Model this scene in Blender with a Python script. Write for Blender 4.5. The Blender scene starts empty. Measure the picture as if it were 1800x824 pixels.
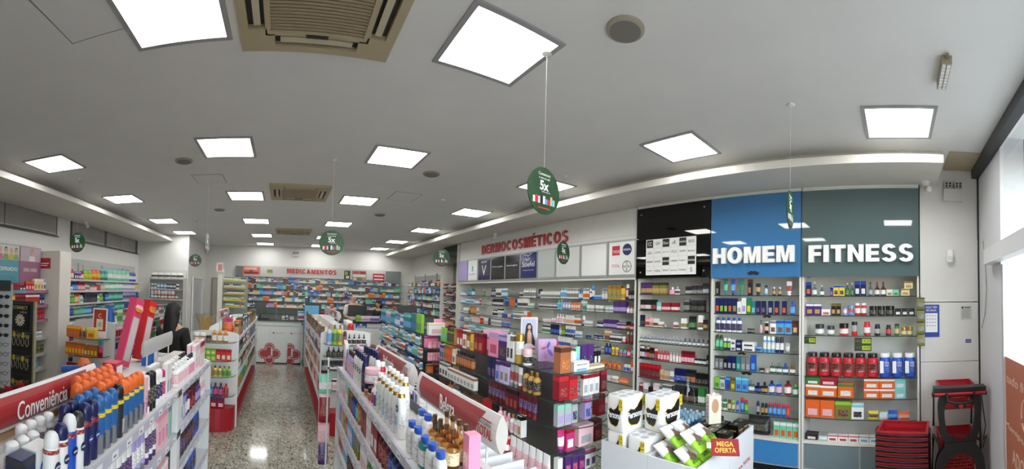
import bpy, math, random
from mathutils import Matrix, Vector
D = bpy.data
SC = bpy.context.scene
COL = SC.collection
PI = math.pi

# ---------------------------------------------------------------- camera (phone panorama = central cylinder)
F, XV, YH, PA, PB, HC = 686.84, 498.03, 504.96, -0.0038, -0.0324, 1.9
cd = D.cameras.new('camera')
cam = D.objects.new('camera', cd)
COL.objects.link(cam)
cd.type = 'PANO'
cd.panorama_type = 'CENTRAL_CYLINDRICAL'
cd.central_cylindrical_range_u_min = (0 - XV) / F
cd.central_cylindrical_range_u_max = (1800 - XV) / F
cd.central_cylindrical_range_v_min = (YH - 824) / F
cd.central_cylindrical_range_v_max = YH / F
cd.central_cylindrical_radius = 1
cd.clip_start = 0.02
RB = Matrix(((math.cos(PB), 0, math.sin(PB)), (0, 1, 0), (-math.sin(PB), 0, math.cos(PB))))
RA = Matrix(((1, 0, 0), (0, math.cos(PA), math.sin(PA)), (0, -math.sin(PA), math.cos(PA))))
cam.matrix_world = Matrix.Translation((0, 0, HC)) @ (RA @ RB).to_4x4() @ Matrix.Rotation(PI / 2, 4, 'X')
SC.camera = cam

# ---------------------------------------------------------------- light
LAMP_STRENGTH = 11.8
SKY_STRENGTH = 9.5
SC.view_settings.view_transform = 'Standard'
SC.view_settings.look = 'None'
SC.view_settings.exposure = 0.54
SC.view_settings.gamma = 1.0
SC.view_settings.use_curve_mapping = False
W = D.worlds.new('daylight')
SC.world = W
W.use_nodes = True
nt = W.node_tree
nt.nodes.clear()
sky = nt.nodes.new('ShaderNodeTexSky')
sky.sky_type = 'NISHITA'
sky.sun_disc = False
sky.sun_elevation = math.radians(50)
sky.sun_rotation = math.radians(200)
bg = nt.nodes.new('ShaderNodeBackground')
bg.inputs['Strength'].default_value = SKY_STRENGTH * 0.12
wo = nt.nodes.new('ShaderNodeOutputWorld')
hs = nt.nodes.new('ShaderNodeHueSaturation')
hs.inputs['Saturation'].default_value = .45
nt.links.new(sky.outputs[0], hs.inputs['Color'])
nt.links.new(hs.outputs[0], bg.inputs[0])
nt.links.new(bg.outputs[0], wo.inputs[0])

# ---------------------------------------------------------------- materials
PAL = dict(white='e6e6e4', ivory='ddd8c6', cream='e0d2a8', black='131315', charcoal='2c2d31', grey='77797c', silver='a9acb0', navy='151d52', blue='1c4fb4',
           skyblue='4f9fd6', aqua='7cc9d2', teal='1d7d80', mint='7cc9a9', green='2e7d3c', lime='86c53a', olive='7b7a2c', yellow='e6c62a', gold='b08a3a',
           amber='b4651c', orange='e0641f', red='c2202b', crimson='8f1426', maroon='5a1420', pink='e88fae', magenta='bd2a6c', rose='e9bcc3', purple='4c2a6e',
           lilac='a99bd0', lavender='c7bce0', brown='5a3522', tan='b78f62', beige='cbb497', peach='e7b08c', clear='b9cdd3', bronze='6d5536', copper='a5643f', honey='d9ab55', cobalt='245f9c')
def lin(h):
    v = [int(h[i:i + 2], 16) / 255 for i in (0, 2, 4)]
    return tuple(((c + .055) / 1.055) ** 2.4 if c > .04045 else c / 12.92 for c in v) + (1,)
MATS = {}
def mat(c, r=.42, m=0., coat=0., bump=0., vary=0., scale=20.):
    key = (c, r, m, coat, bump, vary, scale)
    if key in MATS: return MATS[key]
    M = D.materials.new('%s_%d' % (c, len(MATS)))
    M.use_nodes = True
    t = M.node_tree
    p = t.nodes['Principled BSDF']
    col = lin(PAL.get(c, c))
    p.inputs['Base Color'].default_value = col
    p.inputs['Roughness'].default_value = r
    p.inputs['Metallic'].default_value = m
    p.inputs['Coat Weight'].default_value = coat
    if bump or vary:
        tc = t.nodes.new('ShaderNodeTexCoord')
        nz = t.nodes.new('ShaderNodeTexNoise')
        nz.inputs['Scale'].default_value = scale
        nz.inputs['Detail'].default_value = 4
        t.links.new(tc.outputs['Object'], nz.inputs['Vector'])
        if bump:
            b = t.nodes.new('ShaderNodeBump')
            b.inputs['Strength'].default_value = bump
            t.links.new(nz.outputs['Fac'], b.inputs['Height'])
            t.links.new(b.outputs['Normal'], p.inputs['Normal'])
        if vary:
            rp = t.nodes.new('ShaderNodeValToRGB')
            rp.color_ramp.elements[0].position = .3
            rp.color_ramp.elements[1].position = .7
            rp.color_ramp.elements[0].color = tuple(x * (1 - vary) for x in col[:3]) + (1,)
            rp.color_ramp.elements[1].color = tuple(min(1, x * (1 + vary)) for x in col[:3]) + (1,)
            t.links.new(nz.outputs['Fac'], rp.inputs['Fac'])
            t.links.new(rp.outputs['Color'], p.inputs['Base Color'])
    MATS[key] = M
    return M
def label_mat(c):
    """printed label: base colour broken up by rows of small print"""
    if ('label', c) in MATS: return MATS[('label', c)]
    M = D.materials.new('label_' + c)
    M.use_nodes = True
    t = M.node_tree
    p = t.nodes['Principled BSDF']
    col = lin(PAL.get(c, c))
    lum = .3 * col[0] + .6 * col[1] + .1 * col[2]
    h = sum(map(ord, c))
    ink = lin(('2c3352', '5a2a34', '3c4a44', '6a6f78')[h % 4]) if lum > .3 else lin(('e4e2dc', 'd8cfa8', 'e0c8cc')[h % 3])
    tc = t.nodes.new('ShaderNodeTexCoord'); mp = t.nodes.new('ShaderNodeMapping'); nz = t.nodes.new('ShaderNodeTexNoise'); rp = t.nodes.new('ShaderNodeValToRGB')
    mp.inputs['Scale'].default_value = (110, 110, 160)
    nz.inputs['Scale'].default_value = 1; nz.inputs['Detail'].default_value = 2
    e = rp.color_ramp.elements
    e[0].position = .54; e[0].color = col
    e[1].position = .62; e[1].color = tuple(a * .5 + b * .5 for a, b in zip(col[:3], ink[:3])) + (1,)
    t.links.new(tc.outputs['Object'], mp.inputs[0]); t.links.new(mp.outputs[0], nz.inputs['Vector']); t.links.new(nz.outputs['Fac'], rp.inputs['Fac']); t.links.new(rp.outputs['Color'], p.inputs['Base Color'])
    p.inputs['Roughness'].default_value = .4
    MATS[('label', c)] = M
    return M
def glass(name, tint, gloss=.12, rough=.0, spec=(1, 1, 1, 1)):
    if name in MATS: return MATS[name]
    M = D.materials.new(name)
    M.use_nodes = True
    t = M.node_tree
    t.nodes.clear()
    o = t.nodes.new('ShaderNodeOutputMaterial')
    tr = t.nodes.new('ShaderNodeBsdfTransparent')
    tr.inputs[0].default_value = tint
    gl = t.nodes.new('ShaderNodeBsdfGlossy')
    gl.inputs['Roughness'].default_value = rough
    gl.inputs[0].default_value = spec
    lw = t.nodes.new('ShaderNodeLayerWeight')
    lw.inputs['Blend'].default_value = gloss
    mx = t.nodes.new('ShaderNodeMixShader')
    ge = t.nodes.new('ShaderNodeNewGeometry'); m1 = t.nodes.new('ShaderNodeMath'); m1.operation = 'SUBTRACT'; m1.inputs[0].default_value = 1; m2 = t.nodes.new('ShaderNodeMath'); m2.operation = 'MULTIPLY'
    t.links.new(ge.outputs['Backfacing'], m1.inputs[1]); t.links.new(m1.outputs[0], m2.inputs[0]); t.links.new(lw.outputs['Fresnel'], m2.inputs[1])
    t.links.new(m2.outputs[0], mx.inputs[0])
    t.links.new(tr.outputs[0], mx.inputs[1])
    t.links.new(gl.outputs[0], mx.inputs[2])
    t.links.new(mx.outputs[0], o.inputs[0])
    MATS[name] = M
    return M
def emit(name, c, s):
    M = D.materials.new(name)
    M.use_nodes = True
    p = M.node_tree.nodes['Principled BSDF']
    p.inputs['Base Color'].default_value = lin('f4f4f4')
    p.inputs['Emission Color'].default_value = c
    p.inputs['Emission Strength'].default_value = s
    return M
GLASS = glass('shelf_glass', (.93, .965, .95, 1))
PANE = glass('window_pane_glass', (.94, .97, .97, 1), .1)
CLEARP = glass('clear_plastic', (.86, .9, .92, 1), .3, .05)
WATER = glass('water_plastic', (.72, .86, .93, 1), .35, .08)
TINTG = {}
def tinted(c):
    if c not in TINTG:
        l = lin(PAL.get(c, c))
        TINTG[c] = glass('tinted_' + c, tuple(.25 + .7 * x for x in l[:3]) + (1,), .3, .05)
    return TINTG[c]
EDGE = mat('2a3a36', .2)
WHITE = mat('e4e3df', .45, vary=.02, scale=6)
STEEL = mat('9a9c9e', .3, .8)

# ---------------------------------------------------------------- mesh builder
class MB:
    def __init__(s): s.v, s.f, s.mi, s.mats, s.sm = [], [], [], [], []
    def m(s, M):
        if M not in s.mats: s.mats.append(M)
        return s.mats.index(M)
    def face(s, idx, M, smooth=False):
        s.f.append(tuple(idx)); s.mi.append(s.m(M)); s.sm.append(smooth)
    def box(s, x0, x1, y0, y1, z0, z1, M, front=None, top=None):
        b = len(s.v)
        s.v += [(x0, y0, z0), (x1, y0, z0), (x1, y1, z0), (x0, y1, z0), (x0, y0, z1), (x1, y0, z1), (x1, y1, z1), (x0, y1, z1)]
        for q, mm in (((0, 3, 2, 1), M), ((4, 5, 6, 7), top or M), ((0, 1, 5, 4), front or M), ((1, 2, 6, 5), M), ((2, 3, 7, 6), M), ((3, 0, 4, 7), M)):
            s.face([b + i for i in q], mm)
        return s
    def quad(s, a, b_, c, d, M):
        b = len(s.v); s.v += [a, b_, c, d]; s.face((b, b + 1, b + 2, b + 3), M); return s
    def prism(s, poly, lo, hi, M, axis='y', cap=None):
        # poly: list of 2d points; extruded along axis
        P = {'y': lambda p, t: (p[0], t, p[1]), 'x': lambda p, t: (t, p[0], p[1]), 'z': lambda p, t: (p[0], p[1], t)}[axis]
        b, n = len(s.v), len(poly)
        s.v += [P(p, lo) for p in poly] + [P(p, hi) for p in poly]
        for i in range(n):
            j = (i + 1) % n
            s.face((b + i, b + j, b + n + j, b + n + i), M)
        s.face([b + i for i in range(n)][::-1], cap or M); s.face([b + n + i for i in range(n)], cap or M)
        return s
    def loft(s, rings, n=12, T=None, closed=True):
        # rings: (z, rx, ry, power, material of the segment above)
        b = len(s.v)
        for z, rx, ry, k, M in rings:
            for i in range(n):
                if k == 0:
                    cx, cy = ((-1, -1), (1, -1), (1, 1), (-1, 1))[i % 4]
                else:
                    a = 2 * PI * (i + .5) / n
                    c, si = math.cos(a), math.sin(a)
                    cx, cy = math.copysign(abs(c) ** (2 / k), c), math.copysign(abs(si) ** (2 / k), si)
                p = Vector((cx * rx, cy * ry, z))
                s.v.append(tuple(T @ p) if T else tuple(p))
        for r in range(len(rings) - 1):
            for i in range(n):
                j = (i + 1) % n
                s.face((b + r * n + i, b + r * n + j, b + (r + 1) * n + j, b + (r + 1) * n + i), rings[r][4], rings[r][3] != 0)
        if closed:
            s.face([b + i for i in range(n)][::-1], rings[0][4]); e = b + (len(rings) - 1) * n
            s.face([e + i for i in range(n)], rings[-2][4])
        return s
    def tube(s, pts, r, M, n=6):
        pts = [Vector(p) for p in pts]
        b = len(s.v)
        for i, p in enumerate(pts):
            d = (pts[min(i + 1, len(pts) - 1)] - pts[max(i - 1, 0)]).normalized()
            up = Vector((0, 0, 1)) if abs(d.z) < .9 else Vector((1, 0, 0))
            a = d.cross(up).normalized(); c = a.cross(d)
            for k in range(n):
                t = 2 * PI * k / n
                s.v.append(tuple(p + a * r * math.cos(t) + c * r * math.sin(t)))
        for i in range(len(pts) - 1):
            for k in range(n):
                j = (k + 1) % n
                s.face((b + i * n + k, b + i * n + j, b + (i + 1) * n + j, b + (i + 1) * n + k), M, True)
        s.face([b + k for k in range(n)][::-1], M); s.face([b + (len(pts) - 1) * n + k for k in range(n)], M)
        return s
    def disc(s, c, r, M, axis='z', n=24, h=.004, ry=None):
        T = {'z': Matrix(), 'y': Matrix.Rotation(PI / 2, 4, 'X'), 'x': Matrix.Rotation(PI / 2, 4, 'Y')}[axis]
        s.loft([(-h / 2, r, ry or r, 2, M), (h / 2, r, ry or r, 2, M)], n, Matrix.Translation(c) @ T); return s
    def mesh(s, name='mesh'):
        me = D.meshes.new(name)
        me.from_pydata(s.v, [], s.f)
        for M in s.mats: me.materials.append(M)
        me.polygons.foreach_set('material_index', s.mi)
        me.polygons.foreach_set('use_smooth', s.sm)
        me.update()
        if any(s.sm): me.set_sharp_from_angle(angle=math.radians(38))
        return me
    def build(s, name, parent=None, loc=None, rz=0):
        return obj(name, s.mesh(name), parent, loc, rz)
def obj(name, me, parent=None, loc=None, rz=0):
    o = D.objects.new(name, me); COL.objects.link(o)
    if parent: o.parent = parent
    if loc: o.location = loc
    if rz: o.rotation_euler = (0, 0, rz)
    return o
def tag(o, label, cat, group=None, kind=None):
    o['label'] = label; o['category'] = cat
    if group: o['group'] = group
    if kind: o['kind'] = kind
    return o
def thing(name, label, cat, loc=(0, 0, 0), rz=0, group=None):
    return tag(obj(name, None, None, loc, rz), label, cat, group)
def struct(name, mb):
    o = mb.build(name); o['kind'] = 'structure'; return o
def box1(x0, x1, y0, y1, z0, z1, M, **k): return MB().box(x0, x1, y0, y1, z0, z1, M, **k)
TXT = {}
def text_mesh(s, size, M, depth=.004, bold=0., sx=1., spacing=1.):
    key = (s, size, M.name, depth, bold, sx, spacing)
    if key in TXT: return TXT[key]
    c = D.curves.new('lettering', 'FONT')
    c.body = s; c.size = size; c.extrude = depth; c.offset = bold; c.align_x = 'CENTER'; c.align_y = 'CENTER'; c.space_character = spacing; c.resolution_u = 3
    t = D.objects.new('lettering', c)
    me = D.meshes.new_from_object(t)
    me.transform(Matrix.Diagonal((sx, 1, 1, 1)))
    me.materials.clear(); me.materials.append(M)
    D.objects.remove(t); D.curves.remove(c)
    TXT[key] = me
    return me
def fit_text(s, w, h, M, **k):
    """lettering scaled to w by h metres, standing in the local xz plane, facing local -y"""
    me = text_mesh(s, 1.0, M, **k).copy()
    xs = [v.co.x for v in me.vertices]; ys = [v.co.y for v in me.vertices]; zs = [v.co.z for v in me.vertices]
    cx, cy = (max(xs) + min(xs)) / 2, (max(ys) + min(ys)) / 2
    d = k.get('depth', .004)
    T = Matrix.Rotation(PI / 2, 4, 'X') @ Matrix.Diagonal((w / (max(xs) - min(xs)), h / (max(ys) - min(ys)), 1, 1)) @ Matrix.Translation((-cx, -cy, 0))
    me.transform(T)
    return me
def lettering(s, w, h, M, parent, loc, rz=0, rx=0, ry=0, name='lettering', **k):
    o = obj(name, fit_text(s, w, h, M, **k), parent, loc)
    o.rotation_euler = (rx, ry, rz)
    return o

def block_letters(text, w, h, depth, M, gap=.11):
    """heavy sans capitals as solid shapes in the local xz plane, facing local -y, centred"""
    m = MB(); T, B = .27, .215
    def R_(x0, x1, z0, z1): return [(x0, z0), (x1, z0), (x1, z1), (x0, z1)]
    def arc(cx, cz, rx, rz, a0, a1, tx, tz, n=18):
        O = [(cx + rx * math.cos(a0 + (a1 - a0) * k / n), cz + rz * math.sin(a0 + (a1 - a0) * k / n)) for k in range(n + 1)]
        I = [(cx + (rx - tx) * math.cos(a0 + (a1 - a0) * k / n), cz + (rz - tz) * math.sin(a0 + (a1 - a0) * k / n)) for k in range(n + 1)]
        return [[O[k], O[k + 1], I[k + 1], I[k]] for k in range(n)]
    def S_():
        P = arc(.38, .72, .36, .30, math.radians(20), math.radians(270), T, B - .02)
        P += arc(.38, .28, .38, .30, math.radians(90), math.radians(-160), T, B - .02)
        return P
    G = {'H': (.82, [R_(0, T, 0, 1), R_(.55, .82, 0, 1), R_(T, .55, .38, .61)]), 'O': (.92, arc(.46, .5, .46, .52, 0, 2 * PI, T, B, 36)), 'E': (.70, [R_(0, T, 0, 1), R_(T, .70, 0, B), R_(T, .66, .39, .60), R_(T, .69, 1 - B, 1)]),
         'M': (1.0, [R_(0, .25, 0, 1), R_(.75, 1.0, 0, 1), [(.25, 1), (.25, .62), (.40, 0), (.5, 0), (.5, .36), (.36, 1)][::-1], [(.75, 1), (.64, 1), (.5, .36), (.5, 0), (.60, 0), (.75, .62)][::-1]]), 'F': (.68, [R_(0, T, 0, 1), R_(T, .64, .38, .59), R_(T, .68, 1 - B, 1)]),
         'I': (.27, [R_(0, T, 0, 1)]), 'T': (.78, [R_(.255, .525, 0, 1 - B), R_(0, .78, 1 - B, 1)]), 'N': (.82, [R_(0, .25, 0, 1), R_(.57, .82, 0, 1), [(.25, 1), (.25, .60), (.57, 0), (.57, .40)]]), 'S': (.76, S_()),
         'D': (.84, [R_(0, T, 0, 1), R_(T, .42, 0, B), R_(T, .42, 1 - B, 1)] + arc(.42, .5, .42, .5, -PI / 2, PI / 2, T, B)), 'R': (.82, [R_(0, T, 0, 1), R_(T, .5, 1 - B, 1), R_(T, .5, .38, .58)] + arc(.5, .69, .29, .31, -PI / 2, PI / 2, T, B) + [[(.38, .4), (.56, 0), (.84, 0), (.64, .42)]]),
         'C': (.86, arc(.45, .5, .45, .52, math.radians(38), math.radians(322), T, B, 30)), 'A': (.92, [[(0, 0), (.28, 0), (.5, .72), (.46, 1), (.33, 1)], [(.92, 0), (.59, 1), (.46, 1), (.44, .72), (.64, 0)], R_(.26, .66, .17, .36)])}
    G['É'] = (.70, G['E'][1] + [[(.24, 1.08), (.40, 1.08), (.60, 1.26), (.34, 1.26)]])
    adv = sum(G[c][0] for c in text) + gap * (len(text) - 1)
    k = w / adv; x = -w / 2
    for c in text:
        gw, parts = G[c]
        for P in parts:
            q = [(x + a * k, (b - .5) * h) for a, b in P]
            if sum(q[i][0] * q[(i + 1) % len(q)][1] - q[(i + 1) % len(q)][0] * q[i][1] for i in range(len(q))) < 0: q = q[::-1]
            m.prism(q, -depth, depth, M, 'y')
        x += (gw + gap) * k
    return m.mesh('lettering')
# ---------------------------------------------------------------- products
# profile: (height fraction, half-width fraction, depth fraction, slot of the segment above: 0 body 1 label 2 cap)
SHAPES = {
 'bottle': (2, [(0, .92, 0), (.03, 1, 0), (.14, 1, 1), (.58, 1, 0), (.66, .95, 0), (.74, .6, 0), (.78, .38, 2), (.8, .42, 2), (.99, .4, 2), (1, .3, 2)]),
 'pump': (2, [(0, .92, 0), (.03, 1, 0), (.14, 1, 1), (.55, 1, 0), (.62, .9, 0), (.68, .45, 2), (.74, .45, 2), (.76, .16, 2), (.9, .16, 2), (.91, .5, 2), (.97, .5, 2), (1, .35, 2)]),
 'spray': (2, [(0, .95, 0), (.02, 1, 0), (.2, 1, 1), (.62, 1, 0), (.7, .97, 0), (.74, .86, 2), (.76, .92, 2), (.93, .88, 2), (.98, .65, 2), (1, .25, 2)]),
 'oval': (2.6, [(0, .94, 0), (.02, 1, 0), (.12, 1, 1), (.6, .98, 0), (.74, .9, 0), (.8, .62, 2), (.82, .66, 2), (.99, .62, 2), (1, .5, 2)]),
 'lotion': (2.4, [(0, .9, 0), (.03, 1, 0), (.2, 1, 1), (.5, .96, 0), (.7, .82, 0), (.8, .5, 3), (.82, .44, 3), (.88, .44, 2), (.89, .4, 2), (.985, .4, 2), (1, .3, 2)]),
 'jar': (2, [(0, .9, 0), (.03, 1, 0), (.15, 1, 1), (.55, 1, 0), (.62, .94, 2), (.64, 1, 2), (.97, 1, 2), (1, .94, 2)]),
 'can': (2, [(0, .94, 2), (.04, 1, 0), (.3, 1, 1), (.7, 1, 0), (.95, 1, 2), (.97, 1, 2), (1, .92, 2)]),
 'tub': (2, [(0, .9, 0), (.03, 1, 0), (.2, 1, 1), (.6, 1, 0), (.74, .97, 0), (.82, .8, 2), (.83, .84, 2), (.98, .84, 2), (1, .78, 2)]),
 'perf': (6, [(0, .96, 0), (.03, 1, 0), (.15, 1, 1), (.45, 1, 0), (.62, 1, 0), (.66, .9, 0), (.68, .3, 2), (.72, .3, 2), (.73, .42, 2), (.99, .42, 2), (1, .36, 2)]),
 'roll': (2, [(0, .9, 0), (.04, 1, 0), (.15, 1, 1), (.5, 1, 0), (.56, .96, 2), (.8, .9, 2), (.95, .7, 2), (1, .3, 2)]),
 'liq': (2, [(0, .94, 0), (.02, 1, 0), (.1, 1, 1), (.42, 1, 0), (.52, .9, 0), (.62, .42, 0), (.66, .32, 0), (.84, .3, 2), (.86, .36, 2), (.99, .36, 2), (1, .3, 2)]),
 'drop': (2, [(0, .92, 0), (.03, 1, 0), (.12, 1, 1), (.5, 1, 0), (.58, .5, 2), (.7, .45, 2), (.74, .25, 2), (.95, .22, 2), (1, .1, 2)]),
 'aero': (2, [(0, .95, 0), (.02, 1, 0), (.34, 1, 3), (.60, 1, 3), (.64, 1, 1), (.71, .98, 3), (.74, .88, 2), (.76, .96, 2), (.86, .96, 2), (.94, .8, 2), (.985, .5, 2), (1, .2, 2)]),
 'cyl': (2, [(0, .97, 0), (.02, 1, 0), (.3, 1, 1), (.75, 1, 2), (.99, 1, 2), (1, .96, 2)]),
}
KIND = {'bottle': 'lotion_bottle', 'pump': 'pump_bottle', 'spray': 'spray_can', 'aero': 'spray_can', 'oval': 'shampoo_bottle', 'lotion': 'body_lotion_bottle', 'jar': 'cream_jar', 'can': 'drink_can', 'tub': 'supplement_tub',
        'perf': 'perfume_bottle', 'roll': 'roll_on_deodorant', 'liq': 'glass_bottle', 'drop': 'dropper_bottle', 'cyl': 'round_canister', 'box': 'carton', 'tube': 'cream_tube', 'bag': 'pouch', 'slim': 'slim_carton'}
CATS = {'lotion_bottle': 'bottle', 'carton': 'box', 'slim_carton': 'box', 'pouch': 'bag'}
PM = {}
CLEAR = {'perf', 'liq'}
def shape(kind, w, h, d, c, parts=False):
    """c: body/label/cap colours; returns one mesh, or {part name: mesh} when parts"""
    key = (kind, round(w, 4), round(h, 4), round(d, 4), c, parts)
    if key in PM: return PM[key]
    cs = c.split('/'); cs += [cs[0]] * (3 - len(cs))
    tin = cs[0].endswith('*')
    ms = [tinted(cs[0][:-1]) if tin else mat(cs[0], .35), label_mat(cs[1].rstrip('*')), mat(cs[2].rstrip('*'), .3, .8 if cs[2] in ('gold', 'silver', 'bronze') else 0)]
    hw, hd = w / 2, d / 2
    n = 20 if parts else 10
    if kind in ('box', 'slim'):
        if parts:
            e = min(w, d) * .03
            P = {'body': MB().loft([(0, hw - e, hd - e, 0, ms[0]), (e, hw, hd, 0, ms[0]), (h - e, hw, hd, 0, ms[0]), (h, hw - e, hd - e, 0, ms[0])], 4),
                 'label': MB().box(-hw * .66, hw * .66, -hd - .0012, -hd + .001, h * .14, h * .5, ms[1]),
                 'lid_band': MB().loft([(h * .78, hw * 1.008, hd * 1.008, 0, ms[2]), (h * .96, hw * 1.008, hd * 1.008, 0, ms[2])], 4)}
            r = {k: v.mesh(k) for k, v in P.items()}
        else:
            r = MB().loft([(0, hw, hd, 0, ms[0]), (h * .14, hw, hd, 0, ms[1]), (h * .5, hw, hd, 0, ms[0]), (h * .76, hw, hd, 0, ms[2]), (h * .95, hw, hd, 0, ms[0]), (h, hw, hd, 0, ms[0])], 4).mesh(kind)
    elif kind == 'tube':
        R_ = [(0, .6, .9, 2), (.16, .62, .95, 2), (.17, .72, 1, 0), (.3, .8, .95, 1), (.68, .95, .5, 0), (.93, 1, .14, 0), (1, 1, .08, 0)]
        rr = [(z * h, sx * hw, sy * hd, 2 if z < .5 else 3, ms[s]) for z, sx, sy, s in R_]
        if parts:
            q = [(a, b, e, k, ms[0]) for a, b, e, k, _ in rr[2:]]
            r = {'body': MB().loft(q, n).mesh('body'), 'cap': MB().loft(rr[:2], n).mesh('cap'), 'label': MB().loft([(z, a * 1.01, b * 1.02 + .0004, k, ms[1]) for z, a, b, k, _ in rr[3:5]], n).mesh('label')}
        else: r = MB().loft(rr, n).mesh('tube')
    elif kind == 'bag':
        R_ = [(0, .95, .5, 0), (.06, 1, .85, 0), (.25, .97, 1, 1), (.6, .95, .9, 0), (.9, .97, .3, 2), (1, 1, .06, 2)]
        r = MB().loft([(z * h, sx * hw, sy * hd, 3, ms[s]) for z, sx, sy, s in R_], 12).mesh('bag')
        if parts: r = {'body': r}
    else:
        k, prof = SHAPES[kind]
        ms.append(mat(cs[3], .35) if len(cs) > 3 else mat('gold', .3, .8))
        rr = [(z * h, s * hw, s * hd if kind not in ('perf', 'oval', 'lotion') or s > .6 else min(s * hw, hd * .9), k if kind != 'perf' or s > .6 else 2, ms[q]) for z, s, q in prof]
        if not parts: r = MB().loft(rr, n).mesh(kind)
        else:
            ic = next(i for i in range(len(prof)) if all(p[2] >= 2 for p in prof[i:]) and prof[i][2] == 2 or i == len(prof) - 2)
            i0 = next(i for i, p in enumerate(prof) if p[2] == 1)
            r = {'body': MB().loft([(a, b, e, kk, ms[0] if q_ is ms[1] else q_) for a, b, e, kk, q_ in rr[:ic + 1]], n).mesh('body'),
                 'cap': MB().loft(rr[ic:], n).mesh('cap'),
                 'label': MB().loft([(a, b + .0007, e + .0007, kk, ms[1]) for a, b, e, kk, _ in rr[i0:i0 + 2]], n).mesh('label')}
            if kind == 'pump':
                r['nozzle'] = MB().box(-.004, .004, -hd * .95, 0, h * .92, h * .96, ms[2]).mesh('nozzle')
    PM[key] = r
    return r
o_size = {}
LAB = []          # (object, description, shelf, order phrase)
def cname(c):
    c = c.rstrip('*')
    return c if c in PAL else 'pale'
def describe(nm, c):
    cs = [cname(x) for x in c.split('/')]
    cs += [cs[0]] * (3 - len(cs))
    w = nm.replace('_', ' ')
    if any(x in nm for x in ('carton', 'box', 'pouch', 'pack', 'bag', 'bar', 'book')):
        return cs[0] + ' ' + w if cs[1] == cs[0] else '%s and %s %s' % (cs[0], cs[1], w)
    if cs[2] != cs[0]: return '%s-capped %s %s' % (cs[2], cs[0], w)
    return cs[0] + ' ' + w
def put(kind, c, w, h, d, loc, rz, shelf, frm='from left', nm=None, parts=False, tilt=None, extra='', label=None, group=None):
    nm = nm or (KIND[kind] if kind != 'bottle' else 'slim_bottle' if w < .056 else 'lotion_bottle' if w < .065 else 'wide_bottle')
    if nm == 'carton' and w < .066: nm = 'narrow_carton'
    parts = parts and kind != 'bag'
    g = shape(kind, w, h, d, c, parts)
    if parts:
        o = obj(nm, None, None, loc, rz)
        for k, me in g.items(): obj(k, me, o)
    else:
        o = obj(nm, g, None, loc, rz)
    if tilt: o.rotation_euler = (tilt[0], tilt[1], rz)
    o['category'] = CATS.get(nm, nm.split('_')[-1])
    if label: o['label'] = label
    else: LAB.append((o, (extra + ' ' if extra else '') + describe(nm, c), shelf, frm))
    if group: o['group'] = group
    return o
ORD = 'first second third fourth fifth sixth seventh eighth ninth tenth eleventh twelfth thirteenth fourteenth fifteenth sixteenth seventeenth eighteenth nineteenth twentieth'.split()
TENS = {2: 'twenty', 3: 'thirty', 4: 'forty', 5: 'fifty', 6: 'sixty', 7: 'seventy', 8: 'eighty', 9: 'ninety'}
TENTH = {2: 'twentieth', 3: 'thirtieth', 4: 'fortieth', 5: 'fiftieth', 6: 'sixtieth', 7: 'seventieth', 8: 'eightieth', 9: 'ninetieth'}
def ordinal(n):
    if n <= 20: return ORD[n - 1]
    return TENTH[n // 10] if n % 10 == 0 else TENS[n // 10] + '-' + ORD[n % 10 - 1]
def finish_labels():
    by = {}
    for o, ds, sh, fr in LAB:
        sh = sh[4:] if sh.startswith('the ') else sh
        by.setdefault((ds, sh.replace(' of the ', ', ')), []).append((o, fr.replace('the ', '')))
    for (ds, sh), L in by.items():
        for i, (o, fr) in enumerate(L):
            o['label'] = '%s on %s' % (ds, sh) if len(L) == 1 else '%s %s %s, %s' % (ordinal(i + 1), ds, fr, sh)
            if 'group' not in o: o['group'] = 'goods on ' + sh
# ---------------------------------------------------------------- rows of products on a shelf
class Row:
    """a shelf front: P its left end as the shopper sees it, u the direction to the right, rz turning local -y to the shopper"""
    def __init__(s, P, u, length, depth=.3): s.P, s.u, s.L, s.D = Vector(P), Vector((u[0], u[1])), length, depth
    @property
    def rz(s): return math.atan2(s.u.y, s.u.x)
    def at(s, t, inset, z):
        n = Vector((-s.u.y, s.u.x))
        return (s.P.x + s.u.x * t + n.x * inset, s.P.y + s.u.y * t + n.y * inset, z)
    def px(s, px, inset=.06):     # where the vertical plane of bearing px meets the row
        th = (px - XV) / F
        n = Vector((-s.u.y, s.u.x)) * inset
        a, b = s.P.x + n.x, s.P.y + n.y
        return -(a * math.cos(th) - b * math.sin(th)) / (s.u.x * math.cos(th) - s.u.y * math.sin(th))
def spec(tok):
    """kind[:name] colours [xN] w h [d]  (cm)"""
    a = tok.split()
    kind, _, nm = a[0].partition(':')
    n = 1
    if a[2][0] == 'x': n = int(a.pop(2)[1:])
    w, h = float(a[2]) / 100, float(a[3]) / 100
    d = float(a[4]) / 100 if len(a) > 4 else (w if kind not in ('box', 'slim', 'oval', 'tube', 'bag', 'perf', 'lotion') else {'box': max(.03, w * .6), 'slim': w, 'oval': w * .6, 'tube': w * .6, 'bag': w * .35, 'perf': w * .6, 'lotion': w * .65}[kind])
    return kind, nm or None, a[1], n, w, h, d
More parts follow.
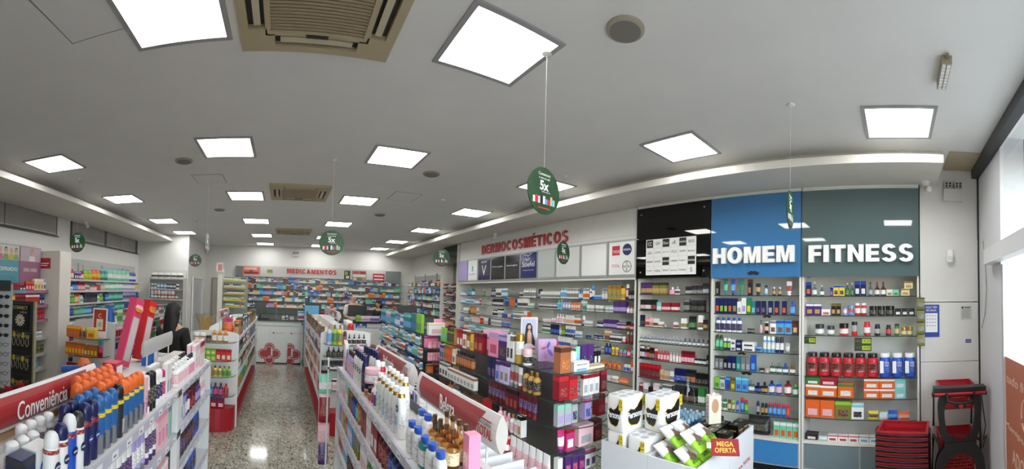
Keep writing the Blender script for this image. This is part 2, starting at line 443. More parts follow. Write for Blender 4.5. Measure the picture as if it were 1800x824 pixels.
def lay(row, z, shelf, items, frm='from left', gap=.006, inset=.015, parts=False, back=0, group=None, hmax=9):
    """items: tokens separated by ; - '@N' jumps to the bearing of column N, '+N' skips N cm, '^' stacks the next run on the last one"""
    t = .01; last = None; row.items = []
    for tok in items.split(';'):
        tok = tok.strip()
        if not tok: continue
        if tok[0] == '@': q = row.px(float(tok[1:]), inset + .03); t = max(t, q, .012); continue
        if tok[0] == '+': t += float(tok[1:]) / 100; continue
        st = tok[0] == '^'
        kind, nm, c, n, w, h, d = spec(tok.lstrip('^ '))
        h = min(h, hmax)
        if st: tt, zz = last
        else: tt, zz = t, z
        last = (tt, zz + h + .0008)
        for i in range(n):
            if tt + w > row.L - .004: break
            for b in range(back + 1 if not st else 1):
                p = row.at(tt + w / 2, inset + d / 2 + b * (d + .008), zz + .0008)
                if inset + (b + 1) * (d + .008) > row.D: break
                o = put(kind, c, w, h, d, p, row.rz, shelf, frm, nm, parts, group=group, extra='back-row' if b == 1 else 'third-row' if b == 2 else '')
                o_size[o.name] = (w, h, d, c, kind); row.items.append(o)
            tt += w + gap
        if not st: t = tt
    return t
def script(o, text, c, frac=.35, size=.6):
    """upright script lettering on the front of a bottle"""
    w, h, d, cc, k = o_size[o.name]
    return lettering(text, h * size * .62, w * .36, mat(c, .4), o, (w * .05, -d * .5 - .0012, h * frac), ry=-PI / 2, depth=.0006)
def oval(o, text, c, frac=.5, sc=.36, dx=0):
    w, h, d, cc, k = o_size[o.name]
    q = MB().loft([(-.0008, w * sc, w * sc, 2, mat(c, .35)), (.0008, w * sc, w * sc, 2, mat(c, .35))], 20, Matrix.Translation((dx * w, -d * .5 - .001, h * frac)) @ Matrix.Rotation(PI / 2, 4, 'X')).build('logo_disc', o)
    lettering(text, w * sc * 1.5, w * sc * .4, LWT, q, (dx * w, -d * .5 - .0024, h * frac), depth=.0004)
LWT = mat('eeeeec', .45)
def fill(row, z, shelf, items, t0, t1, seed, frm='from left', gap=.006, inset=.015, reps=(2, 4), back=0, parts=False, hmax=9, skip=.12, hv=False):
    R = random.Random(seed)
    L = [spec(x.strip()) for x in items.split(';') if x.strip()]
    t = t0; prev = None
    while t < t1:
        if R.random() < skip: t += R.uniform(.03, .1)
        k = R.choice([x for x in L if x is not prev] or L); prev = k
        kind, nm, c, n, w, h, d = k
        d = min(d, row.D - inset - .01)
        for i in range(R.randint(*reps)):
            if t + w > t1: return
            h = min(k[5] * (R.choice((1, .8, .9, 1.1, .65)) if hv else 1), hmax)
            for b in range(back + 1):
                if inset + (b + 1) * (d + .008) > row.D: break
                put(kind, c, w, h, d, row.at(t + w / 2, inset + d / 2 + b * (d + .008), z + .0008), row.rz, shelf, frm, nm, parts, extra='back-row' if b == 1 else '')
            t += w + gap
# ---------------------------------------------------------------- room shell
CEIL, SOF = 3.304, 3.124
def floor_mat():
    M = D.materials.new('polished_granite'); M.use_nodes = True
    t = M.node_tree; N = t.nodes; p = N['Principled BSDF']
    tc = N.new('ShaderNodeTexCoord')
    n1 = N.new('ShaderNodeTexNoise'); n1.inputs['Scale'].default_value = 34; n1.inputs['Detail'].default_value = 8; n1.inputs['Distortion'].default_value = 1.6
    n2 = N.new('ShaderNodeTexNoise'); n2.inputs['Scale'].default_value = 5; n2.inputs['Detail'].default_value = 3
    mp = N.new('ShaderNodeMapping'); mp.inputs['Scale'].default_value = (1.0, .55, 1); mp.inputs['Rotation'].default_value = (0, 0, .5)
    t.links.new(tc.outputs['Object'], mp.inputs[0])
    for n in (n1, n2): t.links.new(mp.outputs[0], n.inputs['Vector'])
    r = N.new('ShaderNodeValToRGB'); e = r.color_ramp.elements
    e[0].position, e[0].color = .34, lin('45443e')
    e[1].position, e[1].color = .62, lin('b4b1a2')
    x = e.new(.46); x.color = lin('8a877a')
    x = e.new(.53); x.color = lin('9c998b')
    t.links.new(n1.outputs['Fac'], r.inputs[0])
    mx = N.new('ShaderNodeMix'); mx.data_type = 'RGBA'; mx.blend_type = 'OVERLAY'; mx.inputs[0].default_value = .35
    t.links.new(r.outputs[0], mx.inputs[6]); t.links.new(n2.outputs['Fac'], mx.inputs[7])
    br = N.new('ShaderNodeTexBrick'); br.offset = 0; br.inputs['Scale'].default_value = 1; br.inputs['Mortar Size'].default_value = .0022; br.inputs['Brick Width'].default_value = .57; br.inputs['Row Height'].default_value = .57
    t.links.new(tc.outputs['Object'], br.inputs['Vector'])
    m2 = N.new('ShaderNodeMix'); m2.data_type = 'RGBA'; t.links.new(br.outputs['Fac'], m2.inputs[0]); t.links.new(mx.outputs[2], m2.inputs[6]); m2.inputs[7].default_value = lin('3a362e')
    t.links.new(m2.outputs[2], p.inputs['Base Color'])
    p.inputs['Roughness'].default_value = .09; p.inputs['Specular IOR Level'].default_value = .6
    return M
WALLM = mat('dcdcd8', .6, bump=.03, vary=.015, scale=9)
CEILM = mat('e2e2e0', .8, bump=.03, vary=.02, scale=3)
struct('floor', box1(-4.2, 4.6, -1.1, 13.2, -.1, 0, floor_mat()))
# ceiling with openings cut where the lamps sit: built as strips round them is not needed, lamps sit just under the slab
struct('ceiling', box1(-4.2, 4.6, -1.1, 13.2, CEIL, CEIL + .1, CEILM))
for i, (x0, x1) in enumerate(((3.43, 4.5), (-4.1, -3.1))):
    m = MB(); y0, y1 = (-.42, 12.995) if i == 0 else (-1., 10.495)
    s = 1 if i == 0 else -1
    xe = 3.43 if i == 0 else -3.1
    # lowered edge with a lip and a cove above it
    m.prism([(xe, SOF), (xe + s * 1.0, SOF), (xe + s * 1.0, CEIL - .001), (xe + s * .2, CEIL - .001), (xe + s * .2, SOF + .075), (xe, SOF + .075)], y0, y1, mat('dad7cf', .6))
    struct('trim_%d' % (i + 1), m)
m = MB().box(4.45, 4.6, -1.1, 13.2, 0, CEIL, WALLM); struct('wall_right', m)
struct('wall_back', MB().box(-4.2, 4.6, 13, 13.2, 0, CEIL, WALLM))
struct('wall_left', MB().box(-4.25, -4.1, -1.1, 13.2, 0, CEIL, WALLM))
# block in the far left corner
struct('wall_corner', MB().box(-4.1, -2.62, 10.5, 13, 0, CEIL, WALLM))
m = MB().box(-2.622, -2.60, 11.0, 12.3, 0.002, 2.12, mat('c3c7ca', .5)).box(-2.60, -2.57, 10.93, 11.0, 0.002, 2.18, WHITE).box(-2.60, -2.57, 12.3, 12.37, 0.002, 2.18, WHITE).box(-2.60, -2.57, 11.0, 12.3, 2.12, 2.18, WHITE)
d1 = struct('door_1', m)
MB().tube([(-2.6, 11.15, 1.0), (-2.54, 11.15, 1.0), (-2.54, 11.28, 1.0)], .012, STEEL).build('door_handle', d1)
d2 = struct('door_2', MB().box(-2.36, -1.62, 12.965, 13.0, .002, 2.16, mat('b4b0a4', .5)).box(-2.42, -2.36, 12.96, 13, .002, 2.2, mat('8f8d86', .5)).box(-1.62, -1.56, 12.96, 13, .002, 2.2, mat('8f8d86', .5)).box(-2.36, -1.62, 12.96, 13, 2.16, 2.2, mat('8f8d86', .5)))
MB().tube([(-1.72, 12.965, 1.0), (-1.72, 12.9, 1.0), (-1.85, 12.9, 1.0)], .012, STEEL).build('door_handle', d2)
# shop front: pillar, transom beam, panes
JAMB = mat('cfd0d2', .5)
struct('wall_front', MB().box(3.22, 4.45, -1.1, -.88, 0, CEIL, JAMB))
struct('wall_front_far', MB().box(-4.1, -.02, -1.1, -.88, 0, CEIL, JAMB))
struct('trim_3', MB().box(-.02, 3.5, -.88, -.79, 2.22, 2.355, mat('d9dadb', .4)))
struct('trim_4', MB().box(-.02, 4.1, -.879, -.80, CEIL - .10, CEIL - .001, mat('1c1d1f', .4)))
PF = mat('c9cbcc', .4, .3)
n = 0
for xa, xb in ((1.62, 3.2), (0.02, 1.6)):
    n += 1
    w = struct('window_%d' % n, MB().box(xa, xb, -.91, -.90, .03, 2.2, PANE))
    MB().box(xa - .018, xa + .018, -.935, -.885, 0, 2.2, PF).box(xb - .018, xb + .018, -.935, -.885, 0, 2.2, PF).box(xa, xb, -.935, -.885, 0, .03, PF).build('frame', w)
    n += 1
    struct('window_%d' % n, MB().box(xa, xb, -.91, -.90, 2.36, 3.2, PANE))
# printed film on the first pane
FILM = mat('b06a52', .55, vary=.04)
fl = tag(MB().box(1.68, 3.18, -.899, -.896, .05, 1.42, FILM).build('window_film'), 'terracotta printed film on the lower part of the shop window', 'sticker')
LT = mat('d8b8a8', .6)
for k, (s, w, h, z) in enumerate((('tudo fitness', .8, .07, 1.25), ('Manipulados', .9, .06, .86), ('ADO DE', .5, .12, .66), ('802, 500', .55, .1, .45), ('Perfumaria', .6, .06, .25))):
    lettering(s, w, h, LT, fl, (2.75, -.895, z), PI, depth=.001)
m = MB()
m.tube([(2.62 + .13 * math.cos(a * PI / 12), -.894, 1.06 + .13 * math.sin(a * PI / 12)) for a in range(25)], .006, LT).tube([(2.62, -.894, 1.06), (2.62, -.894, 1.14)], .006, LT).tube([(2.62, -.894, 1.06), (2.55, -.894, 1.03)], .006, LT)
m.build('clock_drawing', fl)
# outside
def tile_mat():
    M = D.materials.new('white_wall_tile'); M.use_nodes = True
    t = M.node_tree; N = t.nodes; p = N['Principled BSDF']; tc = N.new('ShaderNodeTexCoord'); b = N.new('ShaderNodeTexBrick')
    mp = N.new('ShaderNodeMapping'); mp.inputs['Rotation'].default_value = (PI / 2, 0, PI / 2)
    b.offset = 0; b.inputs['Scale'].default_value = 1; b.inputs['Brick Width'].default_value = .2; b.inputs['Row Height'].default_value = .2; b.inputs['Mortar Size'].default_value = .004
    b.inputs['Color1'].default_value = lin('888b8e'); b.inputs['Color2'].default_value = lin('828588'); b.inputs['Mortar'].default_value = lin('6e5c52')
    cx = N.new('ShaderNodeSeparateXYZ'); cm = N.new('ShaderNodeCombineXYZ')
    t.links.new(tc.outputs['Object'], cx.inputs[0]); t.links.new(cx.outputs['Y'], cm.inputs['X']); t.links.new(cx.outputs['Z'], cm.inputs['Y']); t.links.new(cm.outputs[0], b.inputs['Vector'])
    t.links.new(b.outputs[0], p.inputs['Base Color']); p.inputs['Roughness'].default_value = .3
    return M
struct('wall_exterior', MB().box(5.6, 5.8, -6, -1.15, -.1, 5.5, tile_mat()))
struct('wall_front_upper', MB().box(-4.2, 4.6, -1.1, -.9, CEIL + .1, 4.3, JAMB))
struct('ground_exterior', MB().box(-12, 5.6, -12, -1.1, -.2, -.1, mat('8d8b86', .8, vary=.1)))
aw = thing('awning', 'dark red fabric awning outside above the shop window', 'awning', (0, 0, 0))
m = MB(); AW = mat('7c1420', .7, vary=.08)
m.prism([(-1.102, 3.9), (-1.16, 3.9), (-1.62, 3.4), (-1.62, 3.12), (-1.6, 3.12), (-1.6, 3.38), (-1.102, 3.86)], -3.0, 5.2, AW, 'x')
m.build('cover', aw)
MB().tube([(-3.0, -1.62, 3.13), (5.2, -1.62, 3.13)], .02, STEEL).build('front_bar', aw)
# high windows with roller blinds along the wall on the far left side
BL = mat('9b9893', .8, vary=.04, scale=3)
LIT = mat('d8d8d4', .5)
for k, (ya, yb) in enumerate(((3.3, 6.15), (6.75, 10.3))):
    w = struct('window_%d' % (n + 1 + k), MB().box(-4.1, -4.085, ya - .05, yb + .05, 2.76, 3.123, mat('4a4a48', .5)))
    segs = [(ya, ya + 1.36), (ya + 1.38, yb)] if k == 0 else [(6.75, 8.2), (8.32, 9.1), (9.12, 10.15)]
    for a, b in segs:
        o = tag(MB().box(-4.084, -4.076, a, b, 2.80, 3.12, BL).box(-4.082, -4.068, a, b, 2.785, 2.80, mat('c9c7c2', .5)).build('roller_blind'), 'grey roller blind lowered over the high side window, %s one from the near end' % ORD[len([1 for q in D.objects if q.name.startswith('roller_blind')]) - 1], 'blind')
    MB().box(-4.09, -4.06, ya - .08, yb + .08, 2.745, 2.765, mat('2b2b2a', .4)).build('sill', w)
# ---------------------------------------------------------------- ceiling fittings
LAMP = emit('lamp_diffuser', (1, .985, .96, 1), LAMP_STRENGTH)
FR = mat('a3a4a5', .45, .2)
HL = .25
def lamp(x, y, label):
    t = thing('ceiling_light', label, 'ceiling light', (x, y, CEIL), 0, 'square ceiling light panels')
    e = HL + .03
    MB().box(-e, e, -e, -HL, -.012, -.001, FR).box(-e, e, HL, e, -.012, -.001, FR).box(-e, -HL, -HL, HL, -.012, -.001, FR).box(HL, e, -HL, HL, -.012, -.001, FR).build('frame', t)
    MB().box(-HL, HL, -HL, HL, -.009, -.002, LAMP).build('diffuser', t)
rows = [-.02, 1.9, 3.88, 5.93, 8.15, 10.35, 12.3]
colx = {-2.62: 'row beside the window-side bulkhead', -.61: 'second row from the window side', 1.11: 'row just right of the air conditioners', 3.05: 'row beside the bulkhead over the cosmetics'}
for x, rn in colx.items():
    j = -1
    for y in rows:
        if x == -2.62 and y < 3: continue
        if x < 0 and y < 1 or x < -2 and y == rows[-1]: continue
        j += 1
        if x < -2 and y > 10: y = 9.98
        lamp(x, y, 'square white ceiling light, %s along the %s' % (ORD[j], rn))
def cassette(x, y, label, h=.42):
    BG = mat('b5a888', .5); DK = mat('2a2620', .5)
    t = thing('air_conditioner', label, 'air conditioner', (x, y, CEIL), 0, 'ceiling cassettes')
    z0, z1 = -.035, -.001
    i = .27; o = .37
    m = MB().box(-h, h, -h, -o, z0, z1, BG).box(-h, h, o, h, z0, z1, BG).box(-h, -o, -o, o, z0, z1, BG).box(o, h, -o, o, z0, z1, BG)
    for s in (-1, 1):
        m.box(-o, -.23, s * o if s < 0 else i, -i if s < 0 else o, z0, z1, BG).box(.23, o, s * o if s < 0 else i, -i if s < 0 else o, z0, z1, BG)
        m.box(s * o if s < 0 else i, -i if s < 0 else o, -i, -.23, z0, z1, BG).box(s * o if s < 0 else i, -i if s < 0 else o, .23, i, z0, z1, BG)
    m.box(-i - .01, i + .01, -i - .01, -.25, z0, z1, BG).box(-i - .01, i + .01, .25, i + .01, z0, z1, BG).box(-i - .01, -.25, -.25, .25, z0, z1, BG).box(.25, i + .01, -.25, .25, z0, z1, BG)
    m.build('panel', t)
    MB().box(-o, o, -o, o, -.006, -.002, DK).build('outlet_recess', t)
    g = MB()
    for k in range(22):
        yy = -.245 + k * .0233
        g.box(-.25, .25, yy, yy + .014, -.028, -.014, mat('a8987a', .5))
    g.build('grille', t)
    for s in (-1, 1):
        MB().box(-.2, .2, s * .32 - .022, s * .32 + .022, -.03, -.022, mat('c7bda2', .5)).build('louvre', t)
        MB().box(s * .32 - .018, s * .32 + .018, -.2, .2, -.034, -.026, mat('c7bda2', .5)).build('louvre', t)
    MB().box(-.06, .06, .262, .285, -.04, -.034, mat('222328', .3)).build('display', t)
cassette(.14, 1.83, 'beige ceiling cassette air conditioner nearest the shop front')
cassette(.19, 5.62, 'beige ceiling cassette air conditioner in the middle of the shop')
cassette(.20, 9.45, 'beige ceiling cassette air conditioner above the pharmacy counter')
for x, y, r, lb in ((1.52, 1.3, .1, 'near the first lights'), (-1.15, 4.24, .1, 'nearer the window side'), (1.65, 4.25, .1, 'above the brush gondola'), (-1.2, 7.0, .1, 'above the jam endcap aisle'), (1.69, 6.87, .1, 'above the makeup gondola')):
    t = thing('ceiling_speaker', 'round grey ceiling speaker grille ' + lb, 'speaker', (x, y, CEIL), 0, 'ceiling speakers')
    MB().loft([(-.018, r * .86, r * .86, 2, mat('a39c8c', .5)), (-.012, r, r, 2, mat('a39c8c', .5)), (-.001, r * 1.02, r * 1.02, 2, mat('a39c8c', .5))], 28).build('rim', t)
    MB().disc((0, 0, -.02), r * .82, mat('7d7a74', .7), n=28).build('grille', t)
for x0, x1, y0, y1, lb in ((-1.23, -.87, 1.45, 1.97, 'nearest the shop front'), (-1.2, -.8, 4.8, 5.2, 'beside the second row of lights'), (1.5, 1.9, 5.2, 5.7, 'near the cosmetics bulkhead')):
    m = MB()
    for a in ((x0, x1, y0, y0 + .008), (x0, x1, y1 - .008, y1), (x0, x0 + .008, y0, y1), (x1 - .008, x1, y0, y1)): m.box(*a, CEIL - .003, CEIL - .001, mat('8a8884', .6))
    m.box(x0 + .008, x1 - .008, y0 + .008, y1 - .008, CEIL - .004, CEIL - .001, CEILM)
    tag(m.build('ceiling_hatch'), 'square inspection hatch outlined in the ceiling, ' + lb, 'hatch')
t = thing('emergency_light', 'small twin-row LED emergency lamp hanging from the ceiling', 'lamp', (2.32, -.29, CEIL))
MB().box(-.14, .14, -.03, .03, -.05, -.001, mat('a09478', .5)).build('housing', t)
m = MB()
for i in range(8):
    for j in (-1, 1): m.box(-.13 + i * .033, -.105 + i * .033, j * .014 - .01, j * .014 + .01, -.056, -.05, mat('e8e8ea', .2))
m.build('led_grid', t)
MB().box(-.17, -.14, -.008, .008, -.02, -.008, mat('8a7f66', .5)).build('bracket', t)
tag(MB().box(3.62, 4.3, -.82, -.5, CEIL - .012, CEIL - .001, mat('b5a88c', .6)).build('ceiling_vent'), 'flat beige access panel in the ceiling above the corner wall', 'panel')
# hanging round promotion signs: string, hook, disc
GREEN = mat('1b4526', .35, vary=.25, scale=14)
PINKW = mat('f0f0ee', .4)
def hang(x, y, zc, yaw, label, r=.135):
    t = thing('hanging_sign', label, 'sign', (x, y, 0), yaw, 'round green promotion signs')
    MB().loft([(CEIL - .02, .008, .008, 2, WHITE), (CEIL - .012, .03, .03, 2, WHITE), (CEIL - .001, .03, .03, 2, WHITE)], 12).build('ceiling_hook', t)
    MB().tube([(0, 0, zc + r), (0, 0, CEIL - .02)], .0007, mat('d9d9d6', .5), 5).build('string', t)
    dsc = MB().disc((0, 0, zc), r, GREEN, 'y', 36, .006).build('disc', t)
    for s in (0, PI):
        sg = -1 if s == 0 else 1
        f = lambda dx, dz: (-sg * dx, sg * .0042, zc + dz)
        lettering('Comemore', .10, .017, PINKW, dsc, f(0, .095), s, depth=.0008)
        lettering('o seu em at\u00e9', .09, .012, PINKW, dsc, f(0, .072), s, depth=.0008)
        lettering('5x', .075, .055, PINKW, dsc, f(0, .03), s, depth=.0008, bold=.03)
        lettering('sem juros', .07, .01, PINKW, dsc, f(.015, -.006), s, depth=.0008)
        R = random.Random(3)
        for k in range(9):
            xx = -.085 + k * .021; hh = R.uniform(.03, .055)
            cc = ['white', 'red', 'rose', 'black', 'white', 'skyblue', 'red', 'beige', 'aqua'][k]
            q = f(xx, 0)
            m = MB().box(q[0] - .009, q[0] + .009, min(q[1], q[1] + sg * .0005), max(q[1], q[1] + sg * .0005), zc - .075, zc - .075 + hh, mat(cc, .5)); m.build('printed_bottle', dsc)
        q = f(0, 0)
        MB().box(q[0] - .05, q[0] + .05, min(q[1], q[1] + sg * .0004), max(q[1], q[1] + sg * .0004), zc - .103, zc - .095, mat('c02830', .5)).build('red_stripe', dsc)
for x, y, zc, yaw, lb in ((1.36, 1.75, 2.50, .18, 'nearest above the brush and beauty gondolas'), (2.66, .75, 2.54, .1, 'seen edge-on in front of the blue board'), (-.93, 4.62, 2.42, 1.55, 'seen edge-on over the gondola beside the aisle'),
                          (2.95, 3.4, 2.41, .3, 'in front of the tall red wall lettering'), (2.28, 5.35, 2.44, -.05, 'in front of the dark header by the cosmetics'), (.5, 4.15, 2.41, -.12, 'hanging over the centre of the aisle'),
                          (-2.68, 4.57, 2.44, -.17, 'in front of the roller blinds'), (-1.9, 8.2, 2.45, .25, 'in front of the far corner wall')):
    hang(x, y, zc, yaw, 'round green promotion sign on a string ' + lb)
# ---------------------------------------------------------------- wall display units on the cosmetics side
CARC = mat('dcdad2', .5)
BACKP = mat('dedcd6', .55)
def shelf_slab(parent, x0, x1, y0, y1, z, front='x-', th=.009, name='glass_shelf'):
    m = MB().box(x0, x1, y0, y1, z - th, z, GLASS)
    if front == 'x-': m.box(x0 - .0015, x0, y0, y1, z - th, z, EDGE)
    elif front == 'x+': m.box(x1, x1 + .0015, y0, y1, z - th, z, EDGE)
    elif front == 'y-': m.box(x0, x1, y0 - .0015, y0, z - th, z, EDGE)
    return m.build(name, parent)
XF, XB = 4.12, 4.42
def wall_unit(name, label, y0, y1, zs, zbase, hdr, hz, doorc, carc=CARC, doors=2, plinth=.10, rough=.03, hdrx=4.07):
    """y0 < y1; zs: shelf heights; hdr: header colour; hz: header bottom and top"""
    t = thing(name, label, 'shelf unit')
    MB().box(XB, 4.449, y0, y1, .0, 3.12, BACKP).build('back_panel', t)
    for a in (y0, y1 - .02):
        q = MB().box(XF - .028, XB, a, a + .02, plinth, hz[0], CARC).build('side_panel', t)
        MB().box(XF - .03, XF - .028, a, a + .02, plinth, hz[0], carc).build('front_edge', q)
    MB().box(XF - .03, XB, y0 + .02, y1 - .02, zbase - .025, zbase, CARC).build('base_shelf', t)
    MB().box(XF + .06, XB, y0, y1, 0, plinth, mat('1b1b1c', .5)).build('plinth', t)
    MB().box(XF - .01, XB, y0 + .02, y1 - .02, plinth, zbase - .025, CARC).build('cabinet', t)
    n = doors; w = (y1 - y0 - .04) / n
    for i in range(n):
        a = y0 + .02 + i * w
        d = MB().box(XF - .03, XF - .011, a + .006, a + w - .006, plinth + .02, zbase - .03, mat(doorc, .18)).build('door', t)
        for e0 in (a + .003, a + w - .009): MB().box(XF - .034, XF - .03, e0, e0 + .006, plinth + .02, zbase - .03, mat('b9b9b4', .4)).build('edge_trim', d)
    for z in zs: shelf_slab(t, XF, XB - .002, y0 + .021, y1 - .021, z)
    b = MB().box(hdrx, hdrx + .02, y0 + .001, y1 - .001, hz[0], hz[1], mat(hdr, rough, coat=.3)).build('header_board', t)
    MB().box(hdrx + .02, XB, y0, y1, hz[0] + .02, 3.12, WALLM).build('header_case', t)
    return t, b
ZF = [1.945, 1.737, 1.524, 1.086, .865, .645]
fit, fb = wall_unit('fitness_display_unit', 'white shelf unit with grey-green glossy header reading FITNESS in large white letters', -.23, 1.015, ZF, .405, '57696a', (2.15, 3.075), '6f7f86', doors=2)
LW = mat('eeeeec', .45)
obj('lettering', block_letters('FITNESS', 1.10, .18, .022, LW), fb, (4.046, .38, 2.39), -PI / 2)
ZH = [1.95, 1.737, 1.524, 1.315, 1.09, .86, .62]
hom, hb = wall_unit('homem_display_unit', 'white shelf unit with glossy blue header reading HOMEM in large white letters', 1.025, 2.105, ZH, .39, '3f75a6', (2.15, 3.08), '3f86c4', doors=2)
obj('lettering', block_letters('HOMEM', .97, .18, .022, LW), hb, (4.046, 1.575, 2.40), -PI / 2)
def moustache(w, M):
    m = MB()
    for s in (-1, 1):
        P = [(0, .1), (.12, .2), (.26, .17), (.38, .02), (.5, .08), (.46, -.1), (.32, -.2), (.16, -.17), (0, -.06)]
        pts = [(s * a * w, b * w * .8) for a, b in P]
        m.prism(pts if s > 0 else pts[::-1], -.004, .004, M, 'y')
    return m
for (y, z, w, lb) in ((1.57, 2.20, .14, 'fixed to the blue header under the lettering'), (1.42, 1.716, .1, 'fixed under the second shelf edge of the blue unit'), (1.72, 1.29, .1, 'fixed under the fourth shelf edge of the blue unit'), (1.66, 1.072, .13, 'fixed under the fifth shelf edge of the blue unit')):
    o = moustache(w, mat('17140f', .5)).build('moustache_sign'); o.location = (4.062 if z > 2.1 else 4.113, y, z); o.rotation_euler = (0, 0, -PI / 2)
    tag(o, 'small black moustache cut-out ' + lb, 'decoration')
ZB = [1.955, 1.745, 1.535, 1.33, 1.11, .87, .64]
blk, bb = wall_unit('perfume_display_unit', 'tall unit of perfumes with a glossy black glass header and white logo panel', 2.115, 3.215, ZB, .42, '030304', (2.16, 3.08), '111112', carc=mat('161617', .4), doors=2, rough=.02)
lp = MB().box(4.062, 4.069, 2.305, 3.05, 2.20, 2.66, mat('e9e9e7', .5)).build('logo_panel', bb)
words = ['CC', 'GIV', 'Dior', 'cK', 'AZZARO', 'BOSS', 'D&G', 'LOEWE', 'gucci', 'POLO', 'TOMMY', 'Benetton', 'MONT BLANC', 'LACOSTE', 'HERMES', 'CAROLINA', 'bvlgari', 'ARMANI', 'mugler', 'nina', 'GIVENCHY', 'lancome', 'PARIS', 'S']
BK, GY = mat('151515', .5), mat('6d6d6d', .5)
for k, s in enumerate(words):
    r_, c_ = divmod(k, 6)
    yc = 3.05 - (c_ + .5) * .7450 / 6; zc = 2.66 - (r_ + .5) * .46 / 4
    dark = (r_, c_) in ((0, 0), (0, 2), (0, 4), (2, 2), (2, 5))
    if dark: MB().box(4.0612, 4.0622, yc - .05, yc + .05, zc - .05, zc + .05, mat('1a1a1b', .5)).build('logo_square', lp)
    sz = {1: (.03, .05), 2: (.06, .045), 3: (.07, .035), 4: (.08, .035)}.get(len(s), (.095, .022))
    lettering(s, sz[0], sz[1], LW if dark else (BK if r_ in (0, 2) or c_ > 3 else GY), lp, (4.0606, yc, zc), -PI / 2, depth=.0004, name='logo')
m = MB()
for c_ in range(1, 6): m.box(4.0613, 4.062, 3.05 - c_ * .745 / 6 - .001, 3.05 - c_ * .745 / 6 + .001, 2.2, 2.66, mat('b5b5b3', .6))
for r_ in range(1, 4): m.box(4.0613, 4.062, 2.305, 3.05, 2.66 - r_ * .115 - .001, 2.66 - r_ * .115 + .001, mat('b5b5b3', .6))
m.build('grid_lines', lp)
for y in (2.2, 3.14):
    for z in (2.24, 3.0): MB().disc((4.066, y, z), .011, STEEL, 'x', 12, .01).build('fixing', bb)
# cosmetics unit with the row of framed sign panels
ZD = [1.875, 1.695, 1.47, 1.285, 1.10, .90, .72]
t = der = thing('dermocosmetics_unit', 'long white wall unit of glass shelves below a row of framed sign panels', 'shelf unit')
YD0, YD1 = 3.235, 8.50
SHEETS = mat('dedcd5', .55)
m = MB()
k = YD0
for a in range(20): m.box(XB, 4.449, k + a * .26325, k + (a + 1) * .26325 - .004, 0, 2.75, SHEETS)
m.build('back_panel', t)
MB().box(4.10, 4.449, YD0, YD1, 2.752, 3.12, WALLM).build('upper_wall_board', t)
for a in (YD0, YD1 - .02): MB().box(XF - .03, XB, a, a + .02, .1, 2.17, CARC).build('side_panel', t)
MB().box(XF - .05, XB, YD0, YD1, 2.15, 2.172, CARC).build('canopy_shelf', t)
for z in ZD:
    s = shelf_slab(t, XF, XB - .002, YD0 + .021, YD1 - .021, z)
    for a in range(1, 10): MB().box(XF + .02, XB, YD0 + a * .526 - .006, YD0 + a * .526 + .006, z - .026, z - .0095, mat('dcdcda', .4)).build('shelf_bracket', s)
MB().box(XF - .03, XB, YD0 + .02, YD1 - .02, .42, .445, CARC).build('base_shelf', t)
MB().box(XF - .01, XB, YD0 + .02, YD1 - .02, .1, .42, CARC).build('cabinet', t)
MB().box(XF + .02, XB, YD0, YD1, 0, .1, mat('b9b7b0', .5)).build('plinth', t)
for a in range(8):
    y = YD0 + .02 + a * .653
    MB().box(XF - .03, XF - .011, y + .006, y + .647, .12, .415, mat('a9b5b2', .2)).build('door', t)
MB().box(4.10, 4.43, YD0, YD1, 2.175, 2.75, WALLM).build('header_case', t)
AL = mat('a4a9aa', .35, .5)
SG = [('lilac', '', 0), ('ededeb', 'isdin', 0), ('20244f', 'VICHY', 'V'), ('0d0e10', 'Principia', 0), ('101112', 'Neutrogena', 0), ('1a2366', 'Stiefel', 'W'), ('c3c8c6', '', 0), ('d7d9d6', '', 0), ('e3e4e1', '', 0), ('e8e8e6', 'four', 0)]
px = [805, 822, 839.5, 862, 887, 913.5, 944, 976, 1020, 1068, 1118]
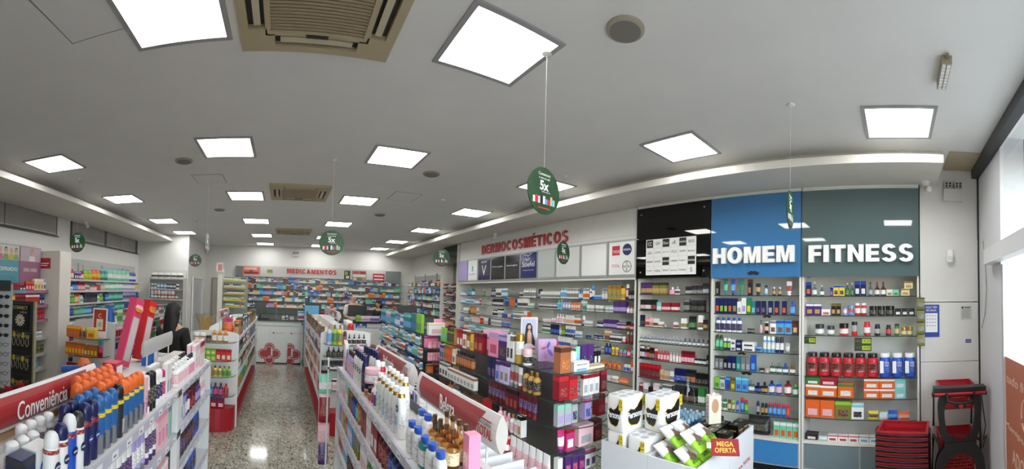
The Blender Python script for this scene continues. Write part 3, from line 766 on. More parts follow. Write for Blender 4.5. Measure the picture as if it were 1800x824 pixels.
for k in range(10):
    ya, yb = [4.08 / math.tan((q - XV) / F) for q in (px[k], px[k + 1])]
    c, s, s2 = SG[k]
    fr = MB().box(4.075, 4.1, yb + .004, ya - .004, 2.19, 2.70, AL).build('sign_panel', t)
    MB().box(4.068, 4.075, yb + .03, ya - .03, 2.22, 2.67, mat(c, .12)).build('sign_face', fr)
    yc, w = (ya + yb) / 2, ya - yb - .06
    if s == 'four':
        CW = mat('c02a3a', .5)
        MB().box(4.0665, 4.068, yc + .03, yc + .17, 2.49, 2.62, CW).build('logo_square', fr)
        lettering('TOCOS', .12, .04, LW, fr, (4.0662, yc + .1, 2.54), -PI / 2, depth=.0004)
        MB().disc((4.067, yc - .1, 2.56), .08, mat('101d5c', .4), 'x', 28, .003).build('logo_disc', fr)
        lettering('NIVEA', .13, .03, LW, fr, (4.065, yc - .1, 2.56), -PI / 2, depth=.0004)
        lettering('TOTAL', .15, .04, CW, fr, (4.0665, yc + .1, 2.34), -PI / 2, depth=.0004)
        MB().tube([(4.067, yc - .1 + .075 * math.cos(a * PI / 14), 2.33 + .075 * math.sin(a * PI / 14)) for a in range(29)], .004, BK).build('logo_ring', fr)
        lettering('BAYER', .12, .026, BK, fr, (4.0665, yc - .1, 2.33), -PI / 2, depth=.0004)
        for q, ch in enumerate('BAER'):
            lettering(ch, .022, .024, BK, fr, (4.0665, yc - .1, 2.33 + (.056, .029, -.029, -.056)[q]), -PI / 2, depth=.0004)
    elif s:
        M = LW if c != 'ededeb' else mat('4f9fd6', .4)
        lettering(s, w * (.8 if s2 != 'V' else .5), .045 if s2 != 'W' else .09, M, fr, (4.0672, yc, 2.60 if s2 == 'V' else 2.36 if c == 'ededeb' else 2.47), -PI / 2, depth=.0004)
        if s2 == 'V': lettering('V', w * .38, .22, M, fr, (4.0672, yc, 2.42), -PI / 2, depth=.0004)
        if s2 == 'W':
            m = MB()
            for (dy, dz, q) in ((.0, .14, .05), (.1, .16, .03), (-.08, .17, .03), (.02, .07, .07)): m.tube([(4.067, yc + dy + q, 2.47 + dz + q * .4), (4.067, yc + dy, 2.47 + dz), (4.067, yc + dy - q, 2.47 + dz + q * .5)], .006, LW)
            m.build('bird_drawing', fr)
            lettering('Uma Empresa Dermatologia', w * .7, .02, M, fr, (4.0672, yc, 2.36), -PI / 2, depth=.0004)
        if c == 'ededeb': MB().box(4.0665, 4.068, yc - .03, yc + .03, 2.42, 2.54, mat('5ab0dc', .4)).build('logo_square', fr)
REDL = mat('a8202c', .4)
o = obj('wall_lettering', block_letters('DERMOCOSM\u00c9TICOS', 2.78, .19, .008, REDL, .16), None, (4.09, 6.0, 2.868), -PI / 2)
tag(o, 'tall red raised lettering DERMOCOSMETICOS on the wall above the framed sign panels', 'sign')
# dark-headed unit past the cosmetics
ZK = [2.05, 1.85, 1.65, 1.45, 1.25, 1.05]
t = thing('dark_header_unit', 'narrow glass shelf unit with a plain black header beyond the cosmetics', 'shelf unit')
MB().box(XB, 4.449, 8.56, 9.54, 0, 3.1, mat('8f8d86', .5)).build('back_panel', t)
for a in (8.55, 9.54): MB().box(4.06, XB, a, a + .02, 0, 3.1, CARC).build('side_panel', t)
MB().box(4.06, 4.08, 8.57, 9.54, 2.66, 3.1, mat('0b0c10', .1)).build('header_board', t)
for z in ZK: shelf_slab(t, XF, XB - .002, 8.572, 9.538, z)
MB().box(XF - .03, XB, 8.57, 9.54, 0, .6, CARC).build('base_cabinet', t)
tag(MB().box(4.40, 4.419, 8.75, 9.2, 2.14, 2.5, mat('dfe3e8', .5)).box(4.395, 4.40, 8.8, 9.15, 2.2, 2.35, mat('3f6fb0', .5)).build('poster'), 'white and blue notice on the back of the black-headed unit', 'poster')
# ---------------------------------------------------------------- goods
def wall_row(y1, y0): return Row((XF, y1 - .022, 0), (0, -1), y1 - y0 - .044, .29)
FR_ = wall_row(1.015, -.23)
fs = lambda k: '%s shelf under the fitness sign' % ORD[k]
P_ = True
lay(FR_, ZF[0], fs(0), '@1414;box navy/orange/blue 5.4 15 4;@1427;liq clear*/white/white 5.5 15.5;@1441;liq clear*/white/white 4.8 11.5;@1460;slim blue/orange/navy 3 9;box yellow/navy/blue x2 5.6 11.5;liq mint*/green/white x2 4.6 14;box navy/white/blue x2 5.8 15.5;@1526;liq clear*/silver/bronze 5 15;@1537;liq amber*/white/red x2 6 15;box ivory/olive/white 6 6.5;box mint/green/mint 6 6.5;@1584;box cream/gold/gold x2 9 7.4 8', parts=P_)
put('box', 'cream/gold/gold', .09, .074, .08, FR_.at(FR_.px(1597), .055, ZF[0] + .0765), FR_.rz, fs(0), nm='carton', parts=True, extra='stacked')
lay(FR_, ZF[1], fs(1), '@1413;box purple/gold/white x2 8 12.5;box white/red/white 9.5 6.5;@1462;box black/gold/gold x2 4.8 12.5;@1482;can lilac/white/blue 4.5 8.5;can skyblue/red/silver 7 10.5;tub:protein_jar red/white/white x2 6 13;@1528;jar black/charcoal/black x2 8 10;jar black/charcoal/black 9.5 10;@1572;box black/white/charcoal x3 6.6 7.5', parts=P_)
lay(FR_, ZF[2], fs(2), '@1433;jar grey/white/charcoal 9.5 11.5;@1454;jar grey/white/charcoal 7.8 10;@1475;jar red/white/black 10 12.5;@1497;cyl red/silver/black 6 14.5;@1518;tub:supplement_jar red/white/red 7.2 14.5;@1537;tub:supplement_jar black/silver/black 6.2 12;@1557;tub:supplement_jar charcoal/red/black 5.6 11.3;@1572;tub:supplement_jar green/peach/black 5.4 12.3;@1584;jar olive/cream/gold x3 5.8 9.2', parts=P_)
lay(FR_, ZF[3], fs(3), '@1411;tub red/crimson/black x6 12.4 24.5;tub blue/blue/white x3 12.6 25', parts=P_, gap=.007)
for o in FR_.items:
    if o_size[o.name][3].startswith('blue'):
        MB().box(-.052, -.012, -.062, -.050, .045, .17, LW).build('white_panel', o)
        lettering('100%', .045, .022, LW, o, (.022, -.0645, .155), depth=.0015); lettering('WHEY', .045, .022, LW, o, (.022, -.0645, .125), depth=.0015)
    else:
        lettering('NITRO', .075, .024, BK, o, (0, -.0645, .125), depth=.002, bold=.02); lettering('TECH', .06, .02, BK, o, (0, -.0645, .095), depth=.002, bold=.02); lettering('whey', .05, .016, LW, o, (.01, -.0645, .06), depth=.002)
lay(FR_, ZF[4], fs(4), '@1412;box:hygiene_carton orange/white/white 15.5 13;^box:hygiene_carton green/white/green 15.5 7;box:hygiene_carton orange/white/white 18 12.5;^box:hygiene_carton crimson/rose/red 18 8;+1;box:hygiene_carton orange/white/green 16.5 15;@1519;box:hygiene_carton orange/white/white x2 16 10.2;^box:hygiene_carton orange/white/white x2 16 10.2;box:hygiene_carton aqua/white/mint 11 10.2;^box:hygiene_carton aqua/white/mint 11 10.2;box:hygiene_carton skyblue/orange/blue 13 10.6', parts=P_, gap=.003)
lay(FR_, ZF[5], fs(5), '@1412;box:brace_carton orange/rose/orange x2 15.4 18.5;box:brace_carton olive/maroon/lime 17 18.5;box:brace_carton white/black/aqua 13 16;@1526;bag yellow/charcoal/grey 11 10;bag clear/white/silver 9 8;bag blue/skyblue/blue 10 10;bag orange/rose/red 12 8;bag crimson/red/rose 13 8.5', parts=P_)
lay(FR_, .405, 'base shelf under the fitness sign', '@1413;box:brace_carton black/white/charcoal 13 7;bag clear/white/grey 10 5;box:brace_carton white/crimson/red x3 10.5 6.5;box:brace_carton white/skyblue/silver x2 10.5 6.5;box:brace_carton navy/blue/navy 9 4', parts=P_)
HR = wall_row(2.105, 1.025)
hs = lambda k: '%s shelf under the HOMEM sign' % ORD[k]
lay(HR, ZH[0], hs(0), '@1258;slim black/grey/charcoal 4 16;@1273;tube teal/mint/teal 5.6 18.5;@1286;tube blue/skyblue/navy 5.6 18.5;@1299;tube teal/green/teal 6.8 18;@1316;slim black/copper/brown 4.6 18;@1329;tube black/gold/black 6.2 13.5;@1345;spray skyblue/white/black 3.4 11.5;@1358;jar black/gold/silver 4.2 9.5;@1368;jar black/gold/silver 4.2 9.5;@1383;tube white/crimson/white 6.4 15.5', parts=P_)
lay(HR, ZH[1], hs(1), '@1251;box:hair_dye_box navy/orange/navy 5 17.8;box:hair_dye_box navy/lime/navy x2 5 17.8;box:hair_dye_box navy/orange/navy 5 17.8;box:hair_dye_box navy/olive/navy 6 17.8;box:hair_dye_box white/silver/white 5 14;box:hair_dye_box white/lilac/white 5.6 18.5;box:hair_dye_box green/yellow/teal 5.6 18.5;box:hair_dye_box teal/aqua/teal 5 14.5;box:hair_dye_box navy/purple/navy 5 15;@1340;box:hair_dye_box navy/purple/navy 5 15;@1352;box:hair_dye_box navy/silver/navy 5 15;@1363;box:hair_dye_box navy/orange/navy 5 15;@1376;box:hair_dye_box navy/orange/navy 5 15;@1390;oval blue/skyblue/blue 5.6 14.5', parts=P_, gap=.004)
lay(HR, ZH[2], hs(2), '@1253;oval white/navy/blue 6.2 16.5;@1263;oval white/navy/blue 6.2 16.5;@1273;oval white/navy/blue 6.2 16.5;@1283.5;oval white/navy/blue 6.2 16.5;@1294.5;oval white/navy/blue 6.2 16.5;@1315;bag black/grey/charcoal 9 5;@1337;pump silver/rose/black 3 14.5;@1346;bag black/peach/white 4.4 13;@1355.5;box:hair_dye_box white/brown/grey 7 14.5;box:hair_dye_box skyblue/brown/blue x2 8.5 15;box:hair_dye_box brown/peach/maroon 6.3 15', parts=P_)
lay(HR, ZH[3], hs(3), '@1251;spray green/mint/charcoal x2 4.4 17;spray navy/lime/white x2 4.4 13.5;box white/navy/white 6 6.2;^box white/navy/white 6 6;box navy/white/navy 7 6;^box navy/grey/navy 7 6;+0.3;box:shaving_carton white/black/white 15 5;^box:shaving_carton white/black/white 15 5;+.5;bag skyblue/navy/blue 8 6;@1334;spray skyblue/white/white 4.2 18;@1344;spray skyblue/white/white 4.2 18;@1354;spray skyblue/white/white 4.2 18;@1363.5;spray navy/white/charcoal x2 4.6 17.5;@1382;tube silver/white/grey 5 11', parts=P_)
lay(HR, ZH[4], hs(4), '@1251;box:perfume_box grey/silver/charcoal x2 5 15.5;box:perfume_box black/silver/charcoal 4.6 15;box:perfume_box navy/silver/navy x2 5 15.5;box:perfume_box teal/mint/teal 5 15.5;box:perfume_box grey/silver/grey x2 5.4 15.5;box:perfume_box blue/skyblue/blue 5.8 18.5;+3;jar black/silver/black 6 4;jar beige/rose/beige 6 4;@1353;perf mint*/white/silver 6.6 11.5;@1365;perf mint*/white/silver 6.6 11.5;@1377;perf skyblue*/white/blue 6.6 11.5;@1390;perf cream*/white/gold 6 11.5', parts=P_)
lay(HR, ZH[5], hs(5), '@1251;box:perfume_box lime/green/lime 6.5 13;box:perfume_box clear/grey/silver 6 14;box:perfume_box blue/navy/skyblue 6 14;box:perfume_box olive/yellow/gold 6 14;box:perfume_box skyblue/blue/aqua x2 7.2 15.5;perf clear*/white/silver 7 13;perf navy*/blue/navy 7.2 11;perf black/gold/black 7 12;bottle:mouthwash_bottle blue/white/navy 7.6 14;@1364;bottle:mouthwash_bottle blue/rose/skyblue 7.6 14;@1379;bottle:mouthwash_bottle crimson/white/maroon 8.6 15;@1394;bottle:mouthwash_bottle green/white/lime 7 11.5', parts=P_)
lay(HR, ZH[6], hs(6), '@1251;roll white/green/white 4.5 11;@1264;spray white/silver/grey 4.4 12.5;spray white/green/green 5 12.5;+1;spray bronze/cream/brown 3.8 12.5;+.7;spray green/cream/lime 3.8 12.5;+.7;spray blue/silver/blue 3.8 12.5;+.8;spray blue/skyblue/red 5 16.5;spray green/lime/red 3.8 14.5;@1332;spray black/silver/navy 3.6 14.5;@1340;spray black/gold/black x2 3.7 13;spray blue/skyblue/red x3 4.4 14;+.5;spray blue/skyblue/red 4.4 14;spray magenta/orange/red 4.4 14', parts=P_)
lay(HR, .39, 'base shelf under the HOMEM sign', '@1295;box:shaving_carton clear/skyblue/grey 14 10;@1315;bag:toiletry_bag black/charcoal/black 26 20 14;@1363;box:perfume_box mint/orange/white x4 6.7 17.5', parts=P_)
BR = wall_row(3.215, 2.115)
bs = lambda k: '%s shelf of the perfume unit' % ORD[k]
lay(BR, ZB[0], bs(0), '@1124;box:perfume_box purple/gold/purple 8 15.5;box:perfume_box purple/gold/purple 9.5 15.5;box:perfume_box olive/gold/charcoal x2 10.5 15.5;@1179;perf pink/rose/white 7 9;perf white/charcoal/lilac 6.5 10;@1207;box:perfume_box black/silver/charcoal 8.5 10;box:perfume_box charcoal/grey/black x2 7 11;box:perfume_box charcoal/silver/black 8 13.5')
lay(BR, ZB[1], bs(1), '@1125;box:perfume_box black/rose/black 7.5 14;box:perfume_box black/white/black 8.5 14;box:perfume_box black/crimson/black 7.5 14;+1;box:perfume_box aqua/white/mint 7 11;box:perfume_box crimson/rose/crimson 12.5 10.5;+2;box:perfume_box crimson/white/crimson 9.5 10.5;@1204;box:perfume_box charcoal/grey/silver 8 15.5;+2;box:perfume_box black/charcoal/charcoal x2 9 14')
lay(BR, ZB[2], bs(2), '@1127;box:perfume_box navy/charcoal/black 5.5 14.5;+2;box:perfume_box rose/crimson/pink 6 12;box:perfume_box rose/gold/rose 6 11;box:perfume_box white/maroon/white 7 10.5;box:perfume_box white/gold/white 7 7;jar gold/silver/silver 4 4;@1187;box:perfume_box white/crimson/white 6 7.5;@1200;box:perfume_box white/olive/white 8 12.5;+3;box:perfume_box charcoal/green/black 8 15.5;@1230;box:perfume_box white/bronze/white 6.5 17;box:perfume_box charcoal/gold/black 5 12')
lay(BR, ZB[3], bs(3), '@1126;perf clear*/white/lilac x4 4 8;@1151;perf clear*/white/lilac x7 3.6 8.5;@1190;perf clear*/white/lilac 4 8;@1199;perf clear*/white/purple x5 4.6 8.5;@1240;perf clear*/white/purple 4 8', gap=.018)
lay(BR, ZB[4], bs(4), '@1123;slim black/rose/rose 3.5 17;slim black/white/white 3 17;slim charcoal/lilac/grey 3.5 16;slim black/orange/peach 3.5 17;slim maroon/grey/black x2 3.5 15;slim red/crimson/white 3 15;bottle:perfume_spray red/rose/red x4 4 13;bottle:perfume_spray rose/white/rose x4 4 11;slim crimson/rose/maroon x4 4 15;perf black/white/silver x4 5 11;slim black/silver/charcoal x2 4 12.5;slim amber/black/charcoal 4 13;perf white/black/silver x2 4.2 12')
lay(BR, ZB[5], bs(5), '@1122;box:perfume_box crimson/maroon/red x5 6 17.5;box:perfume_box beige/tan/beige 5 12.5;box:perfume_box beige/tan/beige 9 11.5;box:perfume_box white/grey/white 6 12;box:perfume_box navy/blue/navy x2 8 16.5;box:perfume_box charcoal/copper/black x2 6 17;box:perfume_box black/charcoal/black x2 8 14;+2;box:perfume_box black/silver/charcoal 7 17')
lay(BR, ZB[6], bs(6), '@1122;box:perfume_box crimson/maroon/rose 6 14;box:perfume_box white/silver/white 8 15;box:perfume_box black/charcoal/black 7 11;box:perfume_box white/crimson/rose 9 16.5;box:perfume_box clear/white/silver 4 15;box:perfume_box white/crimson/silver 14 17.5;box:perfume_box charcoal/black/charcoal 17 17;box:perfume_box black/bronze/black 17 17;+2;box:perfume_box green/white/green 9 19')
lay(BR, .42, 'base shelf of the perfume unit', '@1124;box:perfume_box white/rose/pink 9 15;box:perfume_box orange/white/red 10 15;box:perfume_box silver/white/silver 9 14;box:perfume_box crimson/rose/maroon 9 15')
DR = wall_row(YD1, YD0)
ds = lambda k: '%s shelf of the dermocosmetics wall' % ORD[k]
lay(DR, ZD[0], ds(0), hmax=.24, items='@808;bottle aqua/white/skyblue x4 4 12;jar white/rose/white x2 5 5;@824;bottle teal/skyblue/aqua x3 6 17;bottle teal/white/navy x2 5 16;@849;bottle green/olive/white 7 15;@864;pump navy/silver/black x3 7 18;box white/black/white x3 6.5 16;box skyblue/white/white x3 6 17;@914;bottle white/black/silver x2 6 11;bottle white/grey/white x6 5.6 16;@949;slim navy/lilac/charcoal 5 15;box white/grey/white x6 8 11;bottle white/skyblue/aqua x3 5 17;box white/grey/silver x4 6 16;bottle skyblue/white/blue x2 5 13;box white/orange/silver x2 6 16;@1023;spray navy/white/white 4 15;spray blue/white/skyblue 4.6 21;box:carton_tray skyblue/blue/white 16 6;@1047;box silver/white/grey x2 5 16;box gold/olive/gold x3 8 20;box yellow/gold/yellow 6 16;spray maroon/rose/white 5.6 22;box black/silver/charcoal x4 5.5 13')
lay(DR, ZD[1], ds(1), hmax=.152, items='@808;bottle skyblue/white/white x5 4.5 12;bottle white/skyblue/silver x8 4.6 12.5;bottle lilac/white/silver x5 4.6 12;slim red/rose/white 4 12;@867;slim black/silver/white 4 15;box black/white/charcoal x6 5.5 13;@890;box blue/navy/skyblue x2 7.5 13;box orange/amber/orange x3 6.5 14;box navy/skyblue/navy x1 6 14;slim white/black/white x6 5 16;box white/mint/white x2 7 8;@950;box white/black/silver x5 9 9;bottle aqua/skyblue/mint x2 6 18;tube lilac/white/skyblue x3 6 12;tube orange/white/peach x4 5 12;spray skyblue/orange/white 6 20;slim mint/teal/white 5 15;+3;box white/silver/white x2 7 9;+4;box white/grey/white x2 7 9;+4;box white/silver/mint x2 7 9;box:gift_box purple/lilac/purple x2 11 16;bottle rose/white/pink x3 5 9;box cream/mint/white x3 7 13;bottle skyblue/white/aqua x2 6 9')
lay(DR, ZD[2], ds(2), hmax=.195, items='@808;jar lilac/white/silver x3 5 6;box white/silver/white x4 6 12;jar black/charcoal/black 6 7;bottle amber/gold/orange x5 6 16;slim white/gold/white 4 14;@868;bottle white/black/black x4 5 13;slim white/silver/black x3 5 17;box blue/navy/blue x2 8 7;jar red/rose/white x2 7 7;box skyblue/blue/aqua 6 11;box white/grey/silver x5 6.5 14;slim white/gold/white x2 5 16;box orange/red/orange 7 14;@956;jar white/rose/white x3 7 5;jar pink/rose/white x2 6 7;pump white/rose/white x4 6 15;box white/peach/white x3 6 14;slim white/orange/silver x2 5 15;@1026;roll black/silver/white 5 15;box white/silver/white x2 7 8;@1053;box navy/white/silver 12 9;box purple/lilac/purple x3 8 12;box purple/rose/lilac x2 8 9;box black/gold/black 6 11;box crimson/rose/maroon x3 6 9;box white/crimson/silver 7 13')
lay(DR, ZD[3], ds(3), hmax=.157, items='@808;jar blue/lilac/skyblue x4 5 8;box white/silver/white x4 6 8;bottle aqua/skyblue/white x2 5 10;box rose/white/peach x7 5 12;box red/orange/white x3 5 15;box white/rose/white x3 5 13;bottle black/charcoal/black x2 6 14;box white/silver/grey x6 6 15;tube lilac/blue/purple x5 6 11;@957;slim white/green/black x4 5 13;box navy/blue/navy x3 7 18;slim silver/white/silver 5 16;slim olive/lime/olive 7 19;tube white/blue/navy x4 5.5 17;box white/skyblue/white x2 6 9;@1031;jar navy/blue/navy 9 4;+8;jar:cream_jar white/navy/navy x2 8 6;@1067;box tan/brown/cream 9 15;box white/black/silver x2 10 11;jar crimson/rose/white 7 8;bottle crimson/maroon/white x3 5.5 15')
lay(DR, ZD[4], ds(4), hmax=.157, items='@808;jar purple/lilac/lilac x3 6 8;jar orange/rose/white x4 6 8;bottle white/aqua/white x6 5 12;box skyblue/white/mint x4 6 12;box mint/white/white x6 6 12;bottle orange/amber/white x3 6 13;tube white/blue/white x4 5 14;box white/navy/white x4 6 15;@985;slim white/blue/white x5 5.5 17;slim white/silver/white x2 5 13;@1024;box white/rose/white x2 8 8;box yellow/olive/yellow x2 8 8;box grey/silver/rose x2 7 10;bottle navy/blue/charcoal x2 6 15;bottle yellow/gold/olive x2 6 14;bottle skyblue/red/aqua x2 7 8;bottle red/rose/red 6 12;jar mint/orange/aqua x2 8 9')
lay(DR, ZD[5], ds(5), hmax=.17, items='@985;box white/rose/silver x3 8 9;jar blue/white/skyblue x2 8 8;@1048;bottle:massage_oil orange/amber/amber x6 8 10;+6;jar:cream_jar lilac/blue/white x2 6 9;box orange/white/orange x2 6 14;box white/blue/white 9 9;slim mint/white/green 4 12')
lay(DR, ZD[6], ds(6), hmax=.15, items='@985;box white/aqua/white x3 9 8;@1040;jar red/rose/crimson 9 9;box red/crimson/rose 8 9;slim red/pink/red 6 16;+4;bag:diaper_pack clear/rose/silver 14 8;bag:diaper_pack white/peach/silver 14 9;bag:diaper_pack orange/peach/red x2 17 8')
lay(DR, .445, 'base shelf of the dermocosmetics wall', '@960;bag:diaper_pack skyblue/white/aqua 22 12;bag:diaper_pack skyblue/blue/white 22 12;bag:diaper_pack white/navy/skyblue 20 12;bag:diaper_pack lilac/white/rose 20 12;bag:diaper_pack skyblue/white/aqua 20 12')
KR = Row((XF, 9.535, 0), (0, -1), .96, .29)
for i, z in enumerate(ZK):
    fill(KR, z, '%s shelf of the black-headed unit' % ORD[i], 'box black/white/silver 7 9;box crimson/black/rose 8 11;box white/black/silver 6 8;jar grey/white/black 6 7;box maroon/rose/brown 8 11;box silver/rose/black 7 10;bottle black/silver/black 5 12', .02, .94, 40 + i, reps=(2, 3))
# price cards and bags hanging at the fitness unit
PC = mat('23402a', .5)
for y, z, w, h, lb in ((.93, ZF[2] - .055, .125, .075, 'left end of the third fitness shelf'), (.36, ZF[2] - .09, .18, .14, 'middle of the third fitness shelf')):
    o = thing('price_card', 'dark green price card with yellow figures below the ' + lb, 'sign', (XF - .006, y, z), -PI / 2)
    MB().box(-w / 2, w / 2, -.002, .002, -h / 2, h / 2 + .002, PC).build('card', o)
    for k in (-1, 1):
        if h < .1 and k < 0: continue
        MB().box(-.01, w * .45, -.003, -.002, k * h * .25 - h * .16 if h > .1 else -h * .3, k * h * .25 + h * .16 if h > .1 else h * .3, mat('a9b52c', .5)).build('price_block', o)
        lettering('47,90', w * .4, h * .16 if h > .1 else h * .35, BK, o, (w * .22, -.0035, k * h * .25 if h > .1 else 0), depth=.0003)
        lettering('OFERTA', w * .32, h * .12, mat('c23a3a', .5), o, (-w * .27, -.0026, k * h * .25 if h > .1 else .01), depth=.0003)
st = thing('clip_strip', 'clear hanging strip at the edge of the fitness unit', 'strip', (4.08, -.245, 0), -PI / 2)
MB().box(-.012, .012, -.001, .001, 1.42, 1.94, CLEARP).build('strip', st)
MB().tube([(0, 0, 1.93), (0, .015, 1.96), (0, .028, 1.93)], .003, STEEL, 6).build('hook', st)
for k in range(4):
    put('bag', 'olive/grey/charcoal', .085, .125, .035, (4.05, -.245, 1.80 - k * .125), -PI / 2, 'the clip strip beside the fitness unit', 'from the top', 'snack_bag', True)
# ---------------------------------------------------------------- medicine wall behind the counter
ZM = [2.11, 1.90, 1.70, 1.495, 1.29, 1.09, .88]
t = thing('medicine_wall_unit', 'wide glass shelving of medicines below the red MEDICAMENTOS board', 'shelf unit')
MB().box(-1.6, 4.0, 12.93, 12.97, 0, 2.62, mat('7c8583', .4)).build('back_panel', t)
for z in ZM: shelf_slab(t, -1.6, 4.0, 12.6, 12.93, z, 'y-')
for k in range(9): MB().box(-1.6 + k * .7 - .012, -1.6 + k * .7 + .012, 12.9, 12.93, 0, 2.3, mat('a9aeac', .4, .4)).build('upright', t)
MB().box(-1.6, 4.0, 12.62, 12.93, .0, .7, CARC).build('base_cabinet', t)
b = MB().box(-1.3, 3.35, 12.58, 12.60, 2.28, 2.62, mat('c5c4c0', .4)).build('header_board', t)
obj('lettering', block_letters('MEDICAMENTOS', 1.6, .145, .008, mat('b5202c', .35), .17), b, (.9, 12.571, 2.485))
def poster(x, w, z, h, c, stripes, label, y=12.574):
    o = thing('notice', label, 'sign', (x, y, z))
    MB().box(-w / 2, w / 2, 0, .004, -h / 2, h / 2, mat(c, .5)).build('sheet', o)
    m = MB()
    for k, (cc, a, bb, u0, u1) in enumerate(stripes): m.box((u0 - .5) * w, (u1 - .5) * w, -.0008, 0, (a - .5) * h, (bb - .5) * h, mat(cc, .5))
    m.build('print', o)
poster(-1.05, .58, 2.46, .26, 'd27a6a', [('8f2a22', .1, .35, .1, .9), ('e8b9a8', .6, .9, .1, .8), ('b5433a', .35, .6, .4, .6)], 'red landscape notice at the window-side end of the medicine board')
poster(-.45, .2, 2.46, .14, 'b5b58a', [('7d8a4a', .2, .8, .1, .9)], 'small olive notice beside the red one on the medicine board')
poster(2.06, .2, 2.42, .28, '35422f', [('8aa04a', .5, .9, .1, .6), ('d8d8c8', .1, .4, .3, .8)], 'dark green portrait notice right after the MEDICAMENTOS lettering')
poster(2.46, .48, 2.40, .34, '9c8f86', [('c0483c', .7, .95, .05, .5), ('d8d4c8', .4, .65, .05, .95), ('58804a', .05, .35, .35, .7), ('a8323c', .7, .95, .55, .95), ('ccc8bc', .1, .3, .1, .3)], 'multicoloured notice of several small sheets on the medicine board')
poster(3.12, .40, 2.37, .26, 'a82a35', [('e8d8d6', .62, .78, .1, .9), ('e8d8d6', .2, .36, .1, .9)], 'plain red notice with two pale lines on the medicine board')
MEDI = ('box white/white/navy 9 14.4;box rose/white/red 10 10.8;box skyblue/skyblue/blue 9 16.8;box mint/white/mint 9 14.4;box purple/purple/silver 8 19.2;box silver/silver/navy 8 19.2;box orange/orange/peach 10 16.8;box mint/mint/teal 11 15.6;box white/white/maroon 10 10.8;'
        'box blue/skyblue/blue 9 16.8;box grey/white/grey 10 9.6;box white/white/aqua 11 14.4;box maroon/maroon/rose 8 14.4;bottle white/blue/white 8 18.0;box lilac/lilac/purple 9 18.0;box peach/white/silver 11 10.8;box cream/cream/tan 11 12.0')
NMED = ['medicine_box', 'medicine_carton', 'remedy_box', 'tablet_box']
MR = Row((-1.58, 12.61, 0), (1, 0), 5.56, .3)
for i, z in enumerate(ZM[:5]):
    items = ';'.join(x.strip().replace('box ', 'box:%s ' % NMED[(i + k) % 3]) for k, x in enumerate(MEDI.split(';')))
    fill(MR, z, '%s shelf of the medicine wall' % ORD[i], items, .02, 5.5, 100 + i, reps=(1, 2), gap=.003, hmax=.185, skip=.03, hv=True)
t = thing('medicine_side_unit', 'glass medicine shelves along the cosmetics-side wall behind the counter', 'shelf unit')
MB().box(4.40, 4.449, 9.62, 12.55, 0, 2.45, mat('a9aba5', .4)).build('back_panel', t)
for z in ZM: shelf_slab(t, 4.1, 4.40, 9.62, 12.55, z)
for k in range(4): MB().box(4.37, 4.40, 9.62 + k * .97, 9.64 + k * .97, 0, 2.5, mat('a9aeac', .4, .4)).build('upright', t)
MB().box(4.12, 4.40, 9.62, 12.55, 0, .7, CARC).build('base_cabinet', t)
SR = Row((4.105, 12.54, 0), (0, -1), 2.9, .29)
for i, z in enumerate(ZM[:5]):
    items = ';'.join(x.strip().replace('box ', 'box:%s ' % NMED[3 - k % 2]) for k, x in enumerate(MEDI.split(';')))
    fill(SR, z, '%s side shelf behind the counter' % ORD[i], items, .02, 2.85, 130 + i, reps=(1, 2), hmax=.17, skip=.03, hv=True)
# rack with yellow shelf strips
t = thing('medicine_rack', 'open medicine rack with yellow shelf strips beside the far end door', 'shelf unit')
MB().box(-1.86, -1.72, 10.95, 11.25, 0, 2.4, CARC).build('side_panel', t)
MB().box(-1.72, -1.02, 11.22, 11.25, 0, 2.2, mat('9a9f9f', .4)).build('back_panel', t)
YS = mat('c9b42a', .5)
RR = Row((-1.7, 10.93, 0), (1, 0), .68, .28)
for i, z in enumerate((2.08, 1.90, 1.72, 1.54, 1.36)):
    s = MB().box(-1.72, -1.02, 10.92, 11.22, z - .012, z, GLASS).build('glass_shelf', t)
    MB().box(-1.68, -1.04, 10.905, 10.918, z - .03, z + .012, YS).build('price_strip', s)
    fill(RR, z, '%s yellow-edged shelf of the medicine rack' % ORD[i], 'box:remedy_box white/navy/white 7 8;box:remedy_box red/white/blue 6 9;box:remedy_box white/mint/white 8 7;bottle lime/white/white 5 9;box:remedy_box grey/white/purple 7 9', .02, .66, 160 + i)
tag(MB().box(-1.9, -1.7, 10.9, 10.905, 2.32, 2.58, mat('dcd4d2', .5)).box(-1.86, -1.74, 10.897, 10.9, 2.36, 2.54, mat('c87f86', .5)).build('notice'), 'pale pink notice on top of the yellow-stripped rack post', 'sign')
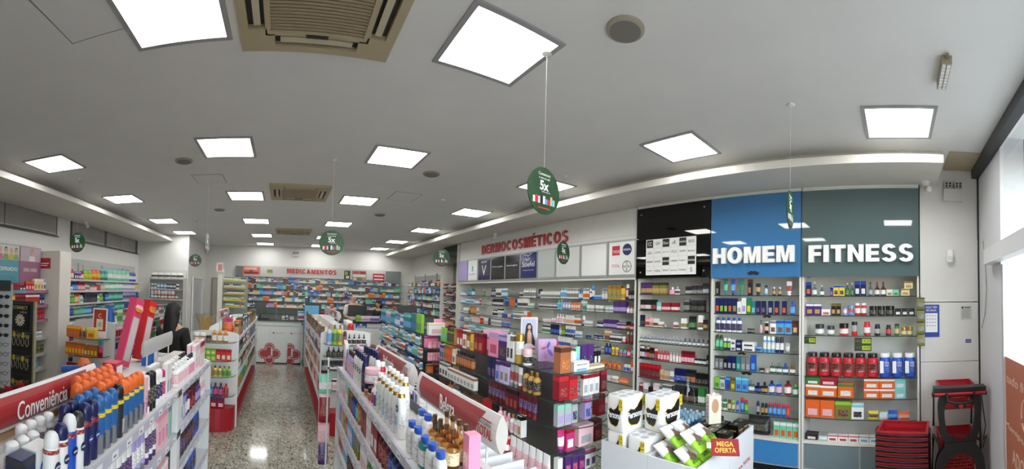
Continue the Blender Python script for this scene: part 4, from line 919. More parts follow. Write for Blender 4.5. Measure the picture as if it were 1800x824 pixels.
# counter
CW_ = mat('d9dad8', .3)
RCR = mat('9c2128', .35)
def cross(parent, x, z, s, y, half=False, M=None):
    M = M or RCR
    def ring(off, MM, yy):
        P = []
        r = s * .225 - off; b = s * .5 - off
        for q in range(4):
            c, n = math.cos(q * PI / 2), math.sin(q * PI / 2)
            for k in range(-6, 7):
                th = k * PI / 12
                px_, pz_ = (b - r) + r * math.cos(th), r * math.sin(th)
                P.append((x + px_ * c - pz_ * n, z + px_ * n + pz_ * c))
            P.append((x + r * c - r * n, z + r * n + r * c))
        if half: P = [(max(p[0], x - .055), p[1]) for p in P]
        m = MB(); m.prism(P, yy, yy + .0015, MM, 'y'); return m
    o = ring(0, M, y).build('red_cross', parent)
    ring(s * .045, LW, y - .0012).build('white_outline', o)
    ring(s * .062, M, y - .0024).build('cross_centre', o)
    m = MB(); pts = [(x + s * .10 * math.cos(t_), y - .003, z - .02 + s * .22 * math.sin(t_) + .02) for t_ in [k * PI / 8 for k in range(-4 if half else -8, 5)]]
    m.tube([(x + s * .09, y - .003, z + s * .25), (x + s * .09, y - .003, z - s * .06), (x + s * .05, y - .003, z - s * .12), (x - s * .06, y - .003, z - s * .12)], s * .02, LW)
    m.tube([(x - s * .13, y - .003, z + s * .2), (x - s * .1, y - .003, z + s * .29), (x, y - .003, z + s * .34), (x + s * .1, y - .003, z + s * .29), (x + s * .13, y - .003, z + s * .15), (x + s * .13, y - .003, z - s * .12), (x + s * .08, y - .003, z - s * .19), (x - s * .13, y - .003, z - s * .19)], s * .014, LW)
    m.build('capsule_outline', o)
def counter(x0, x1, label, doors, crosses):
    t = thing('service_counter', label, 'counter')
    MB().box(x0, x1, 9.92, 10.5, .05, 1.08, CW_).build('body', t)
    MB().box(x0, x1, 9.96, 10.5, 0, .05, BK).build('plinth', t)
    MB().box(x0 - .01, x1 + .01, 9.86, 10.56, 1.08, 1.12, mat('1c1c1d', .25)).build('worktop', t)
    MB().box(x0 + .02, x1 - .1, 9.905, 9.92, .97, 1.07, mat('cfd4cf', .3)).build('drawer', t)
    for k, (a, b) in enumerate(doors):
        d = MB().box(a, b, 9.90, 9.92, .03, .945, CW_).build('door', t)
        MB().box(a, b, 9.895, 9.91, .945, .955, mat('b0b2b0', .4)).build('edge_trim', d)
        if k in crosses:
            cross(d, crosses[k], .25, .56, 9.893, k == 2)
            MB().disc((a + .09, 9.898, .78), .022, RCR, 'y', 12, .002).build('logo', d)
            lettering('drogaria TOTAL', .26, .03, RCR, d, (a + .25, 9.899, .78), depth=.0005)
    return t
counter(-.76, .5, 'white service counter with dark worktop at the end of the aisle', [(-.74, -.33), (-.30, .13), (.15, .48)], {1: -.30, 2: .21})
counter(.56, 3.6, 'white service counter section with blue sign where the two staff stand', [(1.2, 2.02), (2.04, 2.72), (2.74, 3.58)], {1: 2.35})
tag(MB().box(1.88, 2.18, 9.895, 9.903, .97, 1.075, mat('1f4f9a', .4)).box(1.99, 2.05, 9.893, 9.895, 1.02, 1.06, LW).box(1.92, 2.14, 9.893, 9.895, .985, .998, LW).build('counter_sign'), 'blue sign with white mark on the front of the staffed counter', 'sign')
t = thing('totem_fridge', 'tall light blue slim display case between the two counters', 'display', (.72, 9.68, 0))
MB().box(-.17, .17, -.12, .15, .06, 1.5, mat('4fa6d2', .35, vary=.1, scale=5)).build('body', t)
MB().box(-.15, .15, -.126, -.12, .3, 1.3, mat('67b8e0', .25)).build('front_panel', t)
MB().box(-.17, .17, -.12, .15, 0, .06, BK).build('foot', t)
def monitor(x, y, rz, label, w=.5, h=.3):
    t = thing('monitor', label, 'monitor', (x, y, 1.1205), rz, 'monitors on the counter')
    MB().loft([(0, .11, .08, 3, BK), (.012, .11, .08, 3, BK)], 16).build('foot', t)
    MB().box(-.02, .02, -.0, .02, .012, .2, BK).build('stand', t)
    MB().box(-w / 2, w / 2, -.025, 0, .11, .11 + h, mat('101012', .35)).build('screen', t)
monitor(-.58, 10.15, .1, 'black monitor at the window-side end of the counter', .3, .3)
monitor(.80, 10.3, 0, 'black monitor behind the light blue display case', .42, .32)
monitor(1.97, 10.2, 0, 'black monitor in front of the bald man', .5, .3)
monitor(3.35, 10.25, -.2, 'black monitor at the cosmetics-side end of the counter', .52, .32)
o = thing('keyboard', 'black keyboard on the worktop before the first monitor', 'keyboard', (-.5, 9.98, 1.1205))
MB().box(-.18, .18, -.06, .06, 0, .018, BK).build('base', o)
m = MB()
for a in range(12):
    for b in range(4): m.box(-.17 + a * .0285, -.146 + a * .0285, -.05 + b * .026, -.03 + b * .026, .018, .024, mat('2d2d30', .5))
m.build('keys', o)
CR = Row((-.1, 9.88, 1.12), (1, 0), 3.7, .4)
lay(CR, 1.1203, 'the counter worktop', '+8;box white/grey/silver 7 9;+2;bottle white/blue/white 6 11;+4;box tan/white/cream 10 8;+10;box:carton white/magenta/skyblue 16 22;box:carton mint/white/mint 14 20;+120;box:carton lime/olive/lime 12 16;box:carton rose/lilac/white x2 12 14;box:carton lilac/purple/white x2 12 14;box:carton purple/lilac/navy 12 16', inset=.1)
o = thing('plastic_bin', 'red plastic bin behind the counter beside the man', 'bin', (1.30, 11.3, 0))
MB().loft([(0, .15, .12, 4, mat('c2302a', .4)), (1.25, .22, .17, 4, mat('c2302a', .4)), (1.255, .22, .17, 4, mat('c2302a', .4))], 16).build('body', o)
MB().loft([(1.24, .232, .182, 4, mat('a8241f', .4)), (1.27, .235, .185, 4, mat('a8241f', .4))], 16).build('rim', o)
# little ceiling and wall devices
def camera_dome(x, y, z, rz, label):
    t = thing('security_camera', label, 'camera', (x, y, z), rz)
    MB().loft([(-.05, .03, .03, 2, WHITE), (-.01, .045, .045, 2, WHITE), (0, .05, .05, 2, WHITE)], 16).build('base', t)
    b = MB().loft([(0, .028, .028, 2, WHITE), (.09, .03, .03, 2, WHITE), (.10, .022, .022, 2, BK)], 14, Matrix.Translation((0, 0, -.075)) @ Matrix.Rotation(PI / 2 + .3, 4, 'X')).build('lens_housing', t)
camera_dome(4.0, -.30, SOF, -1.2, 'white security camera under the bulkhead at the fitness corner')
camera_dome(-3.85, 6.9, SOF, .9, 'white security camera under the bulkhead by the roller blinds')
camera_dome(3.95, 6.6, SOF, -.8, 'white security camera under the bulkhead above the red wall lettering')
t = thing('emergency_lamp', 'white emergency lamp with twin heads on the corner wall above the shutter track', 'lamp', (4.134, -.6, 2.95), -PI / 2)
MB().box(-.1, .1, -.06, 0, 0, .13, mat('cfcdc6', .5)).build('housing', t)
for s in (-1, 1):
    h = MB().box(s * .055 - .04, s * .055 + .04, -.07, -.02, .135, .20, mat('b5b2a8', .4)).build('lamp_head', t)
    m = MB()
    for i in (-1, 1):
        for j in (-1, 1): m.disc((s * .055 + i * .018, -.072, .167 + j * .014), .011, BK, 'y', 10, .004)
    m.build('led_cluster', h)
t = thing('emergency_lamp', 'small white emergency lamp above the MEDICAMENTOS board on the back wall', 'lamp', (.38, 12.97, 2.98))
MB().box(-.1, .1, -.05, 0, 0, .1, mat('cfcdc6', .5)).build('housing', t)
for s in (-1, 1): MB().box(s * .055 - .035, s * .055 + .035, -.06, -.02, .105, .16, mat('8f8d88', .4)).build('lamp_head', t)
# white panelled corner wall by the shop front
PNL = mat('dad8d3', .4, vary=.01)
struct('trim_5', MB().box(4.12, 4.449, -.865, -.245, .0, 1.245, PNL).box(4.12, 4.449, -.865, -.245, 1.25, 1.872, PNL).box(4.12, 4.449, -.865, -.245, 1.88, 2.55, PNL).box(4.135, 4.449, -.865, -.245, 2.55, 3.123, PNL).box(4.135, 4.449, -.865, -.425, 3.123, CEIL - .002, PNL))
struct('trim_6', MB().box(4.10, 4.40, -.879, -.866, 0, CEIL - .06, mat('161617', .3)))
o = thing('recharge_poster', 'blue poster reading AQUI TEM RECARGA on the white corner panel', 'poster', (4.113, -.36, 1.68), -PI / 2)
MB().box(-.085, .085, 0, .005, -.17, .17, mat('1f3f9c', .35)).build('sheet', o)
MB().box(-.065, .065, -.001, 0, -.12, .08, LW).build('white_area', o)
lettering('AQUI TEM', .12, .025, LW, o, (0, -.001, .14), depth=.0004)
lettering('RECARGA', .11, .022, LW, o, (0, -.001, .11), depth=.0004)
for a in range(4):
    for b in range(4): MB().box(-.05 + a * .028, -.034 + a * .028, -.0016, -.001, .05 - b * .035, .056 - b * .035, mat('3a5aa8', .5)).build('print_mark', o)
o = thing('notice', 'small grey printed notice high on the white corner panel', 'sign', (4.115, -.735, 1.76), -PI / 2)
MB().box(-.06, .06, 0, .004, -.075, .075, mat('c6c6c4', .5)).build('sheet', o)
m = MB()
for k in range(7): m.box(-.05, .05 - .01 * (k % 3), -.0006, 0, .03 - k * .014, .036 - k * .014, mat('8a8a8a', .6))
m.box(-.05, -.03, -.0006, 0, .045, .065, BK).box(-.02, .045, -.0006, 0, .05, .06, BK)
m.build('print', o)
o = thing('notice', 'tiny blue sticker on the white corner panel', 'sign', (4.117, -.755, 1.46), -PI / 2)
MB().box(-.03, .03, 0, .002, -.018, .018, mat('27418f', .4)).build('sheet', o)
lettering('AVISO', .045, .012, LW, o, (0, -.0006, 0), depth=.0003)
o = thing('motion_sensor', 'white rounded motion sensor on the corner panel', 'sensor', (4.119, -.56, 2.36), -PI / 2)
MB().loft([(-.07, .03, .02, 4, WHITE), (-.06, .035, .03, 4, WHITE), (.06, .035, .03, 4, WHITE), (.07, .03, .02, 4, WHITE)], 16, Matrix.Translation((0, -.03, 0))).build('housing', o)
MB().box(-.022, .022, -.063, -.058, -.04, .0, mat('c5c8cc', .2)).build('lens', o)
tag(MB().tube([(3.9, -.875, 2.5), (3.78, -.872, 2.3), (3.74, -.872, 2.0), (3.82, -.872, 1.75), (3.98, -.872, 1.6)], .003, mat('55555a', .5)).build('cable'), 'thin grey cable hanging on the pillar by the shop window', 'cable')
# ---------------------------------------------------------------- people
SKIN = mat('c39a80', .5)
def skin_mesh(name, pts, edges, M, parent, sub=2):
    """pts: name -> (x, y, z, radius x, radius y)"""
    ks = list(pts)
    me = D.meshes.new(name)
    me.from_pydata([pts[k][:3] for k in ks], [(ks.index(a), ks.index(b)) for a, b in edges], [])
    me.materials.append(M)
    o = obj(name, me, parent)
    md = o.modifiers.new('skin', 'SKIN'); md.use_smooth_shade = True
    for i, k in enumerate(ks):
        v = me.skin_vertices[0].data[i]
        v.radius = pts[k][3:5] if len(pts[k]) > 4 else (pts[k][3], pts[k][3])
        v.use_root = i == 0
    s = o.modifiers.new('smooth', 'SUBSURF'); s.levels = 1; s.render_levels = sub
    return o
def person(label, loc, rz, k=1.0, top='black', trousers='charcoal', hair='0d0c0c', long_hair=True, female=True, head=(0, 0), larm=None, rarm=None, sleeve=True, bald=False):
    """faces local -y; k scales a 1.70 m figure; larm / rarm: elbow and wrist points"""
    t = thing('person', label, 'person', loc, rz); t.scale = (k, k, k)
    sw = .165 if female else .19
    hx, hy = head
    P = {'pelvis': (0, 0, .93, .135, .10), 'waist': (0, 0, 1.08, .13, .095), 'chest': (0, .01, 1.25, .155, .11), 'collar': (0, .02, 1.40, .10, .075), 'neck': (hx * .3, .01 + hy * .3, 1.47, .05, .05), 'skull': (hx * .7, -.005 + hy * .7, 1.55, .062, .068),
         'mid': (hx, -.015 + hy, 1.60, .072, .085), 'crown': (hx, -.005 + hy, 1.655, .058, .07), 'nose': (hx, -.10 + hy, 1.575, .012, .014)}
    E = [('pelvis', 'waist'), ('waist', 'chest'), ('chest', 'collar'), ('collar', 'neck'), ('neck', 'skull'), ('skull', 'mid'), ('mid', 'crown'), ('mid', 'nose')]
    for s, arm in ((-1, larm), (1, rarm)):
        el, wr = arm or ((s * (sw + .07), .02, 1.10), (s * (sw + .08), -.08, .86))
        n = 'lr'[s > 0]
        P['sh' + n] = (s * sw, .015, 1.37, .055, .055); P['el' + n] = el + (.04, .04); P['wr' + n] = wr + (.026, .022)
        E += [('collar', 'sh' + n), ('sh' + n, 'el' + n), ('el' + n, 'wr' + n)]
        d = (Vector(wr) - Vector(el)).normalized(); sd = Vector((0, 0, 1)).cross(d); sd = sd.normalized() if sd.length > .1 else Vector((0, 1, 0))
        pm = Vector(wr) + d * .06
        P['pm' + n] = tuple(pm) + (.032, .018); E.append(('wr' + n, 'pm' + n))
        for f, (o_, L) in enumerate(((-.027, .07), (-.009, .08), (.009, .075), (.026, .06))):
            a = pm + sd * o_ + d * .03; c = a + d * L * .5; e = c + d * L * .35 + Vector((0, 0, -.015))
            for q, v in enumerate((a, c, e)): P['f%s%d%d' % (n, f, q)] = tuple(v) + (.009, .009)
            E += [('pm' + n, 'f%s%d0' % (n, f)), ('f%s%d0' % (n, f), 'f%s%d1' % (n, f)), ('f%s%d1' % (n, f), 'f%s%d2' % (n, f))]
        a = pm - d * .03 - sd * .035; c = a + d * .035 - sd * .015
        P['t%s0' % n] = tuple(a) + (.011, .011); P['t%s1' % n] = tuple(c) + (.009, .009); E += [('wr' + n, 't%s0' % n), ('t%s0' % n, 't%s1' % n)]
        P['hp' + n] = (s * .09, 0, .86, .085, .09); P['kn' + n] = (s * .095, -.01, .48, .055, .058); P['an' + n] = (s * .095, .02, .09, .036, .04); P['to' + n] = (s * .10, -.14, .03, .036, .026)
        E += [('pelvis', 'hp' + n), ('hp' + n, 'kn' + n), ('kn' + n, 'an' + n), ('an' + n, 'to' + n)]
    skin_mesh('body', P, E, SKIN, t)
    g = .025
    def cl(keys, grow=g): return {q: P[q][:3] + (P[q][3] + grow, P[q][4] + grow) for q in keys}
    tk = ['pelvis', 'waist', 'chest', 'collar']; te = [('pelvis', 'waist'), ('waist', 'chest'), ('chest', 'collar')]
    for n in 'lr':
        tk += ['sh' + n, 'el' + n]; te += [('collar', 'sh' + n), ('sh' + n, 'el' + n)]
        if sleeve: tk.append('wr' + n); te.append(('el' + n, 'wr' + n))
    skin_mesh('shirt', cl(tk), te, mat(top, .7), t)
    lk = ['pelvis']; le = []
    for n in 'lr': lk += ['hp' + n, 'kn' + n, 'an' + n]; le += [('pelvis', 'hp' + n), ('hp' + n, 'kn' + n), ('kn' + n, 'an' + n)]
    skin_mesh('trousers', cl(lk, .018), le, mat(trousers, .75), t)
    for n in 'lr':
        a, b = P['an' + n], P['to' + n]
        MB().loft([(0, .05, .13, 2.5, BK), (.03, .05, .13, 2.5, BK), (.075, .04, .09, 2.5, BK), (.09, .03, .04, 2.5, BK)], 14, Matrix.Translation((a[0], -.06, 0))).build('shoe', t)
    hm = Matrix.Translation((hx, hy, 0))
    H = mat(hair, .6)
    if not bald:
        if long_hair:
            R_ = [(1.18, .06, .02, .10), (1.26, .085, .035, .095), (1.38, .095, .05, .08), (1.50, .098, .08, .05), (1.58, .098, .10, .025), (1.65, .092, .10, .012), (1.70, .07, .075, .005), (1.725, .03, .035, .005)]
            m = MB(); rings = []
            b0 = len(m.v); n_ = 18
            for z, rx, ry, oy in R_:
                for i in range(n_):
                    a = 2 * PI * i / n_
                    y = oy + math.sin(a) * ry
                    if z < 1.62 and y < -.02 + oy: y = max(y, -.015 + oy * .5)
                    w_ = 1 + .05 * math.sin(7 * a + z * 9)
                    m.v.append((hx + math.cos(a) * rx * w_, hy + y, z))
            for r in range(len(R_) - 1):
                for i in range(n_):
                    j = (i + 1) % n_
                    m.face((b0 + r * n_ + i, b0 + r * n_ + j, b0 + (r + 1) * n_ + j, b0 + (r + 1) * n_ + i), H, True)
            m.face([b0 + i for i in range(n_)][::-1], H); m.face([b0 + (len(R_) - 1) * n_ + i for i in range(n_)], H)
            m.build('hair', t)
        else:
            MB().loft([(1.60, .095, .10, 2, H), (1.66, .09, .098, 2, H), (1.71, .06, .065, 2, H), (1.725, .02, .02, 2, H)], 16, Matrix.Translation((hx, .012 + hy, 0))).build('hair', t)
    else:
        MB().loft([(1.555, .088, .055, 2, mat('8a8580', .7)), (1.60, .092, .06, 2, mat('8a8580', .7)), (1.63, .088, .055, 2, mat('8a8580', .7))], 16, Matrix.Translation((hx, .045 + hy, 0))).build('hair', t)
    for s in (-1, 1):
        MB().loft([(-.008, .006, .006, 2, BK), (.0, .012, .007, 2, BK), (.008, .006, .006, 2, BK)], 8, Matrix.Translation((hx + s * .032, hy - .092, 1.605))).build('eye', t)
        MB().loft([(-.028, .008, .012, 2, SKIN), (0, .012, .02, 2, SKIN), (.028, .009, .016, 2, SKIN)], 8, Matrix.Translation((hx + s * .083, hy, 1.595))).build('ear', t)
    MB().loft([(-.006, .012, .004, 2, mat('9c5a52', .5)), (0, .024, .006, 2, mat('9c5a52', .5)), (.006, .012, .004, 2, mat('9c5a52', .5))], 10, Matrix.Translation((hx, hy - .083, 1.533))).build('mouth', t)
    return t
person('person with long black hair in black clothes standing behind the gondola, seen from behind', (-1.32, 4.62, 0), PI - .3, .985, top='black', trousers='black', larm=((-.215, -.03, 1.1), (-.16, -.24, 1.05)), rarm=((.215, -.03, 1.1), (.16, -.24, 1.08)))
person('person with a shaved head in a white shirt behind the monitor at the counter', (2.05, 11.2, 0), .25, 1.06, top='d6d6d4', trousers='charcoal', female=False, bald=True, sleeve=False, larm=((-.27, -.02, 1.12), (-.2, -.27, 1.06)), rarm=((.27, -.02, 1.12), (.18, -.28, 1.06)))
person('person with long black hair in a black top leaning towards the monitor at the counter', (2.80, 11.1, 0), -1.0, .97, top='black', trousers='black', head=(0, -.05), larm=((-.24, -.06, 1.12), (-.14, -.3, 1.1)), rarm=((.24, -.06, 1.12), (.14, -.3, 1.1)))
# ---------------------------------------------------------------- gondolas
GW = mat('d9d9d8', .4)
STRIP = mat('b9b9c6', .3)
REDB = mat('a01824', .4)
def gondola(name, label, x0, x1, y0, y1, zr, zl, spine, glass=False, joints=(), end=None, endtop=1.3, endx=None, farpanel=True, red=False, posts=True, xs=None):
    """zr / zl: shelf heights on the aisle-right (+x) and aisle-left (-x) faces; end: shelf heights of the rounded end at y0"""
    t = thing(name, label, 'shelf unit')
    xm = (x0 + x1) / 2; xc = xs or xm
    sp = mat('6f696b', .25, .3) if glass else GW
    MB().box(xc - .018, xc + .018, y0, y1, .1, spine, sp).build('back_panel', t)
    MB().box(x0 + .02, x1 - .02, y0 + .01, y1 - .01, 0, .1, REDB if red else GW).build('base', t)
    js = [y0] + list(joints) + [y1]
    for zs, s in ((zr, 1), (zl, -1)):
        for z in zs:
            for a, b in zip(js, js[1:]):
                if glass:
                    shelf_slab(t, xc + .019 if s > 0 else x0, x1 if s > 0 else xc - .019, a + .002, b - .002, z, 'x+' if s > 0 else 'x-')
                else:
                    sh = MB().box(xc + .019 if s > 0 else x0 + .012, x1 - .012 if s > 0 else xc - .019, a + .004, b - .004, z - .025, z, GW).build('shelf', t)
                    xe = x1 if s > 0 else x0
                    p = MB().box(min(xe, xe - s * .012), max(xe, xe - s * .012), a + .004, b - .004, z - .035, z + .006, STRIP)
                    n = int((b - a) / .14)
                    for k in range(n):
                        yy = a + .05 + k * .14
                        p.box(min(xe + s * .0008, xe), max(xe + s * .0008, xe), yy, yy + .055, z - .029, z + .001, mat('e6e6e6', .5)).box(min(xe + s * .0012, xe + s * .0008), max(xe + s * .0012, xe + s * .0008), yy + .01, yy + .035, z - .02, z - .012, mat('77777a', .6))
                    p.build('price_strip', sh)
    if posts:
        for y in js[1:-1] if not glass else []:
            MB().box(x1 - .04, x1, y - .035, y + .035, 0, spine - .02, GW).build('upright', t)
    if farpanel:
        P = [(x0, 0), (x1, 0), (x1, spine - .04)] + [(xm + (x1 - xm) * math.cos(k * PI / 10), spine - .04 + .05 * math.sin(k * PI / 10)) for k in range(1, 10)] + [(x0, spine - .04)]
        MB().prism(P, y1, y1 + .03, GW, 'y').build('end_panel', t)
    if end:
        ex0, ex1 = endx or (x0, x1)
        ec, ew = (ex0 + ex1) / 2, (ex1 - ex0) / 2
        if not glass:
            P = [(x0, 0), (x1, 0), (x1, endtop - .05)] + [(xm + (x1 - xm) * math.cos(k * PI / 10), endtop - .05 + .05 * math.sin(k * PI / 10)) for k in range(1, 10)] + [(x0, endtop - .05)]
            MB().prism(P, y0 - .03, y0, GW, 'y').build('end_panel', t)
        yb = y0 - .032
        for z in end:
            P = [(ex0, yb)] + [(ec - ew * math.cos(k * PI / 14), yb - .02 - (.26 if not glass else .3) * math.sin(k * PI / 14) ** .8) for k in range(15)] + [(ex1, yb)]
            m = MB(); m.prism(P, z - .009, z, GLASS, 'z')
            for k in range(1, 16):
                a, b = P[k], P[(k + 1)]
                if k < 16: m.quad((a[0], a[1] - .0006, z - .009), (b[0], b[1] - .0006, z - .009), (b[0], b[1] - .0006, z), (a[0], a[1] - .0006, z), EDGE)
            m.build('end_shelf', t)
        if red:
            P = [(ex0, yb)] + [(ec - ew * math.cos(k * PI / 14), yb - .02 - .24 * math.sin(k * PI / 14) ** .8) for k in range(15)] + [(ex1, yb)]
            MB().prism(P, 0, .30, REDB, 'z').build('end_plinth', t)
    return t
def endrow(x0, x1, y0): return Row((x0 + .02, y0 - .24, 0), (1, 0), x1 - x0 - .04, .22)
# hanging prism signs over the near gondolas
def prism_sign(name, label, x, y0, y1, z0, z1, c, text, face, tw=.5, toff=0., total=True, poles=True):
    """triangular tube along y; face +1: print readable from +x, -1 from -x"""
    t = thing(name, label, 'sign', (x, (y0 + y1) / 2, 0)); tk = .026 if c else .008
    L = (y1 - y0) / 2; h = z1 - z0
    n = 9
    P = [(-.004, z1)] + [(.004 + tk * math.sin(k * PI / n), z1 - h * k / n) for k in range(n + 1)] + [(-.004, z0)] + [(-.004 - tk * math.sin(k * PI / n), z0 + h * k / n) for k in range(1, n)]
    MB().prism(P, -L, L, mat('dcdcdc' if c else 'b9bab8', .35), 'y', mat('b5b2aa', .5)).build('body', t)
    def px_(zz): return .004 + tk * math.sin((z1 - zz) / h * PI)
    if c:
        m = MB(); ss = face
        ya, yb = (-L + .0, L * .62) if face > 0 else (-L * .55, L * .88)
        for k in range(n):
            za, zb = z1 - h * (.07 + .80 * k / n), z1 - h * (.07 + .80 * (k + 1) / n)
            ea = (k / n) * .08; eb = ((k + 1) / n) * .08
            A = (ss * (px_(za) + .0012)); B = (ss * (px_(zb) + .0012))
            if face > 0: m.quad((A, ya, za), (B, ya, zb), (B, yb + .1 - eb, zb), (A, yb + .1 - ea, za), mat(c, .3))
            else: m.quad((A, ya - .1 + ea, za), (A, yb, za), (B, yb, zb), (B, ya - .1 + eb, zb), mat(c, .3))
        m.build('printed_band', t)
        zc = (z0 + z1) / 2
        lettering(text, tw, h * .5, LW, t, (ss * (px_(zc) + .004), toff, zc), PI / 2 * face, depth=.001)
        if total:
            lettering('TOTAL', .13, h * .28, mat('a8242c', .4), t, (ss * (px_(zc - .02) + .003), L * .82 if face > 0 else -L * .80, zc - h * .05), PI / 2 * face, depth=.001)
            lettering('DROGARIA', .12, h * .1, mat('8a8a8a', .4), t, (ss * (px_(zc + .02) + .003), L * .82 if face > 0 else -L * .80, zc + h * .18), PI / 2 * face, depth=.001)
            MB().box(min(ss * .030, ss * .0325), max(ss * .030, ss * .0325), (L * .82 if face > 0 else -L * .80) - .06, (L * .82 if face > 0 else -L * .80) + .06, zc + h * .27, zc + h * .30, mat('a8242c', .4)).build('red_line', t)
    if poles:
        for s in (-.75, .75): MB().tube([(0, s * L, poles), (0, s * L, z0 + .02)], .006, GW, 8).build('pole', t)
    return t
# --- left of the aisle, near: deodorants and snacks
gondola('store_gondola', 'white gondola of deodorants and snacks under the Conveniencia sign', -1.3, -.6, .30, 3.3, [1.26, 1.01, .76, .5], [1.26, 1.0, .74], 1.285, joints=(2.30,))
prism_sign('hanging_banner', 'long red and white banner reading Conveniencia above the deodorants', -.95, .75, 1.83, 1.33, 1.475, 'a02c30', 'Conveni\u00eancia', 1, .36, .045, poles=1.286)
prism_sign('hanging_banner', 'blank white banner on two thin poles above the doll boxes', -.95, 2.57, 3.28, 1.385, 1.50, None, '', 1, poles=1.286)
L1 = Row((-.612, .30, 0), (0, 1), 1.96, .31)
L2 = Row((-.612, 2.34, 0), (0, 1), .95, .31)
SH = 'the top shelf of the Conveniencia gondola'
nf = 'from the near end'
lay(L1, 1.26, SH, '@-20;roll black/charcoal/black x2 4.6 11.5;@30;roll white/silver/white 4.8 11.5', nf, parts=P_, inset=.02)
lay(L1, 1.26, SH, '@32;box:deodorant_carton navy/silver/charcoal 7 11.5 6;box:deodorant_carton white/blue/white 9 12 6', nf, parts=P_, inset=.075)
for o in L1.items: oval(o, 'NIVEA', '1c3fa0' if 'white' in o_size[o.name][3] else '3a4a6a', .5, .26)
lay(L1, 1.26, SH, '@18;spray white/silver/white x3 5 13', nf, parts=P_, inset=.14)
lay(L1, 1.26, SH, '@35;spray white/silver/white x4 5 13.5', nf, parts=P_, inset=.20)
lay(L1, 1.26, SH, '@88;aero white/crimson/white/white 5 18;aero white/crimson/navy/white 5 19;aero blue/crimson/white/blue 5 20.5;aero white/crimson/charcoal/white 5 20;aero navy/crimson/navy/navy x2 5 21.5;aero grey/yellow/cobalt/cobalt x3 5.6 21.5;aero charcoal/yellow/black/charcoal 5.4 22;aero grey/yellow/orange/cobalt x4 5.8 22.5;slim rose/pink/rose 3 19;spray white/charcoal/white 4.6 19;spray black/charcoal/black x2 4.6 19.5;+1;spray white/navy/white x2 4.8 18;spray white/magenta/magenta 4.8 17;+1;box:cosmetic_box white/silver/white x2 4.4 19;box:cosmetic_box white/rose/rose x2 5 19;box:cosmetic_box rose/pink/white 4 19;box:cosmetic_box mint/white/aqua x2 4.5 19', nf, parts=P_, gap=.003, inset=.02)
for o in L1.items[:6]: oval(o, 'NIVEA', '151d52' if not o_size[o.name][3].startswith('navy') else '2c3f8c', .42, .3)
for o in L1.items[6:15]: script(o, 'MONANGE', 'd8d8d8' if 'charcoal' in o_size[o.name][3] else '2c3a6a', .22, .42)
lay(L1, 1.26, SH, '@112;spray navy/red/navy x2 5 20.5;aero grey/yellow/cobalt/cobalt x3 5.6 21.5;aero grey/yellow/orange/cobalt x4 6 22.5;+16;spray white/rose/white x3 4.8 17;+2;box:cosmetic_box white/silver/white x3 5 18.5', nf, parts=P_, gap=.003, inset=.085)
lay(L1, 1.26, SH, '@135;aero grey/yellow/orange/cobalt x6 6 22.5', nf, parts=P_, gap=.003, inset=.152)
lay(L1, 1.26, SH, '@135;aero grey/yellow/orange/cobalt x6 6 22.5', nf, parts=P_, gap=.003, inset=.216)
lay(L2, 1.26, 'the top shelf of the second deodorant section', 'pump:soap_pump white/rose/white x5 5.5 15;bottle white/pink/charcoal x3 5 15;box:cosmetic_box white/rose/rose x3 5 20;box:cosmetic_box rose/white/crimson x3 5.4 20.5', nf, parts=P_, back=1)
S2 = 'the second shelf of the Conveniencia gondola'
lay(L1, 1.01, S2, '@150;bottle charcoal/grey/black x3 5 17;tube white/purple/white x5 5 19;tube lilac/white/grey x3 5 19;tube white/purple/purple x3 5 20;box:cosmetic_box rose/pink/pink x3 6 20;box:cosmetic_box mint/aqua/teal x2 4.5 20;box:cosmetic_box rose/white/pink x3 7 16', nf, parts=P_)
lay(L1, .76, 'the third shelf of the Conveniencia gondola', '@215;bottle white/silver/white x3 6 16;jar rose/white/peach x3 8 10;box:cosmetic_box rose/pink/white x4 7 14', nf)
lay(L2, 1.01, 'the second shelf of the second deodorant section', 'box:cosmetic_box white/mint/white x3 4 20;box:cosmetic_box lilac/white/purple x2 4 20;bottle navy/white/black x2 6 17;jar maroon/crimson/maroon x2 9 14;bottle purple/lilac/charcoal x3 5 14;tube white/rose/white x3 5 16', nf, parts=P_)
lay(L2, .76, 'the third shelf of the second deodorant section', 'bag:hair_accessory_bag charcoal/purple/black x3 8 20;bag:hair_accessory_bag navy/maroon/charcoal x3 8 20;bag:hair_accessory_bag blue/navy/black x2 9 19', nf)
lay(L2, .5, 'the fourth shelf of the second deodorant section', 'bag:hair_accessory_bag black/grey/charcoal x4 8 18;bag:hair_accessory_bag blue/black/navy x3 9 18', nf)
# cardboard trays of sweets on the other half
TR = mat('b08a62', .7, vary=.05)
R = random.Random(8)
for k, y in enumerate((.62, .92, 1.2, 1.5)):
    t = thing('cardboard_tray', 'open cardboard display tray of snack bars, %s from the near end behind the banner' % ORD[k], 'box', (-1.12, y, 1.261), 0, 'snack trays')
    MB().box(-.15, .15, -.12, .12, 0, .004, TR).box(-.15, -.145, -.12, .12, .004, .08, TR).box(-.145, .145, -.12, -.115, .004, .06, TR).box(-.145, .145, .115, .12, .004, .1, TR).build('tray', t)
    MB().box(.145, .15, -.12, .12, .004, .05, TR).build('front_flap', t)
    cc = (('white/skyblue/orange', 'skyblue/white/blue'), ('charcoal/gold/black', 'black/grey/charcoal'), ('brown/gold/maroon', 'tan/brown/gold'), ('maroon/red/brown', 'crimson/gold/red'))[k]
    for a in range(5):
        for b in range(2):
            put('bag', cc[(a + b) % 2], .05, .12, .025, (-1.12 + (b - .5) * .13 - .03, y - .095 + a * .046, 1.2655), R.uniform(-.03, .03), 'the %s snack tray behind the banner' % ORD[k], 'from the near end', 'snack_bar', True)
